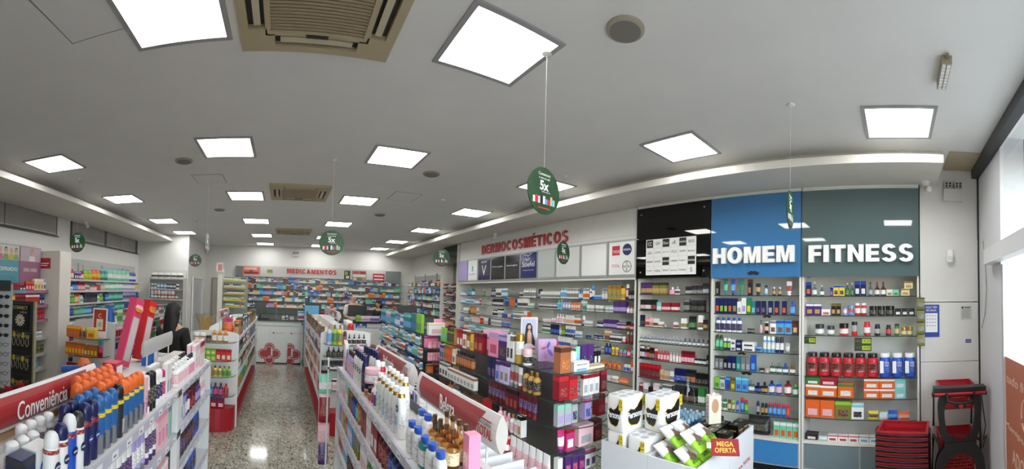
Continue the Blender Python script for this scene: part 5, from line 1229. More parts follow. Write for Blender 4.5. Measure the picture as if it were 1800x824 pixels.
# doll boxes leaning on top
def doll_box(x, y, lean, c, c2, label, h=.53, w=.10, d=.07):
    t = thing('doll_box', label, 'box', (x, y, 1.264 + w / 2 * math.sin(lean)), 1.25); t.rotation_euler = (0, lean, 1.25)
    M = mat(c, .35)
    MB().box(-w / 2, w / 2, -d / 2, d / 2, 0, h, M).build('carton', t)
    MB().box(-w * .36, w * .36, -d / 2 - .002, -d / 2, h * .08, h * .72, mat('c9c3c0', .15)).build('window', t)
    MB().box(w / 2, w / 2 + .001, -d * .35, d * .35, h * .1, h * .75, mat('d8d4d2', .2)).build('side_window', t)
    MB().loft([(h * .80, .03, .012, 2.5, mat('e09030', .4)), (h * .85, .05, .014, 2.5, mat(c2, .4)), (h * .9, .035, .012, 2.5, mat(c2, .4))], 12, Matrix.Translation((0, -d / 2 - .006, 0))).build('badge', t)
    return t
doll_box(-1.17, 2.70, .33, 'd8486e', 'f0b8c8', 'tall pink toy box leaning on top of the gondola beside the aerosols')
doll_box(-1.15, 3.02, .27, 'd02c34', 'd87a2c', 'tall red toy box leaning on top of the gondola behind the pink one', .50)
def toybox(x, y, c, sx, sy, sz, label):
    t = thing('toy_box', label, 'box', (x, y, 1.262))
    MB().box(-sx / 2, sx / 2, -sy / 2, sy / 2, 0, sz, mat(c, .4)).build('carton', t)
    MB().box(sx / 2, sx / 2 + .001, -sy * .4, sy * .4, sz * .15, sz * .8, LW).build('label', t)
toybox(-1.1, 2.62 - .22, 'c8284c', .10, .12, .11, 'low pink toy box at the foot of the tall pink one')
toybox(-1.02, 2.98 - .06, '2a6cc0', .10, .10, .14, 'blue toy box standing between the tall toy boxes')
toybox(-.87, 3.02, 'cfcac4', .10, .5, .07, 'long white carton lying beside the blank banner pole')
# toys lying behind the aerosols
def toy_gun(x, y, rz, ca, cb, label):
    t = thing('toy_blaster', label, 'toy', (x, y, 1.262), rz)
    A, B_ = mat(ca, .35), mat(cb, .35)
    MB().loft([(-.14, .018, .022, 2.5, A), (-.04, .022, .03, 2.5, A), (.08, .024, .034, 2.5, A), (.13, .016, .02, 2.5, A)], 14, Matrix.Translation((0, 0, .09)) @ Matrix.Rotation(PI / 2, 4, 'X')).build('barrel', t)
    MB().loft([(0, .02, .028, 3, B_), (.05, .018, .024, 3, B_), (.10, .02, .03, 3, B_)], 12).build('grip', t)
    MB().loft([(.11, .016, .05, 3, B_), (.15, .012, .035, 3, B_), (.165, .006, .02, 3, B_)], 12).build('fin', t)
toy_gun(-1.08, 1.98, .5, 'd9661f', '1f4f9e', 'orange and blue toy blaster lying behind the orange-capped aerosols')
toy_gun(-1.18, 2.14, 2.0, '1f4f9e', 'd9661f', 'blue toy blaster with orange grip behind the aerosols')
# --- right of the aisle, near: beauty
bg_ = gondola('store_gondola', 'white gondola of lotions and brushes under the Beleza sign', .5, 1.22, .55, 3.42, [1.0, .75], [1.23, 1.0, .77, .54], 1.236, joints=(1.5, 2.5), posts=False, xs=.77)
r_ = MB().box(.748, .7515, 1.52, 2.46, 1.2305, 1.285, mat('6d7074', .4)).build('price_rail', bg_)
for k in range(9): MB().box(.7465, .748, 1.55 + k * .1, 1.63 + k * .1, 1.237, 1.278, mat('46494d', .4)).build('price_slot', r_)
prism_sign('hanging_banner', 'red and white banner reading Beleza above the brush trays', .87, 1.36, 2.32, 1.245, 1.405, '9c2a2e', 'Beleza', -1, .18, .0, poles=1.001)
prism_sign('hanging_banner', 'red and white banner reading Perfumaria behind the Beleza one', .87, 2.46, 3.45, 1.28, 1.42, '8e2a2e', 'Perfumaria', -1, .3, .02, poles=1.001)
R1 = Row((.512, 3.40, 0), (0, -1), .88, .32)
R2 = Row((.512, 2.49, 0), (0, -1), 1.92, .32)
SB = 'the top shelf of the Beleza gondola'
ff = 'from the far end'
lay(R1, 1.23, SB, 'box:cosmetic_box rose/pink/rose 5 24;box:cosmetic_box white/rose/white 5 22;tube skyblue/lilac/teal 4.5 18;bottle:lilac_bottle lilac/rose/brown x5 5.6 18.5;+1;oval:body_lotion_bottle white/white/navy x4 7 24;oval:body_lotion_bottle navy/navy/navy x3 6.5 24', ff, parts=P_, inset=.03)
for o in R1.items:
    if o_size[o.name][4] == 'oval': oval(o, 'NIVEA', '151d52' if o_size[o.name][3].startswith('white') else '2a3f9a', .5, .26)
lay(R1, 1.23, SB, 'bottle:lilac_bottle white/rose/rose x5 6 20;+3;oval:body_lotion_bottle navy/navy/navy x3 7 25;oval:body_lotion_bottle white/white/navy x4 7 26', ff, parts=P_, inset=.12, gap=.008)
lay(R2, 1.23, SB, 'jar:cream_jar rose/copper/black x2 10 9;+.5;bottle:hair_cream_bottle white/magenta/white 5 14;bottle:hair_cream_bottle white/purple/white 5 14;lotion white/white/white x5 7 22;lotion white/white/white 7.5 23;+9;oval white/white/blue x2 7 13;oval teal/white/blue 7 12;oval white/white/blue x2 7 12', ff, parts=P_, inset=.02)
put('jar', 'pink/white/rose', .10, .095, .10, R2.at(.065, .07, 1.23 + .092), -PI / 2, SB, ff, 'cream_jar', True, extra='stacked')
dv = [o for o in R2.items if o_size[o.name][4] == 'lotion']
for o, c in zip(dv, ('4f9fd6', '8fbf5a', '5aa8d8', '7fb0e0', 'b48fd0')): script(o, 'Dove', c)
oval(dv[-1], 'NIVEA', '151d52', .6, .22, .2)
script(dv[-1], 'soft', '5aa8d8', .35, .3)
lay(R2, 1.23, SB, '+18;lotion white/white/white x5 7 22.5;+18;oval white/white/blue x2 7 13;liq:body_oil_bottle honey*/cream/bronze x4 5.6 15', ff, parts=P_, inset=.115)
lay(R2, 1.23, SB, '+88;liq:body_oil_bottle honey*/cream/bronze x4 5.6 15.5;slim pink/rose/pink 5 14', ff, parts=P_, inset=.176)
S3 = 'the second shelf of the Beleza gondola'
lay(R1, 1.0, S3, 'box:cosmetic_box white/rose/mint x2 6 18;box:cosmetic_box rose/pink/white x2 6 16;box:cosmetic_box mint/white/aqua x2 6 17;bottle amber/brown/gold x2 5.5 18;bottle navy/blue/teal x3 5.5 17;bottle teal/aqua/navy 5.5 17;bottle amber/gold/black x3 6 18', ff, parts=P_)
lay(R2, 1.0, S3, 'box:cosmetic_box maroon/crimson/maroon x2 7 20;box:cosmetic_box white/rose/peach x2 6 19;box:cosmetic_box crimson/white/maroon x2 7 18;bottle:hair_oil_bottle maroon/crimson/bronze x3 6 18;bottle:hair_oil_bottle navy/blue/bronze x4 6 18;bottle:hair_oil_bottle brown/gold/bronze x6 6 18', ff, parts=P_)
S4 = 'the third shelf of the Beleza gondola'
lay(R1, .77, S4, 'box:cosmetic_box skyblue/lilac/skyblue x2 4 19;box:cosmetic_box pink/rose/pink x2 4 19;box:cosmetic_box orange/yellow/orange 4 19;box:cosmetic_box lime/green/lime x2 4 19;box:cosmetic_box crimson/pink/rose x2 4 19;box:cosmetic_box skyblue/white/aqua x4 4.5 19;tube olive/grey/olive x4 5 18', ff, parts=P_)
lay(R2, .77, S4, 'box:cosmetic_box white/rose/white x3 6 18;bottle green/olive/black x3 6 17;box:cosmetic_box rose/white/red x3 6 18;bottle white/grey/black x4 6 18;box:cosmetic_box maroon/rose/brown x4 6 18', ff)
lay(R1, .54, 'the fourth shelf of the Beleza gondola', 'box:cosmetic_box peach/crimson/rose x3 6 18;box:cosmetic_box white/skyblue/white x4 5 18;bottle maroon/black/brown x5 6 17', ff)
# other half of the beauty gondola: white brush trays, nail-tool cartons, jars
TRW = mat('e2e4e6', .3)
t = thing('divider_tray', 'white plastic divider tray for brushes beside the Beleza banner', 'tray', (1.0, 1.44, 1.182))
MB().box(-.10, .10, -.32, .4, -.175, -.167, TRW).build('base', t)
for k in range(8): MB().box(-.10, .10, -.32 + k * .1, -.312 + k * .1, -.167, -.06, TRW).build('divider', t)
t = thing('wire_basket', 'white wire basket on the far half of the beauty gondola', 'basket', (1.04, 2.95, 1.015))
m = MB(); WR = mat('dadada', .35)
for k in range(9): m.box(-.15, .15, -.4 + k * .1 - .002, -.4 + k * .1 + .002, .10, .104, WR).box(-.152, -.148, -.4 + k * .1 - .002, -.4 + k * .1 + .002, .0, .104, WR).box(.148, .152, -.4 + k * .1 - .002, -.4 + k * .1 + .002, 0, .104, WR)
for k in range(4): m.box(-.15 + k * .1 - .002, -.15 + k * .1 + .002, -.4, .4, .104, .108, WR)
for z in (.03, .065, .1): m.box(-.154, -.15, -.4, .4, z, z + .004, WR).box(.15, .154, -.4, .4, z, z + .004, WR)
m.build('mesh', t)
MB().tube([(-.155, -.402, .106), (.155, -.402, .106), (.155, .402, .106), (-.155, .402, .106), (-.155, -.402, .106)], .004, WR, 6).build('rim', t)
put('tub', 'red/rose/white', .055, .17, .055, (.715, 2.70, 1.231), -PI / 2, SB, ff, 'nail_polish_remover', True)
XR = Row((.90, 2.36, 0), (0, -1), .8, .25)
lay(XR, 1.0003, 'the brush side of the Beleza gondola', 'box:nail_kit_box white/black/silver x5 6.5 15;jar:cotton_jar white/rose/white 9 13', ff, parts=P_, inset=.02)
o = thing('hair_brush', 'pink paddle brush standing at the far end of the divider tray', 'brush', (1.0, 1.90, 1.0005))
MB().loft([(0, .012, .01, 2, mat('e48aa6', .4)), (.12, .012, .01, 2, mat('e48aa6', .4)), (.14, .035, .012, 2, mat('e48aa6', .4)), (.2, .045, .014, 2, mat('e48aa6', .4)), (.25, .03, .012, 2, mat('e48aa6', .4)), (.262, .01, .006, 2, mat('e48aa6', .4))], 14).build('body', o)
MB().loft([(.15, .03, .003, 2, mat('c22a50', .4)), (.2, .038, .003, 2, mat('c22a50', .4)), (.24, .025, .003, 2, mat('c22a50', .4))], 12, Matrix.Translation((0, -.014, 0))).build('bristle_pad', o)
XB_ = Row((1.205, 1.40, 0), (0, 1), .56, .12)
lay(XB_, 1.0003, 'the outer edge of the brush side of the Beleza gondola', 'tube white/rose/bronze x6 5 16;bottle white/crimson/red x3 4.6 13;box:cosmetic_box orange/red/rose 7 13', 'from the near end', parts=P_, inset=.02)
BRM = mat('b98e5e', .5)
for k in range(10):
    y = 1.99 + (k % 5) * .06; x = 1.12 + .045 * (k // 5)
    t = thing('makeup_brush', '%s pale wooden brush standing beyond the divider tray, counted from the near end' % ordinal(k + 1), 'brush', (x, y, 1.0005), 0, 'wooden brushes'); t.scale = (.8, .8, .8); t.rotation_euler = (0, 0, k)
    MB().loft([(0, .006, .006, 2, BRM), (.1, .009, .009, 2, BRM), (.12, .008, .008, 2, STEEL)], 8).build('handle', t)
    MB().loft([(.12, .008, .008, 2, STEEL), (.15, .01, .008, 2, mat('6b4a30', .7)), (.18, .022, .012, 2, mat('6b4a30', .7)), (.205, .016, .008, 2, mat('6b4a30', .7))], 8).build('bristles', t)
m = thing('display_stand', 'grey acrylic stand with sachets at the gap between the two banners', 'stand', (.85, 2.41, 1.0005))
MB().box(-.04, .04, -.03, .03, 0, .22, CLEARP).build('holder', m)
for k in range(4): MB().box(-.03 + k * .016, -.022 + k * .016, -.02, .02, .01, .26 - .02 * (k % 2), mat(('gold', 'navy', 'lilac', 'grey')[k], .4)).build('sachet', m)
# bags hanging at the end panel of the beauty gondola
st = thing('clip_strip', 'white hanging strip on the far end corner of the beauty gondola', 'strip', (.505, 3.49, 0))
MB().box(-.085, -.069, -.002, .002, .3, 1.3, GW).build('strip', st)
MB().box(-.085, .03, -.036, -.03, 1.2, 1.216, GW).box(-.085, -.07, -.036, 0, 1.2, 1.216, GW).build('arm', st)
for k, (c, z, w, h) in enumerate((('black/grey/charcoal', 1.15, .08, .12), ('mint/white/mint', .97, .12, .17), ('crimson/crimson/rose', .71, .10, .25), ('rose/rose/pink', .53, .11, .17), ('purple/purple/purple', .33, .09, .18))):
    put('bag', c, w, h, .05, (.405, 3.52, z), 0, 'the hanging strip at the end of the beauty gondola', 'from the top', 'hair_accessory_bag', True)
# --- far gondola left of the aisle with jams at its rounded end
gondola('store_gondola', 'far white gondola with red base and honey jars on its rounded end', -1.25, -.58, 5.32, 9.1, [1.2, .95, .7, .42], [1.2, .9, .6], 1.27, posts=False, joints=(6.3, 7.3, 8.2), end=[1.17, .93, .72, .46], endtop=1.30, endx=(-1.2, -.60), red=True)
prism_sign('hanging_banner', 'short red and white banner above the far gondola beside the aisle', -.92, 5.6, 6.5, 1.42, 1.56, '8e3a3c', 'Suplementos', 1, .4, 0, total=False, poles=1.271)
ER = endrow(-1.2, -.60, 5.29)
lay(ER, 1.17, 'the top end shelf of the red-based gondola', 'jar:honey_jar brown/cream/white x2 8 11;jar:honey_jar brown/bronze/charcoal 7 8;bottle:honey_bottle amber/white/yellow x3 7 16;jar:spice_jar green/mint/charcoal x2 7 10', parts=P_)
lay(ER, .93, 'the second end shelf of the red-based gondola', '+12;box:tea_carton lime/cream/olive x3 6 7.5;^box:tea_carton lime/cream/olive x3 6 7.5;box:tea_carton red/cream/crimson x3 6.3 15;box:tea_carton navy/blue/navy x2 6.3 13', parts=P_)
lay(ER, .72, 'the third end shelf of the red-based gondola', '+10;bottle:sauce_bottle orange/amber/brown x3 5.5 14;bottle:sauce_bottle yellow/olive/bronze x2 5.5 14;bottle:sauce_bottle lime/green/olive x2 5.5 14', parts=P_)
lay(ER, .46, 'the fourth end shelf of the red-based gondola', '+8;bottle:juice_bottle white/silver/black 6 15;bottle:juice_bottle blue/skyblue/navy x2 6.5 16;bottle:juice_bottle purple/magenta/maroon x2 6.5 17;bottle:juice_bottle red/crimson/red x2 6.5 17', parts=P_)
lay(ER, .3005, 'the red plinth of the red-based gondola', '+10;box:tea_carton lime/cream/yellow 15 8;^box:tea_carton olive/cream/lime 15 6.5;box:tea_carton crimson/rose/purple x2 9 13', parts=P_, inset=.04)
G2 = Row((-.592, 5.33, 0), (0, 1), 3.7, .3)
gi = ['slim:supplement_carton olive/gold/black 7.8 22;slim:supplement_carton black/olive/gold 7.8 24;slim:supplement_carton orange/red/gold 7.8 22;slim:supplement_carton green/olive/black 7.8 24;box white/skyblue/blue 6.5 22;box tan/gold/brown 7.8 20',
      'box black/blue/navy 10.4 18;box maroon/rose/white 10.4 17;box navy/purple/black 11.7 18;box white/crimson/maroon 9.1 18;jar charcoal/green/black 10.4 14', 'box maroon/brown/gold 10.4 18;bottle green/white/lime 7.8 18;box brown/gold/maroon 10.4 18;bottle white/green/olive 7.8 18;jar olive/white/brown 10.4 14',
      'bottle green/lime/white 7.8 19;bottle teal/green/white 7.8 20;bottle olive/amber/brown 7.8 19;box lime/green/white 10.4 18;jar maroon/red/black 10.4 15']
for k, z in enumerate((1.2, .95, .7, .42)):
    fill(G2, z, 'the %s aisle shelf of the red-based gondola' % ORD[k], gi[k], .03, 3.65, 200 + k, nf, reps=(2, 4))
# on top of that gondola: stick bundle and a wrapped gift
t = thing('stick_bundle', 'bundle of thin golden breadsticks in clear wrap beside the honey jars', 'food', (-1.42, 5.55, 1.2))
t.location = (-1.12, 5.6, 1.2025); R = random.Random(4); m = MB()
for k in range(46):
    a, q = R.uniform(0, 2 * PI), R.uniform(0, 1) ** .5
    m.tube([(q * .035 * math.cos(a), q * .035 * math.sin(a), 0), (q * .13 * math.cos(a), q * .10 * math.sin(a), .26 + R.uniform(-.03, .03))], .004, mat('c79a4a', .6), 5)
m.build('sticks', t)
MB().loft([(0, .045, .045, 2, CLEARP), (.3, .15, .12, 2, CLEARP)], 16, closed=False).build('wrapper', t)
t = thing('gift_basket', 'cellophane-wrapped gift with a pink bow on the far gondola', 'gift', (-.76, 5.47, 1.2025))
MB().loft([(0, .07, .06, 2.5, mat('c8502c', .5)), (.12, .085, .07, 2.5, mat('d8703c', .5)), (.2, .06, .05, 2.5, mat('e08a5a', .5))], 14).build('contents', t)
m = MB(); PKB = mat('e0407c', .4)
for k in range(7):
    a = k * 2 * PI / 7
    m.tube([(0, 0, .22), (.05 * math.cos(a), .05 * math.sin(a), .27), (.07 * math.cos(a), .07 * math.sin(a), .24), (.0, 0, .215)], .009, PKB, 6)
m.build('bow', t)
m = MB(); 
for k in range(9):
    a = k * 2 * PI / 9; b = a + .5
    m.quad((0, 0, .23), (.06 * math.cos(a), .06 * math.sin(a), .30), (.13 * math.cos((a + b) / 2), .11 * math.sin((a + b) / 2), .46 + .05 * (k % 2)), (.06 * math.cos(b), .06 * math.sin(b), .30), CLEARP)
m.build('cellophane', t)
o = thing('promotion_card', 'grey promotion card with red print leaning on the far gondola', 'sign', (-.82, 5.75, 1.2025), .25)
MB().prism([(-.07, 0), (.09, .02), (.09, .27), (-.07, .24)], -.004, .004, mat('8f8a88', .4), 'y').build('card', o)
lettering('ofertas', .12, .06, mat('b03440', .4), o, (.01, -.005, .15), ry=-.15, depth=.0005)
# --- far gondola right of the aisle, bottles on its end
gondola('store_gondola', 'far white gondola with coloured bottles and droppers on its end', .53, 1.22, 5.32, 9.1, [1.2, .9, .6], [1.2, .95, .7, .42], 1.32, posts=False, joints=(6.3, 7.3, 8.2), end=[1.19, 1.03, .86, .6], endtop=1.36, endx=(.56, 1.16), red=True)
prism_sign('hanging_banner', 'red and white banner above the far gondola facing the staffed counter', .88, 6.0, 7.0, 1.44, 1.57, '8e3a3c', 'Cabelos', -1, .3, 0, total=False, poles=1.321)
prism_sign('hanging_banner', 'pale banner above the far end of the dropper gondola', .88, 7.1, 8.1, 1.44, 1.57, None, '', -1, poles=1.321)
ER = endrow(.56, 1.16, 5.29)
lay(ER, 1.19, 'the top end shelf of the dropper gondola', 'bottle:sunscreen_bottle lavender/skyblue/tan 6.5 26;bottle:sunscreen_bottle lime/green/gold 6.5 26;bottle:sunscreen_bottle yellow/olive/gold 6.5 26;spray charcoal/bronze/brown 5 18;drop white/black/black x5 6 14', parts=P_)
lay(ER, 1.03, 'the second end shelf of the dropper gondola', 'drop black/charcoal/black x4 6 13;drop white/black/black x4 6.5 13', parts=P_)
lay(ER, .86, 'the third end shelf of the dropper gondola', 'box:cosmetic_box charcoal/grey/black x3 8 12;jar white/grey/black x3 7 9', parts=P_)
lay(ER, .6, 'the fourth end shelf of the dropper gondola', 'box:cosmetic_box white/rose/maroon x4 8 14;bag:cotton_bag white/peach/white x2 12 15')
G3 = Row((.542, 9.08, 0), (0, -1), 3.7, .3)
gj = ['box:hair_dye_box brown/tan/maroon 7.8 20;box:hair_dye_box tan/brown/gold 7.8 20;box:hair_dye_box bronze/black/brown 7.8 19', 'box:hair_dye_box white/purple/lilac 7.8 19;box:hair_dye_box silver/crimson/white 7.8 18;bag:hair_accessory_bag purple/black/grey 10.4 18', 'box:hair_dye_box olive/amber/brown 9.1 19;bag:cotton_bag rose/peach/white 13.0 18;bottle amber/tan/brown 7.8 18', 'box:hair_dye_box gold/brown/olive 9.1 19;bottle maroon/amber/black 7.8 18;box:cosmetic_box rose/white/pink 10.4 18']
for k, z in enumerate((1.2, .95, .7, .42)):
    fill(G3, z, 'the %s aisle shelf of the dropper gondola' % ORD[k], gj[k], .03, 3.65, 220 + k, ff, reps=(2, 4))
G3b = Row((.86, 6.2, 0), (0, -1), .9, .3)
lay(Row((.90, 5.95, 0), (0, -1), .6, .3), 1.2, 'the counter side of the dropper gondola', 'cyl:large_canister navy/silver/white x4 9 26;+2;spray:fire_red_can red/crimson/red 9 24', 'from the far end', parts=P_, inset=.03)
# --- glass gondolas
ZG = [1.30, 1.08, .88, .67, .46]
gondola('glass_gondola', 'glass shelf gondola of perfumery and hair care with a rounded near end', 1.95, 2.62, 2.55, 4.62, ZG, ZG, 1.30, glass=True, joints=(3.6,), end=ZG, endx=(1.95, 2.62), farpanel=False)
gondola('glass_gondola', 'farther glass shelf gondola with pink makeup cases on its rounded end', 1.95, 2.62, 5.25, 7.7, [1.32, 1.14, .97, .8, .6], [1.32, 1.14, .97, .8, .6], 1.32, glass=True, joints=(6.4,), end=[1.32, 1.14, .97, .8, .6], endx=(1.93, 2.55), farpanel=False)
A = Row((1.952, 4.6, 0), (0, -1), 2.04, .3)
gs = lambda k: 'the %s aisle shelf of the near glass gondola' % ORD[k]
lay(A, ZG[0], gs(0), 'bag:gift_bag lime/mint/lime x2 9 18;@788;pump olive/charcoal/black x4 5 22;@803;box:perfume_box gold/amber/gold 7 20;box:perfume_box red/white/crimson x2 7 20;box:perfume_box white/copper/brown 9 20;box:perfume_box amber/white/brown 9 19;box:perfume_box yellow/gold/yellow 7 17;box:perfume_box crimson/copper/maroon x2 9 20;@866;box:gift_set_box pink/magenta/lilac 18 24;box:gift_set_box purple/charcoal/lilac 14 22;slim white/black/white 5 24;slim white/black/silver 5 24;@911;cyl gold/white/gold 7.5 26;@924;jar white/black/rose 8 14;@930;box:gift_set_box navy/blue/navy 17 19', ff, parts=P_)
lay(A, ZG[1], gs(1), 'slim lilac/navy/purple x2 6 18;box:perfume_box gold/bronze/gold 7 19;box:perfume_box orange/red/amber x2 8 19;box:perfume_box white/brown/cream 8 17;bottle:perfume_spray brown/amber/black x8 4.8 17;@865;box:perfume_box navy/purple/navy x2 7 21;box:perfume_box lilac/blue/purple 7 20;box:perfume_box lavender/grey/purple x2 7.5 21;tube silver/crimson/grey x2 6 20;tube white/silver/crimson x1 6 19;@900;bottle gold/brown/black 6.5 19.5;bottle:metallic_bottle gold/black/gold x4 7 18', ff, parts=P_)
lay(A, ZG[2], gs(2), 'box:cosmetic_box white/charcoal/silver x3 8 16;box:perfume_box white/silver/copper x8 8 13;@866;tube maroon/purple/maroon x5 6 18;box:cosmetic_box maroon/crimson/black x3 6 18;tube maroon/purple/crimson x4 6 18;slim rose/copper/brown 6 18;bottle:perfume_spray navy/charcoal/navy x4 4.5 16;jar navy/black/charcoal x3 9 11', ff, parts=P_)
lay(A, ZG[3], gs(3), 'box:gift_set_box black/gold/brown x2 10 16;jar gold/yellow/amber x2 9 12;bag:gift_bag white/black/charcoal x2 9 14;jar orange/copper/brown x3 9 12;tube brown/copper/black x4 6 18;box:perfume_box red/crimson/red x2 8 19;box:perfume_box black/charcoal/black 8 19;bottle rose/white/pink 6 18;bottle pink/white/rose x2 6.5 15;bottle white/rose/tan x2 6.5 16;slim white/gold/black 6 19', ff, parts=P_)
lay(A, ZG[4], gs(4), '+30;tube white/rose/bronze x8 6 17;tube white/silver/brown x6 6 17;bottle white/crimson/red x3 6 15;box:cosmetic_box red/orange/rose x2 8 16', ff, parts=P_)
E_ = Row((1.98, 2.30, 0), (1, 0), .62, .22)
ge = lambda k: 'the %s rounded end shelf of the near glass gondola' % ORD[k]
lay(E_, ZG[0], ge(0), 'box:perfume_box copper/amber/brown 11 21 8;+3;box:cosmetic_box white/skyblue/white 17 4 9;^box:cosmetic_box white/silver/rose 17 3.5 8;box:cosmetic_box cream/white/silver 18 3 9', parts=P_, inset=0)
lay(E_, ZG[0], ge(0), '+10;box:gift_set_box aqua/mint/crimson 10 19 6;box:cosmetic_box white/rose/white 7 14 5;tube mint/aqua/white 5 18;box:perfume_box purple/navy/purple x2 7 19 6;slim black/white/silver x2 4 16', parts=P_, inset=.115)
lay(E_, ZG[1], ge(1), '+2;box:gift_set_box crimson/crimson/red 10 19.5 8;box:gift_set_box red/crimson/crimson 9 19.5 8;+6;box:cosmetic_box white/silver/crimson x3 6 18;+1;box:gift_set_box maroon/maroon/crimson 8 19 7', parts=P_, inset=.03)
lay(E_, ZG[2], ge(2), '+1;box:cosmetic_box silver/lilac/mint x2 7 17 5;slim silver/navy/silver 6 19;+8;box:perfume_box lilac/blue/magenta 7 18 6;+8;box:gift_set_box crimson/crimson/maroon 9 18 7', parts=P_, inset=.03)
lay(E_, ZG[3], ge(3), '+3;tube magenta/white/purple 7 18;box:cosmetic_box magenta/white/crimson 9 18 6;+4;box:gift_set_box rose/silver/rose 17 17 8;+1;box:perfume_box maroon/crimson/maroon 9 18 8', parts=P_, inset=.03)
lay(E_, ZG[4], ge(4), '+4;slim white/silver/white 5 16;+2;box:cosmetic_box purple/magenta/purple x3 7 17;box:cosmetic_box white/purple/magenta x2 6 16', parts=P_, inset=.05)
# pictures and gifts standing on top
o = thing('photo_stand', 'standing photo card of a woman with long dark hair on the glass gondola', 'poster', (2.29, 3.13, 1.332), -.45)
MB().box(-.085, .085, -.006, .006, 0, .36, mat('d8c3c0', .4)).build('frame', o)
q = MB().box(-.07, .07, -.008, -.006, .02, .34, mat('a9b4d0', .4)).build('print', o)
m = MB()
def flat(P, M, y): m.prism(P, y, y + .0008, M, 'y')
flat([(-.055, .02), (.05, .02), (.06, .12), (.035, .2), (.03, .27), (.01, .3), (-.02, .3), (-.035, .27), (-.045, .18), (-.06, .1)], mat('17130f', .6), -.0095)
flat([(.0 + .016 * math.cos(k * PI / 6), .262 + .022 * math.sin(k * PI / 6)) for k in range(12)], mat('c9997c', .5), -.0105)
flat([(-.02, .06), (.03, .06), (.022, .2), (.006, .235), (-.006, .235), (-.018, .2)], mat('c9997c', .5), -.0100)
flat([(-.062, .02), (.062, .02), (.062, .07), (.02, .1), (-.03, .1), (-.062, .07)], mat('e4ddda', .5), -.0108)
m.build('portrait', q)
m = MB().box(.0, .06, -.0122, -.0112, .04, .055, mat('b03470', .5)); m.build('caption_bar', q)
MB().box(-.06, .06, -.004, .05, -.0, .004, LW).build('foot', o)
def gift(x, y, rz, w, h, d, c, label, z=1.302):
    o = thing('gift_box', label, 'box', (x, y, z), rz)
    MB().box(-w / 2, w / 2, -d / 2, d / 2, 0, h, mat(c, .35)).build('carton', o)
    m = MB()
    for k, (a, b, s, cc, an) in enumerate(((-.2, .6, .16, 'e0507a', .3), (.05, .75, .2, '6a4fb0', 1.2), (.15, .4, .24, '8c6fd0', 2.2), (-.1, .25, .2, 'd890c8', 1.7), (-.25, .8, .15, 'f0b0c8', .8))):
        P = []
        for t_ in range(12):
            u = t_ / 12 * 2 * PI
            lx, lz = s * w * math.cos(u), s * w * .38 * math.sin(u)
            P.append((a * w + lx * math.cos(an) - lz * math.sin(an), b * h + lx * math.sin(an) + lz * math.cos(an)))
        P = [(max(-w * .49, min(w * .49, p[0])), max(.01, min(h - .01, p[1]))) for p in P]
        m.prism(P, -d / 2 - .0014 - .0004 * k, -d / 2 - .0006 - .0004 * k, mat(cc, .4), 'y')
    m.build('leaf_print', o)
gift(2.30, 2.86, -.5, .17, .2, .08, 'c8a8d8', 'lilac gift box with leaf print beside the photo card')
gift(2.45, 2.95, -.6, .1, .17, .07, 'c42a4c', 'crimson gift box behind the lilac leaf-print one', 1.302)
gift(2.22, 3.72, -.5, .2, .22, .08, 'd8b0c8', 'pink and lilac gift box near the spiky plant')
o = thing('potted_plant', 'small spiky green plant on top of the glass gondola', 'plant', (2.26, 3.98, 1.302))
MB().loft([(0, .04, .04, 2, mat('5a5048', .6)), (.07, .05, .05, 2, mat('5a5048', .6))], 14).build('pot', o)
m = MB(); R = random.Random(6)
for k in range(26):
    a = k * 2.4; e = R.uniform(.2, 1.2); L_ = R.uniform(.14, .2)
    c, s = math.cos(a), math.sin(a)
    p0 = Vector((0, 0, .07)); p1 = Vector((c * L_ * .5 * math.cos(e), s * L_ * .5 * math.cos(e), .07 + L_ * .6 * math.sin(e) + .02)); p2 = Vector((c * L_ * math.cos(e * .7), s * L_ * math.cos(e * .7), .07 + L_ * math.sin(e) * .8))
    w = Vector((-s, c, 0)) * .009
    m.quad(tuple(p0 - w), tuple(p0 + w), tuple(p1 + w), tuple(p1 - w), mat('5f7d3c', .5)); m.quad(tuple(p1 - w), tuple(p1 + w), tuple(p2 + w * .1), tuple(p2 - w * .1), mat('5f7d3c', .5))
m.build('leaves', o)
o = thing('posy', 'clear wrapped posy of pink flowers beside the photo card', 'flowers', (2.20, 3.32, 1.302))
MB().loft([(0, .03, .03, 2, CLEARP), (.15, .07, .06, 2, CLEARP), (.24, .05, .05, 2, CLEARP)], 12, closed=False).build('wrapper', o)
m = MB(); R = random.Random(9)
for k in range(9): m.loft([(-.02, .008, .008, 2, mat('c83a6c', .5)), (0, .022, .022, 2, mat('d8608c', .5)), (.018, .012, .012, 2, mat('e08aa8', .5))], 8, Matrix.Translation((R.uniform(-.035, .035), R.uniform(-.03, .03), R.uniform(.06, .19))))
m.build('blossoms', o)
B = Row((1.952, 7.68, 0), (0, -1), 2.42, .3)
Z2 = [1.32, 1.14, .97, .8, .6]
g2 = ['box:diaper_box skyblue/white/grey 7 22;box:diaper_box silver/skyblue/white 8 23;box:diaper_box white/blue/silver 8 20;box:diaper_box teal/skyblue/aqua 9 25;box:diaper_box skyblue/teal/silver 8 22', 'bottle skyblue/aqua/white 6 14;tube white/gold/skyblue 5 14;bottle white/aqua/blue 6 14;box white/silver/skyblue 7 12;bottle aqua/teal/white 6 14',
      'bottle white/orange/skyblue 5 13;bottle navy/blue/white 6 13;box white/grey/orange 6 13;bottle skyblue/white/navy 6 13;bottle aqua/mint/white 7 14', 'bottle white/skyblue/navy 6 13;bottle maroon/white/grey 5 12;jar orange/red/white 8 9;bottle navy/silver/blue 6 14', 'box:diaper_box maroon/brown/black 9 14;box:diaper_box navy/purple/charcoal 9 15;box:diaper_box gold/amber/brown 9 14']
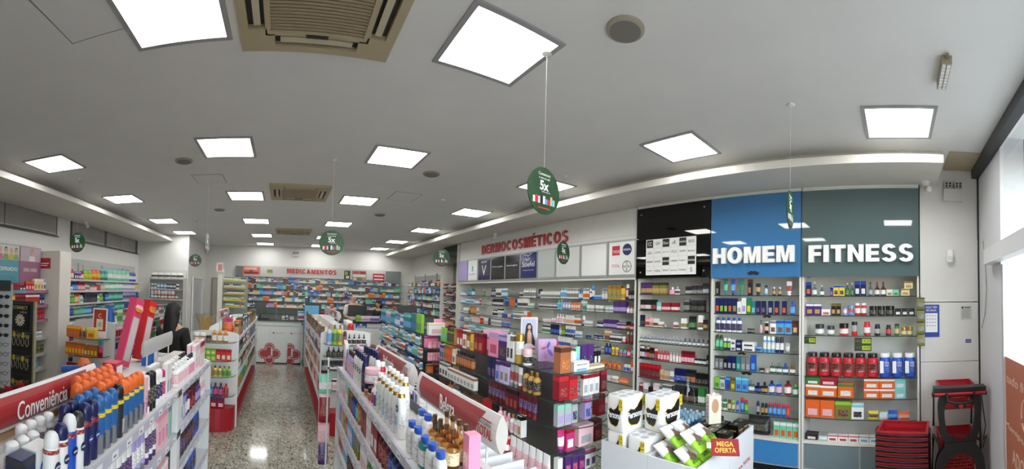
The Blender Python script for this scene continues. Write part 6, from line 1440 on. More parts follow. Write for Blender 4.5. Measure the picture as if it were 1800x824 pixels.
for k, z in enumerate(Z2): fill(B, z, 'the %s aisle shelf of the makeup glass gondola' % ORD[k], g2[k], .03, 1.95 if k == 0 else 2.4, 260 + k, ff, reps=(2, 4), skip=.04)
lay(B, Z2[0], 'the first aisle shelf of the makeup glass gondola', '+193;box:diaper_box teal/blue/teal x3 7 27;box:diaper_box lime/green/lime x3 7 27', ff, parts=P_)
E2 = Row((1.95, 4.99, 0), (1, 0), .6, .22)
gm = lambda k: 'the %s rounded end shelf of the makeup glass gondola' % ORD[k]
lay(E2, Z2[0], gm(0), '+2;box:makeup_case white/rose/cream 24 17 8;+1;box:makeup_case crimson/rose/maroon 6 12;jar rose/maroon/grey x2 8 10', parts=P_, inset=.03)
lay(E2, Z2[0], gm(0), '+14;bag:makeup_bag pink/rose/pink 14 22 6;+2;bag:makeup_bag copper/maroon/brown 14 20 6', parts=P_, inset=.13)
lay(E2, Z2[1], gm(1), '+2;jar pink/rose/pink x3 6.4 9;+2;jar white/charcoal/black x3 5 10;+1;box:makeup_case maroon/crimson/rose 14 14 6', parts=P_, inset=.03)
lay(E2, Z2[1], gm(1), '+1;box:makeup_case pink/rose/magenta 19 16 6', parts=P_, inset=.125)
lay(E2, Z2[2], gm(2), '+2;slim:lipstick_box pink/rose/peach x6 3 11;+4;slim:lipstick_box silver/black/rose x5 2.6 9;slim:lipstick_box grey/rose/black x4 2.6 9', parts=P_, inset=.03)
lay(E2, Z2[3], gm(3), '+1;box:makeup_case copper/orange/brown 9 12 6;box:makeup_case maroon/black/copper 18 14 6;box:makeup_case black/peach/maroon 10 15 6;box:makeup_case gold/amber/bronze 18 12 6', parts=P_, inset=.03)
lay(E2, Z2[4], gm(4), '+2;box:makeup_case maroon/crimson/black x2 12 13 6;box:makeup_case black/rose/maroon x2 12 13 6', parts=P_, inset=.03)
# ---------------------------------------------------------------- window-side wall
LWM = mat('d2d1cd', .5)
ZW = [1.96, 1.74, 1.49, 1.25, 1.0, .76, .5]
t = thing('white_wall_shelving', 'long white shelving of hygiene goods along the wall under the roller blinds', 'shelf unit')
MB().box(-4.095, -4.07, 5.86, 10.15, 0, 2.38, mat('bfc0be', .5)).build('back_panel', t)
MB().box(-4.07, -3.55, 5.50, 5.86, 0, 2.42, mat('dcd7ce', .5)).build('end_panel', t)
for z in ZW:
    s = MB().box(-4.07, -3.85, 5.862, 10.14, z - .03, z, LWM).build('shelf', t)
    MB().box(-3.85, -3.843, 5.862, 10.14, z - .035, z + .004, mat('c9c9ca', .35)).build('price_strip', s)
for y in (7.0, 8.1, 9.3): MB().box(-4.07, -4.05, y - .012, y + .012, 0, 2.3, mat('a9aba9', .4)).build('upright', t)
m = MB()
for z in (2.1, 2.25): m.box(-4.07, -4.066, 5.9, 9.2, z, z + .003, mat('8f9694', .4))
for y in (6.2, 7.2, 8.2, 9.2): m.box(-4.07, -4.066, y, y + .004, 1.96, 2.27, mat('8f9694', .4))
m.build('top_rail', t)
MB().box(-4.07, -3.9, 5.862, 10.14, 0, .35, LWM).build('base', t)
WRW = Row((-3.848, 5.88, 0), (0, 1), 4.24, .22)
nf = 'from the near end'
ws = lambda k: 'the %s white shelf under the roller blinds' % ORD[k]
lay(WRW, ZW[0], ws(0), 'bottle purple/lilac/white x2 7 19;box:diaper_pack lilac/white/blue x2 12 22;bottle orange/white/red x3 7 19;box:napkin_pack purple/white/lilac x3 8 15;bottle red/white/crimson x2 6 17;bag:diaper_pack lime/yellow/green x2 17 20;bag:diaper_pack orange/yellow/red x2 20 22;bag:diaper_pack teal/mint/aqua x2 18 24;bag:diaper_pack mint/white/aqua x4 26 26;bag:diaper_pack mint/white/teal 22 30;bag:diaper_pack blue/white/grey x2 22 24;+40;bag:diaper_pack cream/white/yellow x3 26 28', nf, parts=P_)
lay(WRW, ZW[1], ws(1), 'bottle green/lime/white x3 7 19;box orange/red/white 9 8;box lilac/purple/white 12 13;box white/skyblue/white 12 7;bottle blue/skyblue/navy x3 7 16;bottle red/rose/crimson x4 7 16;bottle white/grey/white x2 9 12;box rose/white/red x3 9 9;bottle crimson/red/white x3 6 16;bottle silver/cream/white x3 7 16;bag:diaper_pack mint/white/teal x2 26 20;bag:diaper_pack mint/white/aqua x2 24 22;bag:diaper_pack lilac/white/blue x4 20 20;bag:diaper_pack cream/yellow/white x3 24 19', nf, parts=P_)
fill(WRW, ZW[2], ws(2), 'bottle orange/cream/amber 9 20;bottle green/lime/white 8 18;bottle white/mint/white 7 15;bottle lime/green/white 8 18;box cream/white/silver 12 18;box navy/charcoal/black 14 18', .02, 2.0, 301, nf)
lay(WRW, ZW[2], ws(2), '+205;bag:diaper_pack blue/skyblue/navy 18 16;bag:diaper_pack teal/mint/aqua x3 27 22;bag:diaper_pack lilac/purple/white x4 21 20;bag:diaper_pack blue/navy/skyblue x3 20 19', nf, parts=P_)
fill(WRW, ZW[3], ws(3), 'bottle teal/mint/white 6 18;bottle blue/aqua/white 6 18;bottle navy/blue/white 6 18;bottle olive/yellow/white 6 15;bottle green/mint/white 6 18;box skyblue/white/teal 9 16', .02, 2.6, 302, nf, skip=.04)
lay(WRW, ZW[3], ws(3), '+262;bag:diaper_pack teal/mint/aqua x2 27 22;bag:diaper_pack blue/navy/skyblue x3 24 18', nf)
fill(WRW, ZW[4], ws(4), 'bottle olive/gold/white 6 17;bottle green/white/white 6 17;bottle teal/mint/white 6 16;bottle brown/amber/white 6 16;bag:cotton_bag white/silver/mint 12 14', 0.02, 1.6, 303, nf)
fill(WRW, ZW[5], ws(5), 'box teal/blue/skyblue 8 15;box purple/magenta/blue 7 15;box navy/teal/blue 8 17;bottle magenta/purple/white 7 17', 0.02, 1.4, 304, nf, skip=.04)
fill(WRW, ZW[6], ws(6), 'box maroon/magenta/crimson 8 17;bottle olive/lime/green 7 18;box brown/crimson/magenta 9 15', 0.02, 1.0, 305, nf)
o = tag(MB().box(-4.0, -3.74, 5.494, 5.499, 2.12, 2.30, mat('b8303a', .5)).box(-3.97, -3.77, 5.491, 5.494, 2.2, 2.215, LW).box(-3.97, -3.80, 5.491, 5.494, 2.165, 2.18, LW).build('notice'), 'red notice with white lines on the white divider panel by the cold-remedy signs', 'sign')
# unit with the cold and fever signs
t = thing('remedy_wall_unit', 'wall unit with turquoise and mauve header pictures for colds and fever', 'shelf unit')
MB().box(-4.095, -4.0, 3.3, 5.48, 0, 2.5, LWM).build('back_panel', t)
for ya, yb, c, c2, tx in ((3.3, 4.89, '5b97a6', '4a8794', 'GRIPE / RESFRIADO'), (4.9, 5.48, '9d6d85', '8a5c74', 'DOR / FEBRE')):
    b = MB().box(-3.95, -3.93, ya, yb, 1.72, 2.46, mat(c, .35)).build('header_board', t)
    ph = MB().box(-3.929, -3.926, ya + .01, yb - .01, 2.22, 2.45, mat('c5cac5' if ya < 4 else 'b9a9b2', .4)).build('photo', b)
    lettering(tx, .85 if ya < 4 else .36, .06 if ya < 4 else .055, LW, b, (-3.928, 4.42 if ya < 4 else 5.19, 2.08), PI / 2, depth=.0008)
    m = MB()
    for k in range(9):
        cy = (4.6 if ya < 4 else 5.28); r = .03 + .03 * k
        pts = []
        for a in range(13):
            y = cy + r * math.cos(a * PI / 12); z = 1.725 + r * 1.0 * math.sin(a * PI / 12)
            if ya < y < yb and z < 1.97: pts.append((-3.929, y, z))
        if len(pts) > 2: m.tube(pts, .003, mat(c2, .5), 4)
    m.build('wave_pattern', b)
    m = MB()
    people = [(4.3, 'a9895c'), (4.42, 'c8a878'), (4.55, '3a2a20'), (4.68, 'd8c070'), (4.8, '6a5038')] if ya < 4 else [(5.22, 'a98468')]
    for k, (y, hc) in enumerate(people):
        s_ = 1 if ya < 4 else 1.3
        def fl_(P, M, x): m.prism(P, x, x + .0008, M, 'x')
        E2_ = lambda cy, cz, ry, rz_: [(cy + ry * math.cos(a * PI / 8), cz + rz_ * math.sin(a * PI / 8)) for a in range(16)]
        fl_([(y - .07 * s_, 2.225), (y + .07 * s_, 2.225), (y + .05 * s_, 2.31), (y - .05 * s_, 2.31)], mat(('c8c080', 'c06a8a', '7d9a50', 'c0b040', '8aa070')[k] if ya < 4 else 'e0d8d4', .5), -3.9255 + .0001 * k)
        fl_(E2_(y, 2.372, .036 * s_, .048 * s_), mat(hc, .6), -3.9248)
        fl_(E2_(y, 2.362, .028 * s_, .04 * s_), mat('c8a088', .5), -3.9240)
        fl_(E2_(y + .03, 2.335, .018 * s_, .022 * s_), mat('d8b49c', .5), -3.9232)
    m.build('people_print', ph)
ZR = [1.75, 1.51, 1.265, .97, .70, .45]
for z in ZR:
    s = MB().box(-4.0, -3.76, 3.32, 5.48, z - .02, z, LWM).build('shelf', t)
    MB().box(-3.76, -3.752, 3.32, 4.86, z - .045, z + .004, mat('5b97a6' if z > 1.2 else 'b9b9bc', .4)).box(-3.76, -3.752, 4.86, 5.48, z - .045, z + .004, mat('9d6d85' if z > 1.2 else 'b9b9bc', .4)).build('price_strip', s)
RW = Row((-3.757, 3.34, 0), (0, 1), 2.12, .23)
rs = lambda k: 'the %s shelf below the cold-remedy signs' % ORD[k]
lay(RW, ZR[0], rs(0), '+80;box:remedy_box white/silver/white x3 7 9;box:remedy_box crimson/maroon/red x4 8 11;box:remedy_box maroon/white/crimson x2 7 8;box:remedy_box red/rose/orange x3 7 14;box:remedy_box cream/gold/white x3 8 19;box:remedy_box white/navy/lilac x3 6 18;box:remedy_box orange/red/crimson x3 7 12', nf, parts=P_)
lay(RW, ZR[1], rs(1), '+80;box:remedy_box white/orange/red x3 8 18;box:remedy_box yellow/green/orange x2 10 19;box:remedy_box maroon/crimson/red x3 8 18;box:remedy_box red/maroon/white x5 7 17;box:remedy_box navy/white/blue x5 6.4 15', nf, parts=P_)
lay(RW, ZR[2], rs(2), '+125;box:remedy_box purple/navy/blue x4 7 10;box:remedy_box lime/green/yellow x3 8 14;box:remedy_box crimson/magenta/red x4 8 16', nf, parts=P_)
lay(RW, ZR[3], rs(3), '+140;bag:gauze_pack white/silver/black x5 12 11', nf)
lay(RW, ZR[4], rs(4), '+140;bag:gauze_pack olive/charcoal/black x6 11 13', nf)
lay(RW, ZR[5], rs(5), '+140;bottle skyblue/aqua/white x8 6 19', nf)
# corner shelf unit facing the shop front
t = thing('corner_shelf_unit', 'white shelf unit of milk tins in the far window-side corner', 'shelf unit')
MB().box(-3.62, -2.66, 10.46, 10.495, 0, 2.32, LWM).build('back_panel', t)
for x in (-3.64, -2.66): MB().box(x, x + .02, 10.15, 10.46, 0, 2.1, LWM).build('side_panel', t)
ZC = [2.08, 1.80, 1.52, 1.22, .95]
for z in ZC: MB().box(-3.62, -2.66, 10.16, 10.46, z - .025, z, LWM).build('shelf', t)
CR_ = Row((-3.61, 10.17, 0), (1, 0), .94, .28)
cs_ = lambda k: 'the %s shelf of the milk-tin corner' % ORD[k]
lay(CR_, ZC[0], cs_(0), 'bag:diaper_pack white/charcoal/white x5 18 16 10', parts=P_, gap=.004)
lay(CR_, ZC[1], cs_(1), 'can:milk_tin white/grey/silver x2 8 14;can:milk_tin skyblue/white/silver x3 9 16;can:milk_tin navy/white/silver x3 8 14;can:milk_tin white/navy/silver 9 14', parts=P_)
lay(CR_, ZC[2], cs_(2), 'can:milk_tin mint/white/silver 9 12;^can:milk_tin white/rose/silver 9 12;can:milk_tin copper/white/silver x7 9.4 12;^can:milk_tin rose/white/silver x6 9.4 12', parts=P_)
lay(CR_, ZC[3], cs_(3), 'can:milk_tin white/navy/silver x4 9 13;can:milk_tin blue/white/silver x4 9 13', parts=P_)
# gondola with the vitamin boxes on its end
gondola('store_gondola', 'white gondola of hanging blister packs with orange vitamin boxes on its rounded end', -3.1, -2.4, 5.28, 9.0, [1.30, .62], [1.2, .9, .6], 1.34, joints=(6.3, 7.3, 8.2), end=[1.08, .82, .55], endtop=1.34, endx=(-3.15, -2.46), posts=False)
VE = endrow(-3.15, -2.46, 5.25)
lay(VE, 1.08, 'the top end shelf of the vitamin gondola', '+2;box:vitamin_box orange/amber/yellow x2 11 16;bottle:vitamin_bottle amber/brown/yellow x2 6 15;box:vitamin_box yellow/orange/cream x2 14 16', parts=P_, gap=.003, inset=.03)
lay(VE, .82, 'the second end shelf of the vitamin gondola', '+1;box:vitamin_box orange/yellow/gold x6 5.2 18;slim:vitamin_box amber/white/gold 4 16;box:vitamin_box amber/yellow/gold x3 5.5 17;box:spray_carton yellow/lime/lime 9 24;cyl crimson/magenta/teal 7 24', parts=P_, gap=.003, inset=.03)
lay(VE, .55, 'the third end shelf of the vitamin gondola', '+4;box:vitamin_box crimson/red/maroon x3 8 14;box:vitamin_box orange/amber/red x4 7 14', parts=P_, inset=.03)
o = thing('promotion_card', 'red and white promotion card standing above the vitamin boxes', 'sign', (-2.62, 5.19, 1.0835), 0); o.rotation_euler = (-.06, 0, 0)
MB().box(-.12, .12, -.004, .004, .0, .44, LW).build('card', o)
q = MB().box(-.10, .10, -.006, -.004, .10, .42, mat('b8402c', .5)).build('red_area', o)
MB().box(-.055, .055, -.0075, -.006, .12, .28, mat('e6dfc8', .5)).build('pale_area', q)
lettering('C', .05, .06, LW, q, (0, -.0072, .33), depth=.0005)
lettering('10', .05, .07, mat('6b4a30', .5), q, (0, -.0084, .2), depth=.0005)
o = thing('display_cone', 'blue tapered display card behind the red promotion card', 'display', (-2.61, 5.5, 1.302))
MB().loft([(0.01, .085, .085, 3, mat('2767b8', .4)), (.26, .05, .05, 3, mat('2767b8', .4))], 16).build('body', o)
MB().loft([(0, .09, .09, 3, mat('1d4f92', .4)), (.01, .09, .09, 3, mat('1d4f92', .4))], 16).build('foot', o)
# hanging blister packs: hooks and cards
BLC = ['silver/navy/crimson', 'grey/purple/maroon', 'charcoal/silver/red', 'white/grey/crimson', 'teal/grey/navy', 'grey/green/charcoal', 'skyblue/navy/white', 'rose/crimson/white', 'black/grey/lilac', 'silver/skyblue/red']
R = random.Random(12); BM = {}
def blister(c, w, h):
    k = (c, w, h)
    if k not in BM:
        cs = c.split('/')
        m = MB().box(-w / 2, w / 2, -.0015, .0015, 0, h, mat(cs[0], .45))
        m.loft([(h * .08, w * .36, .002, 3, mat(cs[1], .2)), (h * .14, w * .4, .016, 3, mat(cs[1], .2)), (h * .62, w * .4, .016, 3, mat(cs[1], .2)), (h * .68, w * .36, .002, 3, mat(cs[1], .2))], 10, Matrix.Translation((0, -.002, 0)))
        m.box(-w / 2 + .002, w / 2 - .002, -.0025, -.0014, h * .78, h * .97, mat(cs[2], .45))
        BM[k] = m.mesh('blister')
    return BM[k]
for row, (z, h) in enumerate(((1.085, .17), (.90, .17), (.68, .2))):
    y = 5.36; i = 0
    c = BLC[0]
    while y < 8.9:
        if i % 3 == 0: c = R.choice(BLC)
        for d in range(1):
            o = obj('blister_pack', blister(c, .075, h), None, (-2.41 - d * .045, y, z), PI / 2)
            o['category'] = 'pack'
            LAB.append((o, ('back-row ' if d else '') + '%s and %s blister pack' % tuple(cname(q) for q in c.split('/')[:2]), 'the %s hook row of the vitamin gondola' % ORD[row], nf))
        y += .088; i += 1
GA = Row((-2.412, 5.3, 0), (0, 1), 3.65, .3)
fill(GA, 1.30, 'the top aisle shelf of the vitamin gondola', 'slim white/crimson/red 5 20;slim silver/navy/red 5 19;box grey/white/crimson 7 20;slim purple/grey/white 5 20;box teal/white/navy 7 18;slim lime/green/white 5 20', .2, 3.6, 320, nf, reps=(2, 4), skip=.03)
# peg rack with cables and yellow tags
t = thing('cable_rack', 'black peg rack of charging cables with a printed CONNECT header', 'rack', (-2.9, 3.68, 0))
MB().box(-.2, .2, -.012, .012, .1, 1.66, mat('3a3a38', .5)).build('pegboard', t)
MB().box(-.19, .19, -.16, .16, 0, .06, BK).build('foot', t)
for x in (-.2, .2): MB().box(x - .012, x + .012, -.02, .02, .06, 1.66, mat('a59f86', .4)).build('post', t)
h_ = MB().box(-.14, .13, -.03, -.013, 1.32, 1.62, mat('0e0d0c', .3)).build('header_card', t)
lettering('CONNECT', .22, .04, mat('d8c878', .4), h_, (0, -.031, 1.58), depth=.0008)
lettering('cabos', .1, .03, mat('c0a84a', .4), h_, (.05, -.031, 1.53), depth=.0008)
m = MB()
for k in range(12):
    a = k * PI / 6
    P = [(.0 + .018 * math.cos(a - .5), 1.43 + .018 * math.sin(a - .5)), (.07 * math.cos(a - .16), 1.43 + .07 * math.sin(a - .16)), (.075 * math.cos(a), 1.43 + .075 * math.sin(a)), (.07 * math.cos(a + .16), 1.43 + .07 * math.sin(a + .16)), (.018 * math.cos(a + .5), 1.43 + .018 * math.sin(a + .5))]
    m.prism(P, -.0315, -.0305, mat('d4d0c2', .5), 'y')
m.disc((0, -.032, 1.43), .02, mat('d09030', .4), 'y', 14, .002)
m.build('flower_print', h_)
CARD = MB(); CARD.box(-.035, .035, -.001, .001, -.20, 0, mat('26221a', .4)); CARD.tube([(.02 * math.cos(a * PI / 6) * 1.1, -.006, -.10 + .05 * math.sin(a * PI / 6)) for a in range(13)], .004, mat('b8b2a0', .4), 5); CARD.box(-.03, .03, -.003, -.001, -.05, -.015, mat('8f8a50', .4))
CARDM = CARD.mesh('cable_card')
n = 0
for r_, z in enumerate((1.29, 1.02, .74)):
    for c_ in range(6):
        x = -.165 + c_ * .066
        MB().tube([(x, -.012, z), (x, -.17, z + .004)], .003, STEEL, 5).build('hook', t)
        if c_ % 2: MB().box(x - .012, x + .012, -.178, -.17, z - .035, z + .02, mat('d6b830', .4)).build('price_tag', t)
        for d in range(1):
            o = obj('cable_pack', CARDM, None, (-2.9 + x, 3.68 - .09 - d * .055, z - .002), 0); o['category'] = 'pack'
            n += 1
            LAB.append((o, '%scarded charging cable pack' % ('', '')[d], 'the %s hook row of the cable rack' % ORD[r_], 'from left'))
# spinning rack of spectacles
t = thing('spectacle_rack', 'upright grey rack of sunglasses and reading glasses beside the cable rack', 'rack', (-3.0, 3.28, 0), .55)
MB().box(-.22, .22, -.015, .015, .05, 1.86, mat('b9bbbc', .35)).build('panel', t)
MB().loft([(0, .24, .24, 2, BK), (.05, .22, .22, 2, BK)], 24).build('foot', t)
MB().box(-.2, .2, -.03, -.015, 1.78, 1.9, mat('2a2a2c', .3)).build('mirror', t)
def glasses(c, lens):
    m = MB(); M, L_ = mat(c, .3), mat(lens if lens != 'none' else c, .1)
    for s in (-1, 1):
        m.tube([(s * .034 + .027 * math.cos(a * PI / 7), 0, .019 * math.sin(a * PI / 7)) for a in range(15)], .003, M, 5)
        if lens != 'none': m.prism([(s * .034 + .025 * math.cos(a * PI / 7), .017 * math.sin(a * PI / 7)) for a in range(14)], -.001, .001, L_, 'y')
        m.tube([(s * .061, 0, .008), (s * .066, .01, .01), (s * .064, .12, .0)], .0025, M, 5)
    m.tube([(-.008, 0, .004), (0, 0, .008), (.008, 0, .004)], .0025, M, 5)
    return m.mesh('glasses')
GMS = [glasses('131315', '1a1a1e'), glasses('2a2422', '33302e'), glasses('1a1a1a', 'none'), glasses('3a3a44', 'none')]
Rm = Matrix.Translation((-3.0, 3.28, 0)) @ Matrix.Rotation(.55, 4, 'Z')
n = 0
for r_ in range(13):
    for c_ in range(3):
        p = Rm @ Vector((-.145 + c_ * .145, -.15, 1.72 - r_ * .105))
        o = obj('sunglasses' if r_ < 5 else 'reading_glasses', GMS[(0 if r_ < 4 else 1) if r_ < 5 else 2 + (r_ % 2)], None, p, .55); o['category'] = 'glasses'
        n += 1
        LAB.append((o, 'dark pair of sunglasses' if r_ < 5 else 'thin-framed pair of reading glasses', 'the %s row of the spectacle rack' % ORD[r_], 'from left'))
        MB().tube([tuple(Vector((-.145 + c_ * .145, -.015, 1.7175 - r_ * .105))), tuple(Vector((-.145 + c_ * .145, -.155, 1.7175 - r_ * .105)))], .002, STEEL, 5).build('peg', t)
# ---------------------------------------------------------------- white bins near the window corner
BW = mat('d6dade', .3)
def bin_(x0, x1, y0, y1, label, h=.78):
    t = thing('display_bin', label, 'bin', (0, 0, 0), 0, 'white display bins')
    w = .014
    MB().box(x0 + .014, x1 - .014, y0 + .014, y1 - .014, .03, .60, BW).build('raised_floor', t)
    MB().box(x0, x0 + w, y0, y1, .03, h, BW).build('side_panel', t); MB().box(x1 - w, x1, y0, y1, .03, h, BW).build('side_panel', t)
    MB().box(x0 + w, x1 - w, y0, y0 + w, .03, h, BW).build('side_panel', t); MB().box(x0 + w, x1 - w, y1 - w, y1, .03, h, BW).build('side_panel', t)
    for x in (x0 + .04, x1 - .04):
        for y in (y0 + .04, y1 - .04): MB().box(x - .02, x + .02, y - .02, y + .02, 0, .03, BK).build('foot', t)
    return t
BX = (2.28, 2.79, 3.30); BY = (1.26, 1.67, 2.12)
bin_(BX[0], BX[1] - .002, BY[1] + .001, BY[2], 'white bin heaped with toilet paper packs')
b2 = bin_(BX[0], BX[1] - .002, BY[0], BY[1] - .001, 'white bin heaped with green and white pet food pouches')
bin_(BX[1] + .002, BX[2], BY[1] + .001, BY[2], 'white bin filled with clear water bottles')
b4 = bin_(BX[1] + .002, BX[2], BY[0], BY[1] - .001, 'white bin of black cartons with red lettering on its outer side')
lettering('drogaria TOTAL', .34, .04, mat('b04450', .4), b4, (3.05, BY[0] - .0015, .52), 0, ry=-.0, depth=.001)
# toilet paper packs
PW = mat('e6e6e4', .4); PBK = mat('101012', .3); PYL = mat('d8c02a', .4)
def paper_pack(loc, rot, label):
    t = thing('toilet_paper_pack', label, 'toilet paper', loc, 0, 'toilet paper packs'); t.rotation_euler = rot
    w, d, h = .265, .19, .27
    m = MB()
    # film over 3 x 2 rolls, two layers: a soft block with roll dents on top
    rr = []
    for z, g in ((0, .92), (.012, .985), (.128, 1), (.135, .975), (.142, 1), (.255, .985), (.27, .93)): rr.append((z, w / 2 * g, d / 2 * g, 7, PW))
    m.loft(rr, 40)
    m.build('film_wrap', t)
    r = MB()
    for i in range(3):
        for j in range(2): r.loft([(.2702, .034, .034, 2, mat('c9cdd2', .5)), (.2715, .03, .03, 2, mat('b4b8bf', .5)), (.272, .014, .014, 2, mat('8f939a', .6))], 16, Matrix.Translation((-.085 + i * .085, -.044 + j * .088, 0)))
    r.build('roll_ends', t)
    for fy, rz in ((-d / 2 - .001, 0), (None, PI / 2), (None, -PI / 2)):
        L = w if rz == 0 else d
        def T(x, z, o=0): return (x, -d / 2 - .0025 - o, z) if rz == 0 else ((w / 2 + .0025 + o, x, z) if rz > 0 else (-w / 2 - .0025 - o, -x, z))
        ax = 'y' if rz == 0 else 'x'
        m = MB()
        s = .85 if rz == 0 else .8
        P = [(-.42, .40), (-.41, .58), (-.28, .66), (-.06, .61), (.12, .68), (.28, .84), (.42, .9), (.45, .74), (.40, .52), (.33, .36), (.24, .2), (.12, .13), (-.05, .15), (-.22, .17), (-.35, .27)]
        pts = [T(a * L * s, b * h) for a, b in P]; pts2 = [T(a * L * s * .94, (.45 + (b - .45) * .92) * h, .0008) for a, b in P]
        for q, M in ((pts, PYL), (pts2, PBK)):
            b0 = len(m.v); m.v += q; m.face(range(b0, b0 + len(q)) if rz >= 0 else range(b0 + len(q) - 1, b0 - 1, -1), M)
        m.build('black_emblem', t)
        o = lettering('Personal', L * .72, .05, LW, t, T(0, h * .47, .002), rz, depth=.0006, bold=.02)
    for rz, x, y in ((0, .11, -d / 2 - .004), (PI / 2, w / 2 + .004, .062), (-PI / 2, -w / 2 - .004, -.062)):
        o = MB().box(-.018, .018, -.001, .001, .17, .255, PYL).build('yellow_flash', t, (x, y, 0), rz)
        lettering('12', .024, .022, PBK, o, (0, -.0015, .232), depth=.0004)
        lettering('rolos', .026, .01, PBK, o, (0, -.0015, .20), depth=.0004)
    return t
paper_pack((2.4325, 1.998, .601), (0, 0, 0), 'white toilet paper pack lying lowest at the outer back corner of its bin')
paper_pack((2.4325, 1.79, .601), (0, 0, 0), 'white toilet paper pack lying lowest at the front edge beside the pouches')
paper_pack((2.670, 1.88, .601), (0, 0, PI / 2), 'white toilet paper pack half hidden against the water bottle bin')
paper_pack((2.42, 1.995, .8735), (0, 0, 0), 'white toilet paper pack topmost on the outer corner of the heap')
paper_pack((2.615, 1.772, .8735), (0, 0, -.08), 'white toilet paper pack on top of the heap next to the water bottles')
# pouches
PGR, PWH, PRD = mat('8fc22e', .3), mat('e4e4e2', .3), mat('d0522c', .4)
def pouch(loc, rot, label):
    t = thing('pet_food_pouch', label, 'pouch', loc, 0, 'pet food pouches'); t.rotation_euler = rot
    w, h = .14, .20
    rr = [(-h / 2, w * .5, .004, 3, PGR), (-h * .42, w * .5, .02, 2.5, PGR), (-.01, w * .48, .034, 2.5, PWH), (.02, w * .47, .032, 2.5, PWH), (h * .4, w * .49, .018, 2.5, PWH), (h / 2, w * .5, .003, 3, PWH)]
    MB().loft(rr, 16).build('body', t)
    m = MB()
    P = [(-.03, -.02), (-.012, .012), (-.016, .035), (-.003, .022), (.012, .036), (.014, .012), (.03, -.01), (.012, -.035), (-.012, -.035)]
    b0 = len(m.v); m.v += [(a * 1.3, -.0365 - .0, b * 1.3) for a, b in P]; m.face(range(b0, b0 + len(P)), mat('6b5544', .5))
    m.build('animal_print', t)
    MB().box(-.04, .04, -.0345, -.028, -.06, -.045, mat('4e8a20', .4)).build('dark_band', t)
R = random.Random(21)
k = 0
for z, nx, ny in ((.69, 3, 2), (.79, 3, 2), (.89, 2, 2)):
    for a in range(nx):
        for b in range(ny):
            k += 1
            pouch((2.535 + (a - (nx - 1) / 2) * .152, 1.475 + (b - (ny - 1) / 2) * .175, z), (-1.0, 0, R.uniform(-.02, .02)), '%s green and white pet food pouch counted up from the bottom of the bin' % ordinal(k))
# water bottles
WB = [(0, .92, .92), (.03, 1, 1), (.45, 1, 1), (.5, .95, .95), (.58, 1, 1), (.68, .85, .85), (.8, .42, .42), (.83, .4, .4)]
rb = [(z * .225, .031 * a, .031 * b, 2, WATER) for z, a, b in WB]
wbm = MB().loft(rb, 14).mesh('body'); wcm = MB().loft([(.187, .015, .015, 2, mat('a9c9de', .3)), (.222, .015, .015, 2, mat('a9c9de', .3)), (.226, .012, .012, 2, mat('a9c9de', .3))], 12).mesh('cap')
wlm = MB().loft([(.05, .0316, .0316, 2, mat('9fc3dc', .4)), (.095, .0316, .0316, 2, mat('9fc3dc', .4))], 14).mesh('label')
k = 0
for i in range(7):
    for j in range(6):
        k += 1
        o = thing('water_bottle', '%s clear water bottle in its bin, %s row from the toilet paper' % (ORD[j], ORD[i]), 'bottle', (2.845 + i * .066, 2.07 - j * .066, .63), 0, 'water bottles')
        obj('body', wbm, o); obj('cap', wcm, o); obj('label', wlm, o)
# black cartons
BKC = mat('0c0b0a', .3); GD = mat('b89a58', .35, .5)
def black_carton(loc, rz, label):
    t = thing('black_carton', label, 'box', loc, rz, 'black cartons in the bin')
    MB().box(-.05, .05, -.05, .05, 0, .24, BKC).build('carton', t)
    for a, b, e in ((.034, .195, .205), (.025, .16, .168), (.03, .03, .036)): MB().box(-a, a, -.0512, -.05, b, e, GD).build('gold_print', t)
    lettering('caf\u00e9', .05, .02, GD, t, (0, -.0515, .182), depth=.0004)
    for a in (-.051, .05): MB().box(a, a + .001, -.03, .03, .19, .2, GD).build('gold_print', t)
    MB().loft([(.2402, .02, .012, 2, GD), (.241, .02, .012, 2, GD)], 14).build('gold_seal', t)
k = 0
for i, x in enumerate((2.87, 2.98, 3.09, 3.2)):
    for j, y in enumerate((1.34, 1.46, 1.58)):
        if i == 0 and j == 2 or i == 1 and j == 0 or i == 3 and j == 1: continue
        k += 1
        black_carton((x, y, .601), -.05 + .06 * (j - 1), '%s black carton with gold print, %s column from the pouches' % (ORD[j], ORD[i]))
t = thing('window_carton', 'tall cream carton with an oval window standing on the black cartons', 'box', (3.03, 1.525, .8435), -.75)
MB().box(-.055, .055, -.04, .04, 0, .235, mat('ded8c4', .4)).build('carton', t)
P = [(.0 + .032 * math.cos(a * PI / 12), .15 + .06 * math.sin(a * PI / 12)) for a in range(24)]
MB().prism(P, -.0415, -.04, mat('b58f6a', .4), 'y').build('oval_window', t)
for z in (.05, .08, .11, .14, .17): MB().box(-.0565, -.055, -.02, .02, z, z + .006, mat('6b6250', .5)).build('print_mark', t)
MB().box(-.012, .012, -.002, .002, .235, .255, mat('ded8c4', .4)).build('hang_tab', t)
tag(MB().loft([(0, .05, .05, 2, mat('101012', .3)), (.17, .05, .05, 2, mat('101012', .3)), (.2, .03, .03, 2, mat('101012', .3)), (.24, .028, .028, 2, mat('2a2a2c', .3))], 18).build('dark_canister', None, (2.86, 1.60, .601)), 'dark round canister between the water bottles and the black cartons', 'canister')
tag(MB().loft([(0, .04, .05, 2.5, CLEARP), (.12, .09, .1, 2.5, CLEARP), (.26, .07, .09, 2.5, CLEARP), (.36, .03, .06, 2.5, CLEARP)], 16).build('plastic_bag', None, (2.95, 1.78, .858)), 'crumpled clear plastic bag standing among the water bottles', 'bag')
o = thing('offer_sign', 'dark red MEGA OFERTA sign with yellow letters lying on the pouches', 'sign', (2.50, 1.165, .87), 0); o.rotation_euler = (-.75, .08, -.95)
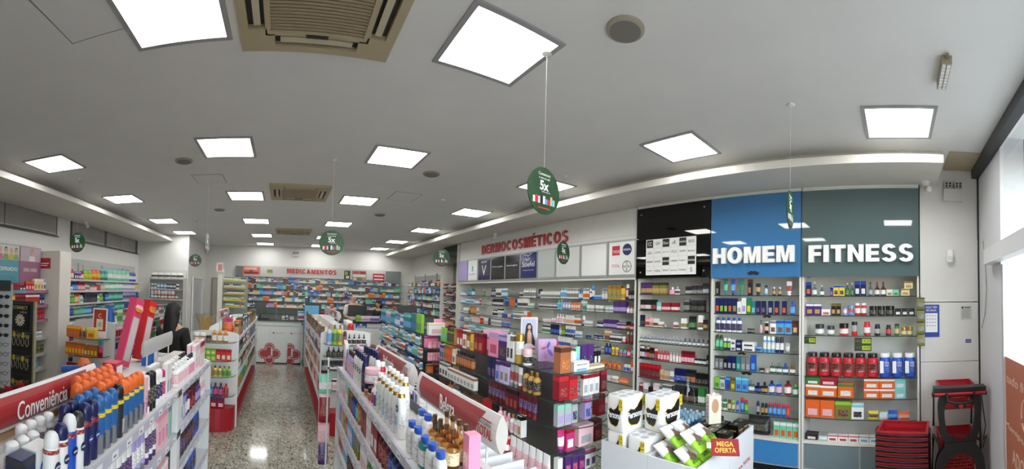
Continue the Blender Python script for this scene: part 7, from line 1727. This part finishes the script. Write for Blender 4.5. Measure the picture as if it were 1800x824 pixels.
MB().prism([(-.1, -.06), (.1, -.06), (.1, .06), (-.1, .06)], -.003, .003, mat('8c1a22', .35), 'y').build('card', o)
YL = mat('e0b848', .4)
lettering('MEGA', .12, .035, YL, o, (0, -.0035, .022), depth=.0006, bold=.02)
lettering('OFERTA', .15, .035, YL, o, (0, -.0035, -.022), depth=.0006, bold=.02)
MB().box(-.13, -.10, -.004, .002, -.01, .03, mat('d8d8d8', .4)).build('price_clip', o)
# ---------------------------------------------------------------- shopping baskets and cart
RED = mat('b01e28', .35); BLK = mat('141416', .4)
def basket_shell(w0, d0, w1, d1, h, M, rim=True, cols=14, rowsn=4, cd_=9):
    """open tapered basket with slotted sides, bottom at z 0"""
    m = MB()
    def P(u, v, side):   # u along, v up
        t_ = v; w = w0 + (w1 - w0) * t_; d = d0 + (d1 - d0) * t_
        return {0: (-w / 2 + u * w, -d / 2, v * h), 1: (w / 2, -d / 2 + u * d, v * h), 2: (w / 2 - u * w, d / 2, v * h), 3: (-w / 2, d / 2 - u * d, v * h)}[side]
    for sd in range(4):
        n = cols if sd % 2 == 0 else cd_
        vs = [0, .12]
        for r in range(rowsn): vs += [.12 + (r + .62) * .70 / rowsn, .12 + (r + 1) * .70 / rowsn]
        vs += [1.0]
        us = [0, .06]
        for c in range(n): us += [.06 + (c + .62) * .88 / n, .06 + (c + 1) * .88 / n]
        us += [1.0]
        idx = {}
        def V(i, j):
            if (i, j) not in idx: idx[(i, j)] = len(m.v); m.v.append(P(us[i], vs[j], sd))
            return idx[(i, j)]
        for j in range(len(vs) - 1):
            for i in range(len(us) - 1):
                hole = i % 2 == 1 and j % 2 == 1 and 0 < i < len(us) - 2 and 0 < j < len(vs) - 2
                if not hole: m.face((V(i, j), V(i + 1, j), V(i + 1, j + 1), V(i, j + 1)), M)
    m.box(-w0 / 2, w0 / 2, -d0 / 2, d0 / 2, 0, .004, M)
    return m
BSH = basket_shell(.36, .24, .44, .31, .20, RED).mesh('shell')
m = MB()
for s in (-1, 1): m.box(-.23, .23, s * .165 - .012, s * .165 + .012, .19, .215, RED).box(s * .228 - .012, s * .228 + .012, -.177, .177, .19, .215, RED)
BRIM = m.mesh('rim')
m = MB()
for s in (-1, 1): m.tube([(s * .251, .0, .2), (s * .251, -.12, .2), (s * .235, -.185, .198), (s * .15, -.192, .192), (0, -.194, .188)], .0105, BLK, 6)
BHAN = m.mesh('handle')
N_ = 10
BZ = [.045 + i * .0475 for i in range(N_)]
st = thing('basket_stand', 'low black wheeled stand under the stack of red baskets', 'stand', (3.80, -.06, 0), -PI / 2 - .12)
MB().box(-.19, .19, -.13, .13, .03, .044, BLK).build('plate', st)
for x in (-.15, .15):
    for y in (-.1, .1): MB().disc((x, y, .015), .015, BLK, 'x', 12, .012).build('caster', st)
for i, z in enumerate(BZ):
    o = thing('shopping_basket', '%s red shopping basket from the bottom of the stack by the fitness unit' % ORD[i] if i < N_ - 1 else 'topmost red shopping basket of the stack by the fitness unit', 'basket', (3.80, -.06, z), -PI / 2 - .12, 'stacked red shopping baskets')
    s = 1.0
    obj('shell', BSH, o); obj('rim', BRIM, o); obj('handle', BHAN, o)
# cart carrying two baskets
ct = thing('basket_cart', 'black plastic trolley frame on wheels holding two red baskets', 'trolley', (3.66, -.58, 0), -PI / 2 + .02)
def outline(pts, r, M, nm): return MB().tube(pts, r, M, 10).build(nm, ct)
# front frame: an hourglass of thick moulded bars
m = MB()
def bar(P, Q, w, d, M=BLK):
    P, Q = Vector(P), Vector(Q); ax = (Q - P).normalized(); sx = ax.cross(Vector((0, 1, 0))).normalized()
    v = []
    for C_ in (P, Q):
        for a, b in ((-1, -1), (1, -1), (1, 1), (-1, 1)): v.append(tuple(C_ + sx * a * w / 2 + Vector((0, b * d / 2, 0))))
    b0 = len(m.v); m.v += v
    for q in ((0, 1, 2, 3), (4, 7, 6, 5), (0, 4, 5, 1), (1, 5, 6, 2), (2, 6, 7, 3), (3, 7, 4, 0)): m.face([b0 + i for i in q], M)
def ribbon(outer, inner, y0, y1, M):
    n = len(outer); b0 = len(m.v)
    for (x, z) in outer: m.v.append((x, y0, z))
    for (x, z) in inner: m.v.append((x, y0, z))
    for (x, z) in outer: m.v.append((x, y1, z))
    for (x, z) in inner: m.v.append((x, y1, z))
    for i in range(n):
        j = (i + 1) % n
        m.face((b0 + i, b0 + j, b0 + n + j, b0 + n + i), M); m.face((b0 + 2 * n + i, b0 + 3 * n + i, b0 + 3 * n + j, b0 + 2 * n + j), M)
        m.face((b0 + i, b0 + 2 * n + i, b0 + 2 * n + j, b0 + j), M); m.face((b0 + n + i, b0 + n + j, b0 + 3 * n + j, b0 + 3 * n + i), M)
n = 32
def sup(cx, cz, rx, rz_, k, taper=0):
    P = []
    for i in range(n):
        a = 2 * PI * i / n; c, s = math.cos(a), math.sin(a)
        x = math.copysign(abs(c) ** (2 / k), c) * rx; z = math.copysign(abs(s) ** (2 / k), s) * rz_
        P.append((cx + x * (1 + taper * z / rz_), cz + z))
    return P
ribbon(sup(0, .80, .20, .27, 3.2, .12), sup(0, .80, .145, .215, 2.4, .12), -.03, .03, BLK)
ribbon(sup(0, .30, .24, .27, 3.0, -.10), sup(0, .27, .165, .20, 2.4, -.10), -.035, .035, BLK)
m.box(-.15, .15, -.04, .04, .50, .58, BLK)
m.build('front_frame', ct)
m = MB()
m.box(-.245, .245, -.06, .06, 1.05, 1.085, BLK).box(-.26, .26, -.03, .03, 1.0, 1.03, BLK)
m.build('top_bar', ct)
MB().tube([(-.24, -.045, 1.03), (.24, -.045, 1.03)], .018, RED, 10).build('red_handle_bar', ct)
m = MB(); m.tube([(-.13, -.06, 1.04), (-.12, -.075, .97), (-.05, -.075, .95), (.05, -.075, .95), (.12, -.075, .97), (.13, -.06, 1.04)], .016, BLK, 8); m.box(-.05, .05, -.08, -.03, .90, .95, BLK)
m.build('coin_lock', ct)
MB().disc((0, -.084, .925), .022, mat('c02a34', .3), 'y', 14, .004).build('lock_badge', ct)
for s in (-1, 1):
    m = MB(); m.tube([(s * .22, .03, .06), (s * .22, .42, .08), (s * .20, .44, .5), (s * .2, .04, .56)], .014, BLK, 8).tube([(s * .2, .03, 1.0), (s * .2, .38, .98), (s * .2, .42, .6)], .012, BLK, 8); m.build('side_frame', ct)
    for y in (0, .40):
        w = MB().disc((s * .20, y, .05), .05, mat('2a2a2c', .5), 'x', 20, .028).build('wheel', ct)
        MB().disc((s * .20, y, .05), .025, mat('8a8a8c', .4), 'x', 14, .032).build('hub', w)
CB = basket_shell(.29, .28, .35, .34, .21, RED, cols=12, rowsn=5).mesh('shell')
CB2 = basket_shell(.29, .28, .36, .34, .36, RED, cols=12, rowsn=8, cd_=9).mesh('shell')
for z, lb in ((.845, 'upper'), (.22, 'lower')):
    o = thing('shopping_basket', 'red slotted basket fixed in the %s place of the black trolley' % lb, 'basket', (3.66 + .243, -.58, z), -PI / 2 + .02, 'trolley baskets')
    obj('shell', CB if z > .5 else CB2, o)
    q = MB(); zz = 0 if z > .5 else .15
    for s in (-1, 1): q.box(-.18, .18, s * .172 - .006, s * .172 + .006, .20 + zz, .222 + zz, RED).box(s * .174 - .006, s * .174 + .006, -.166, .166, .2 + zz, .222 + zz, RED)
    q.build('rim', o)
tag(MB().tube([(3.70, -.80, .98), (3.66, -.83, .7), (3.72, -.82, .55), (3.66, -.84, .62), (3.7, -.81, .48)], .006, mat('2e2e30', .6)).build('cord'), 'dark tangled cord hanging beside the black trolley', 'cord')
finish_labels()
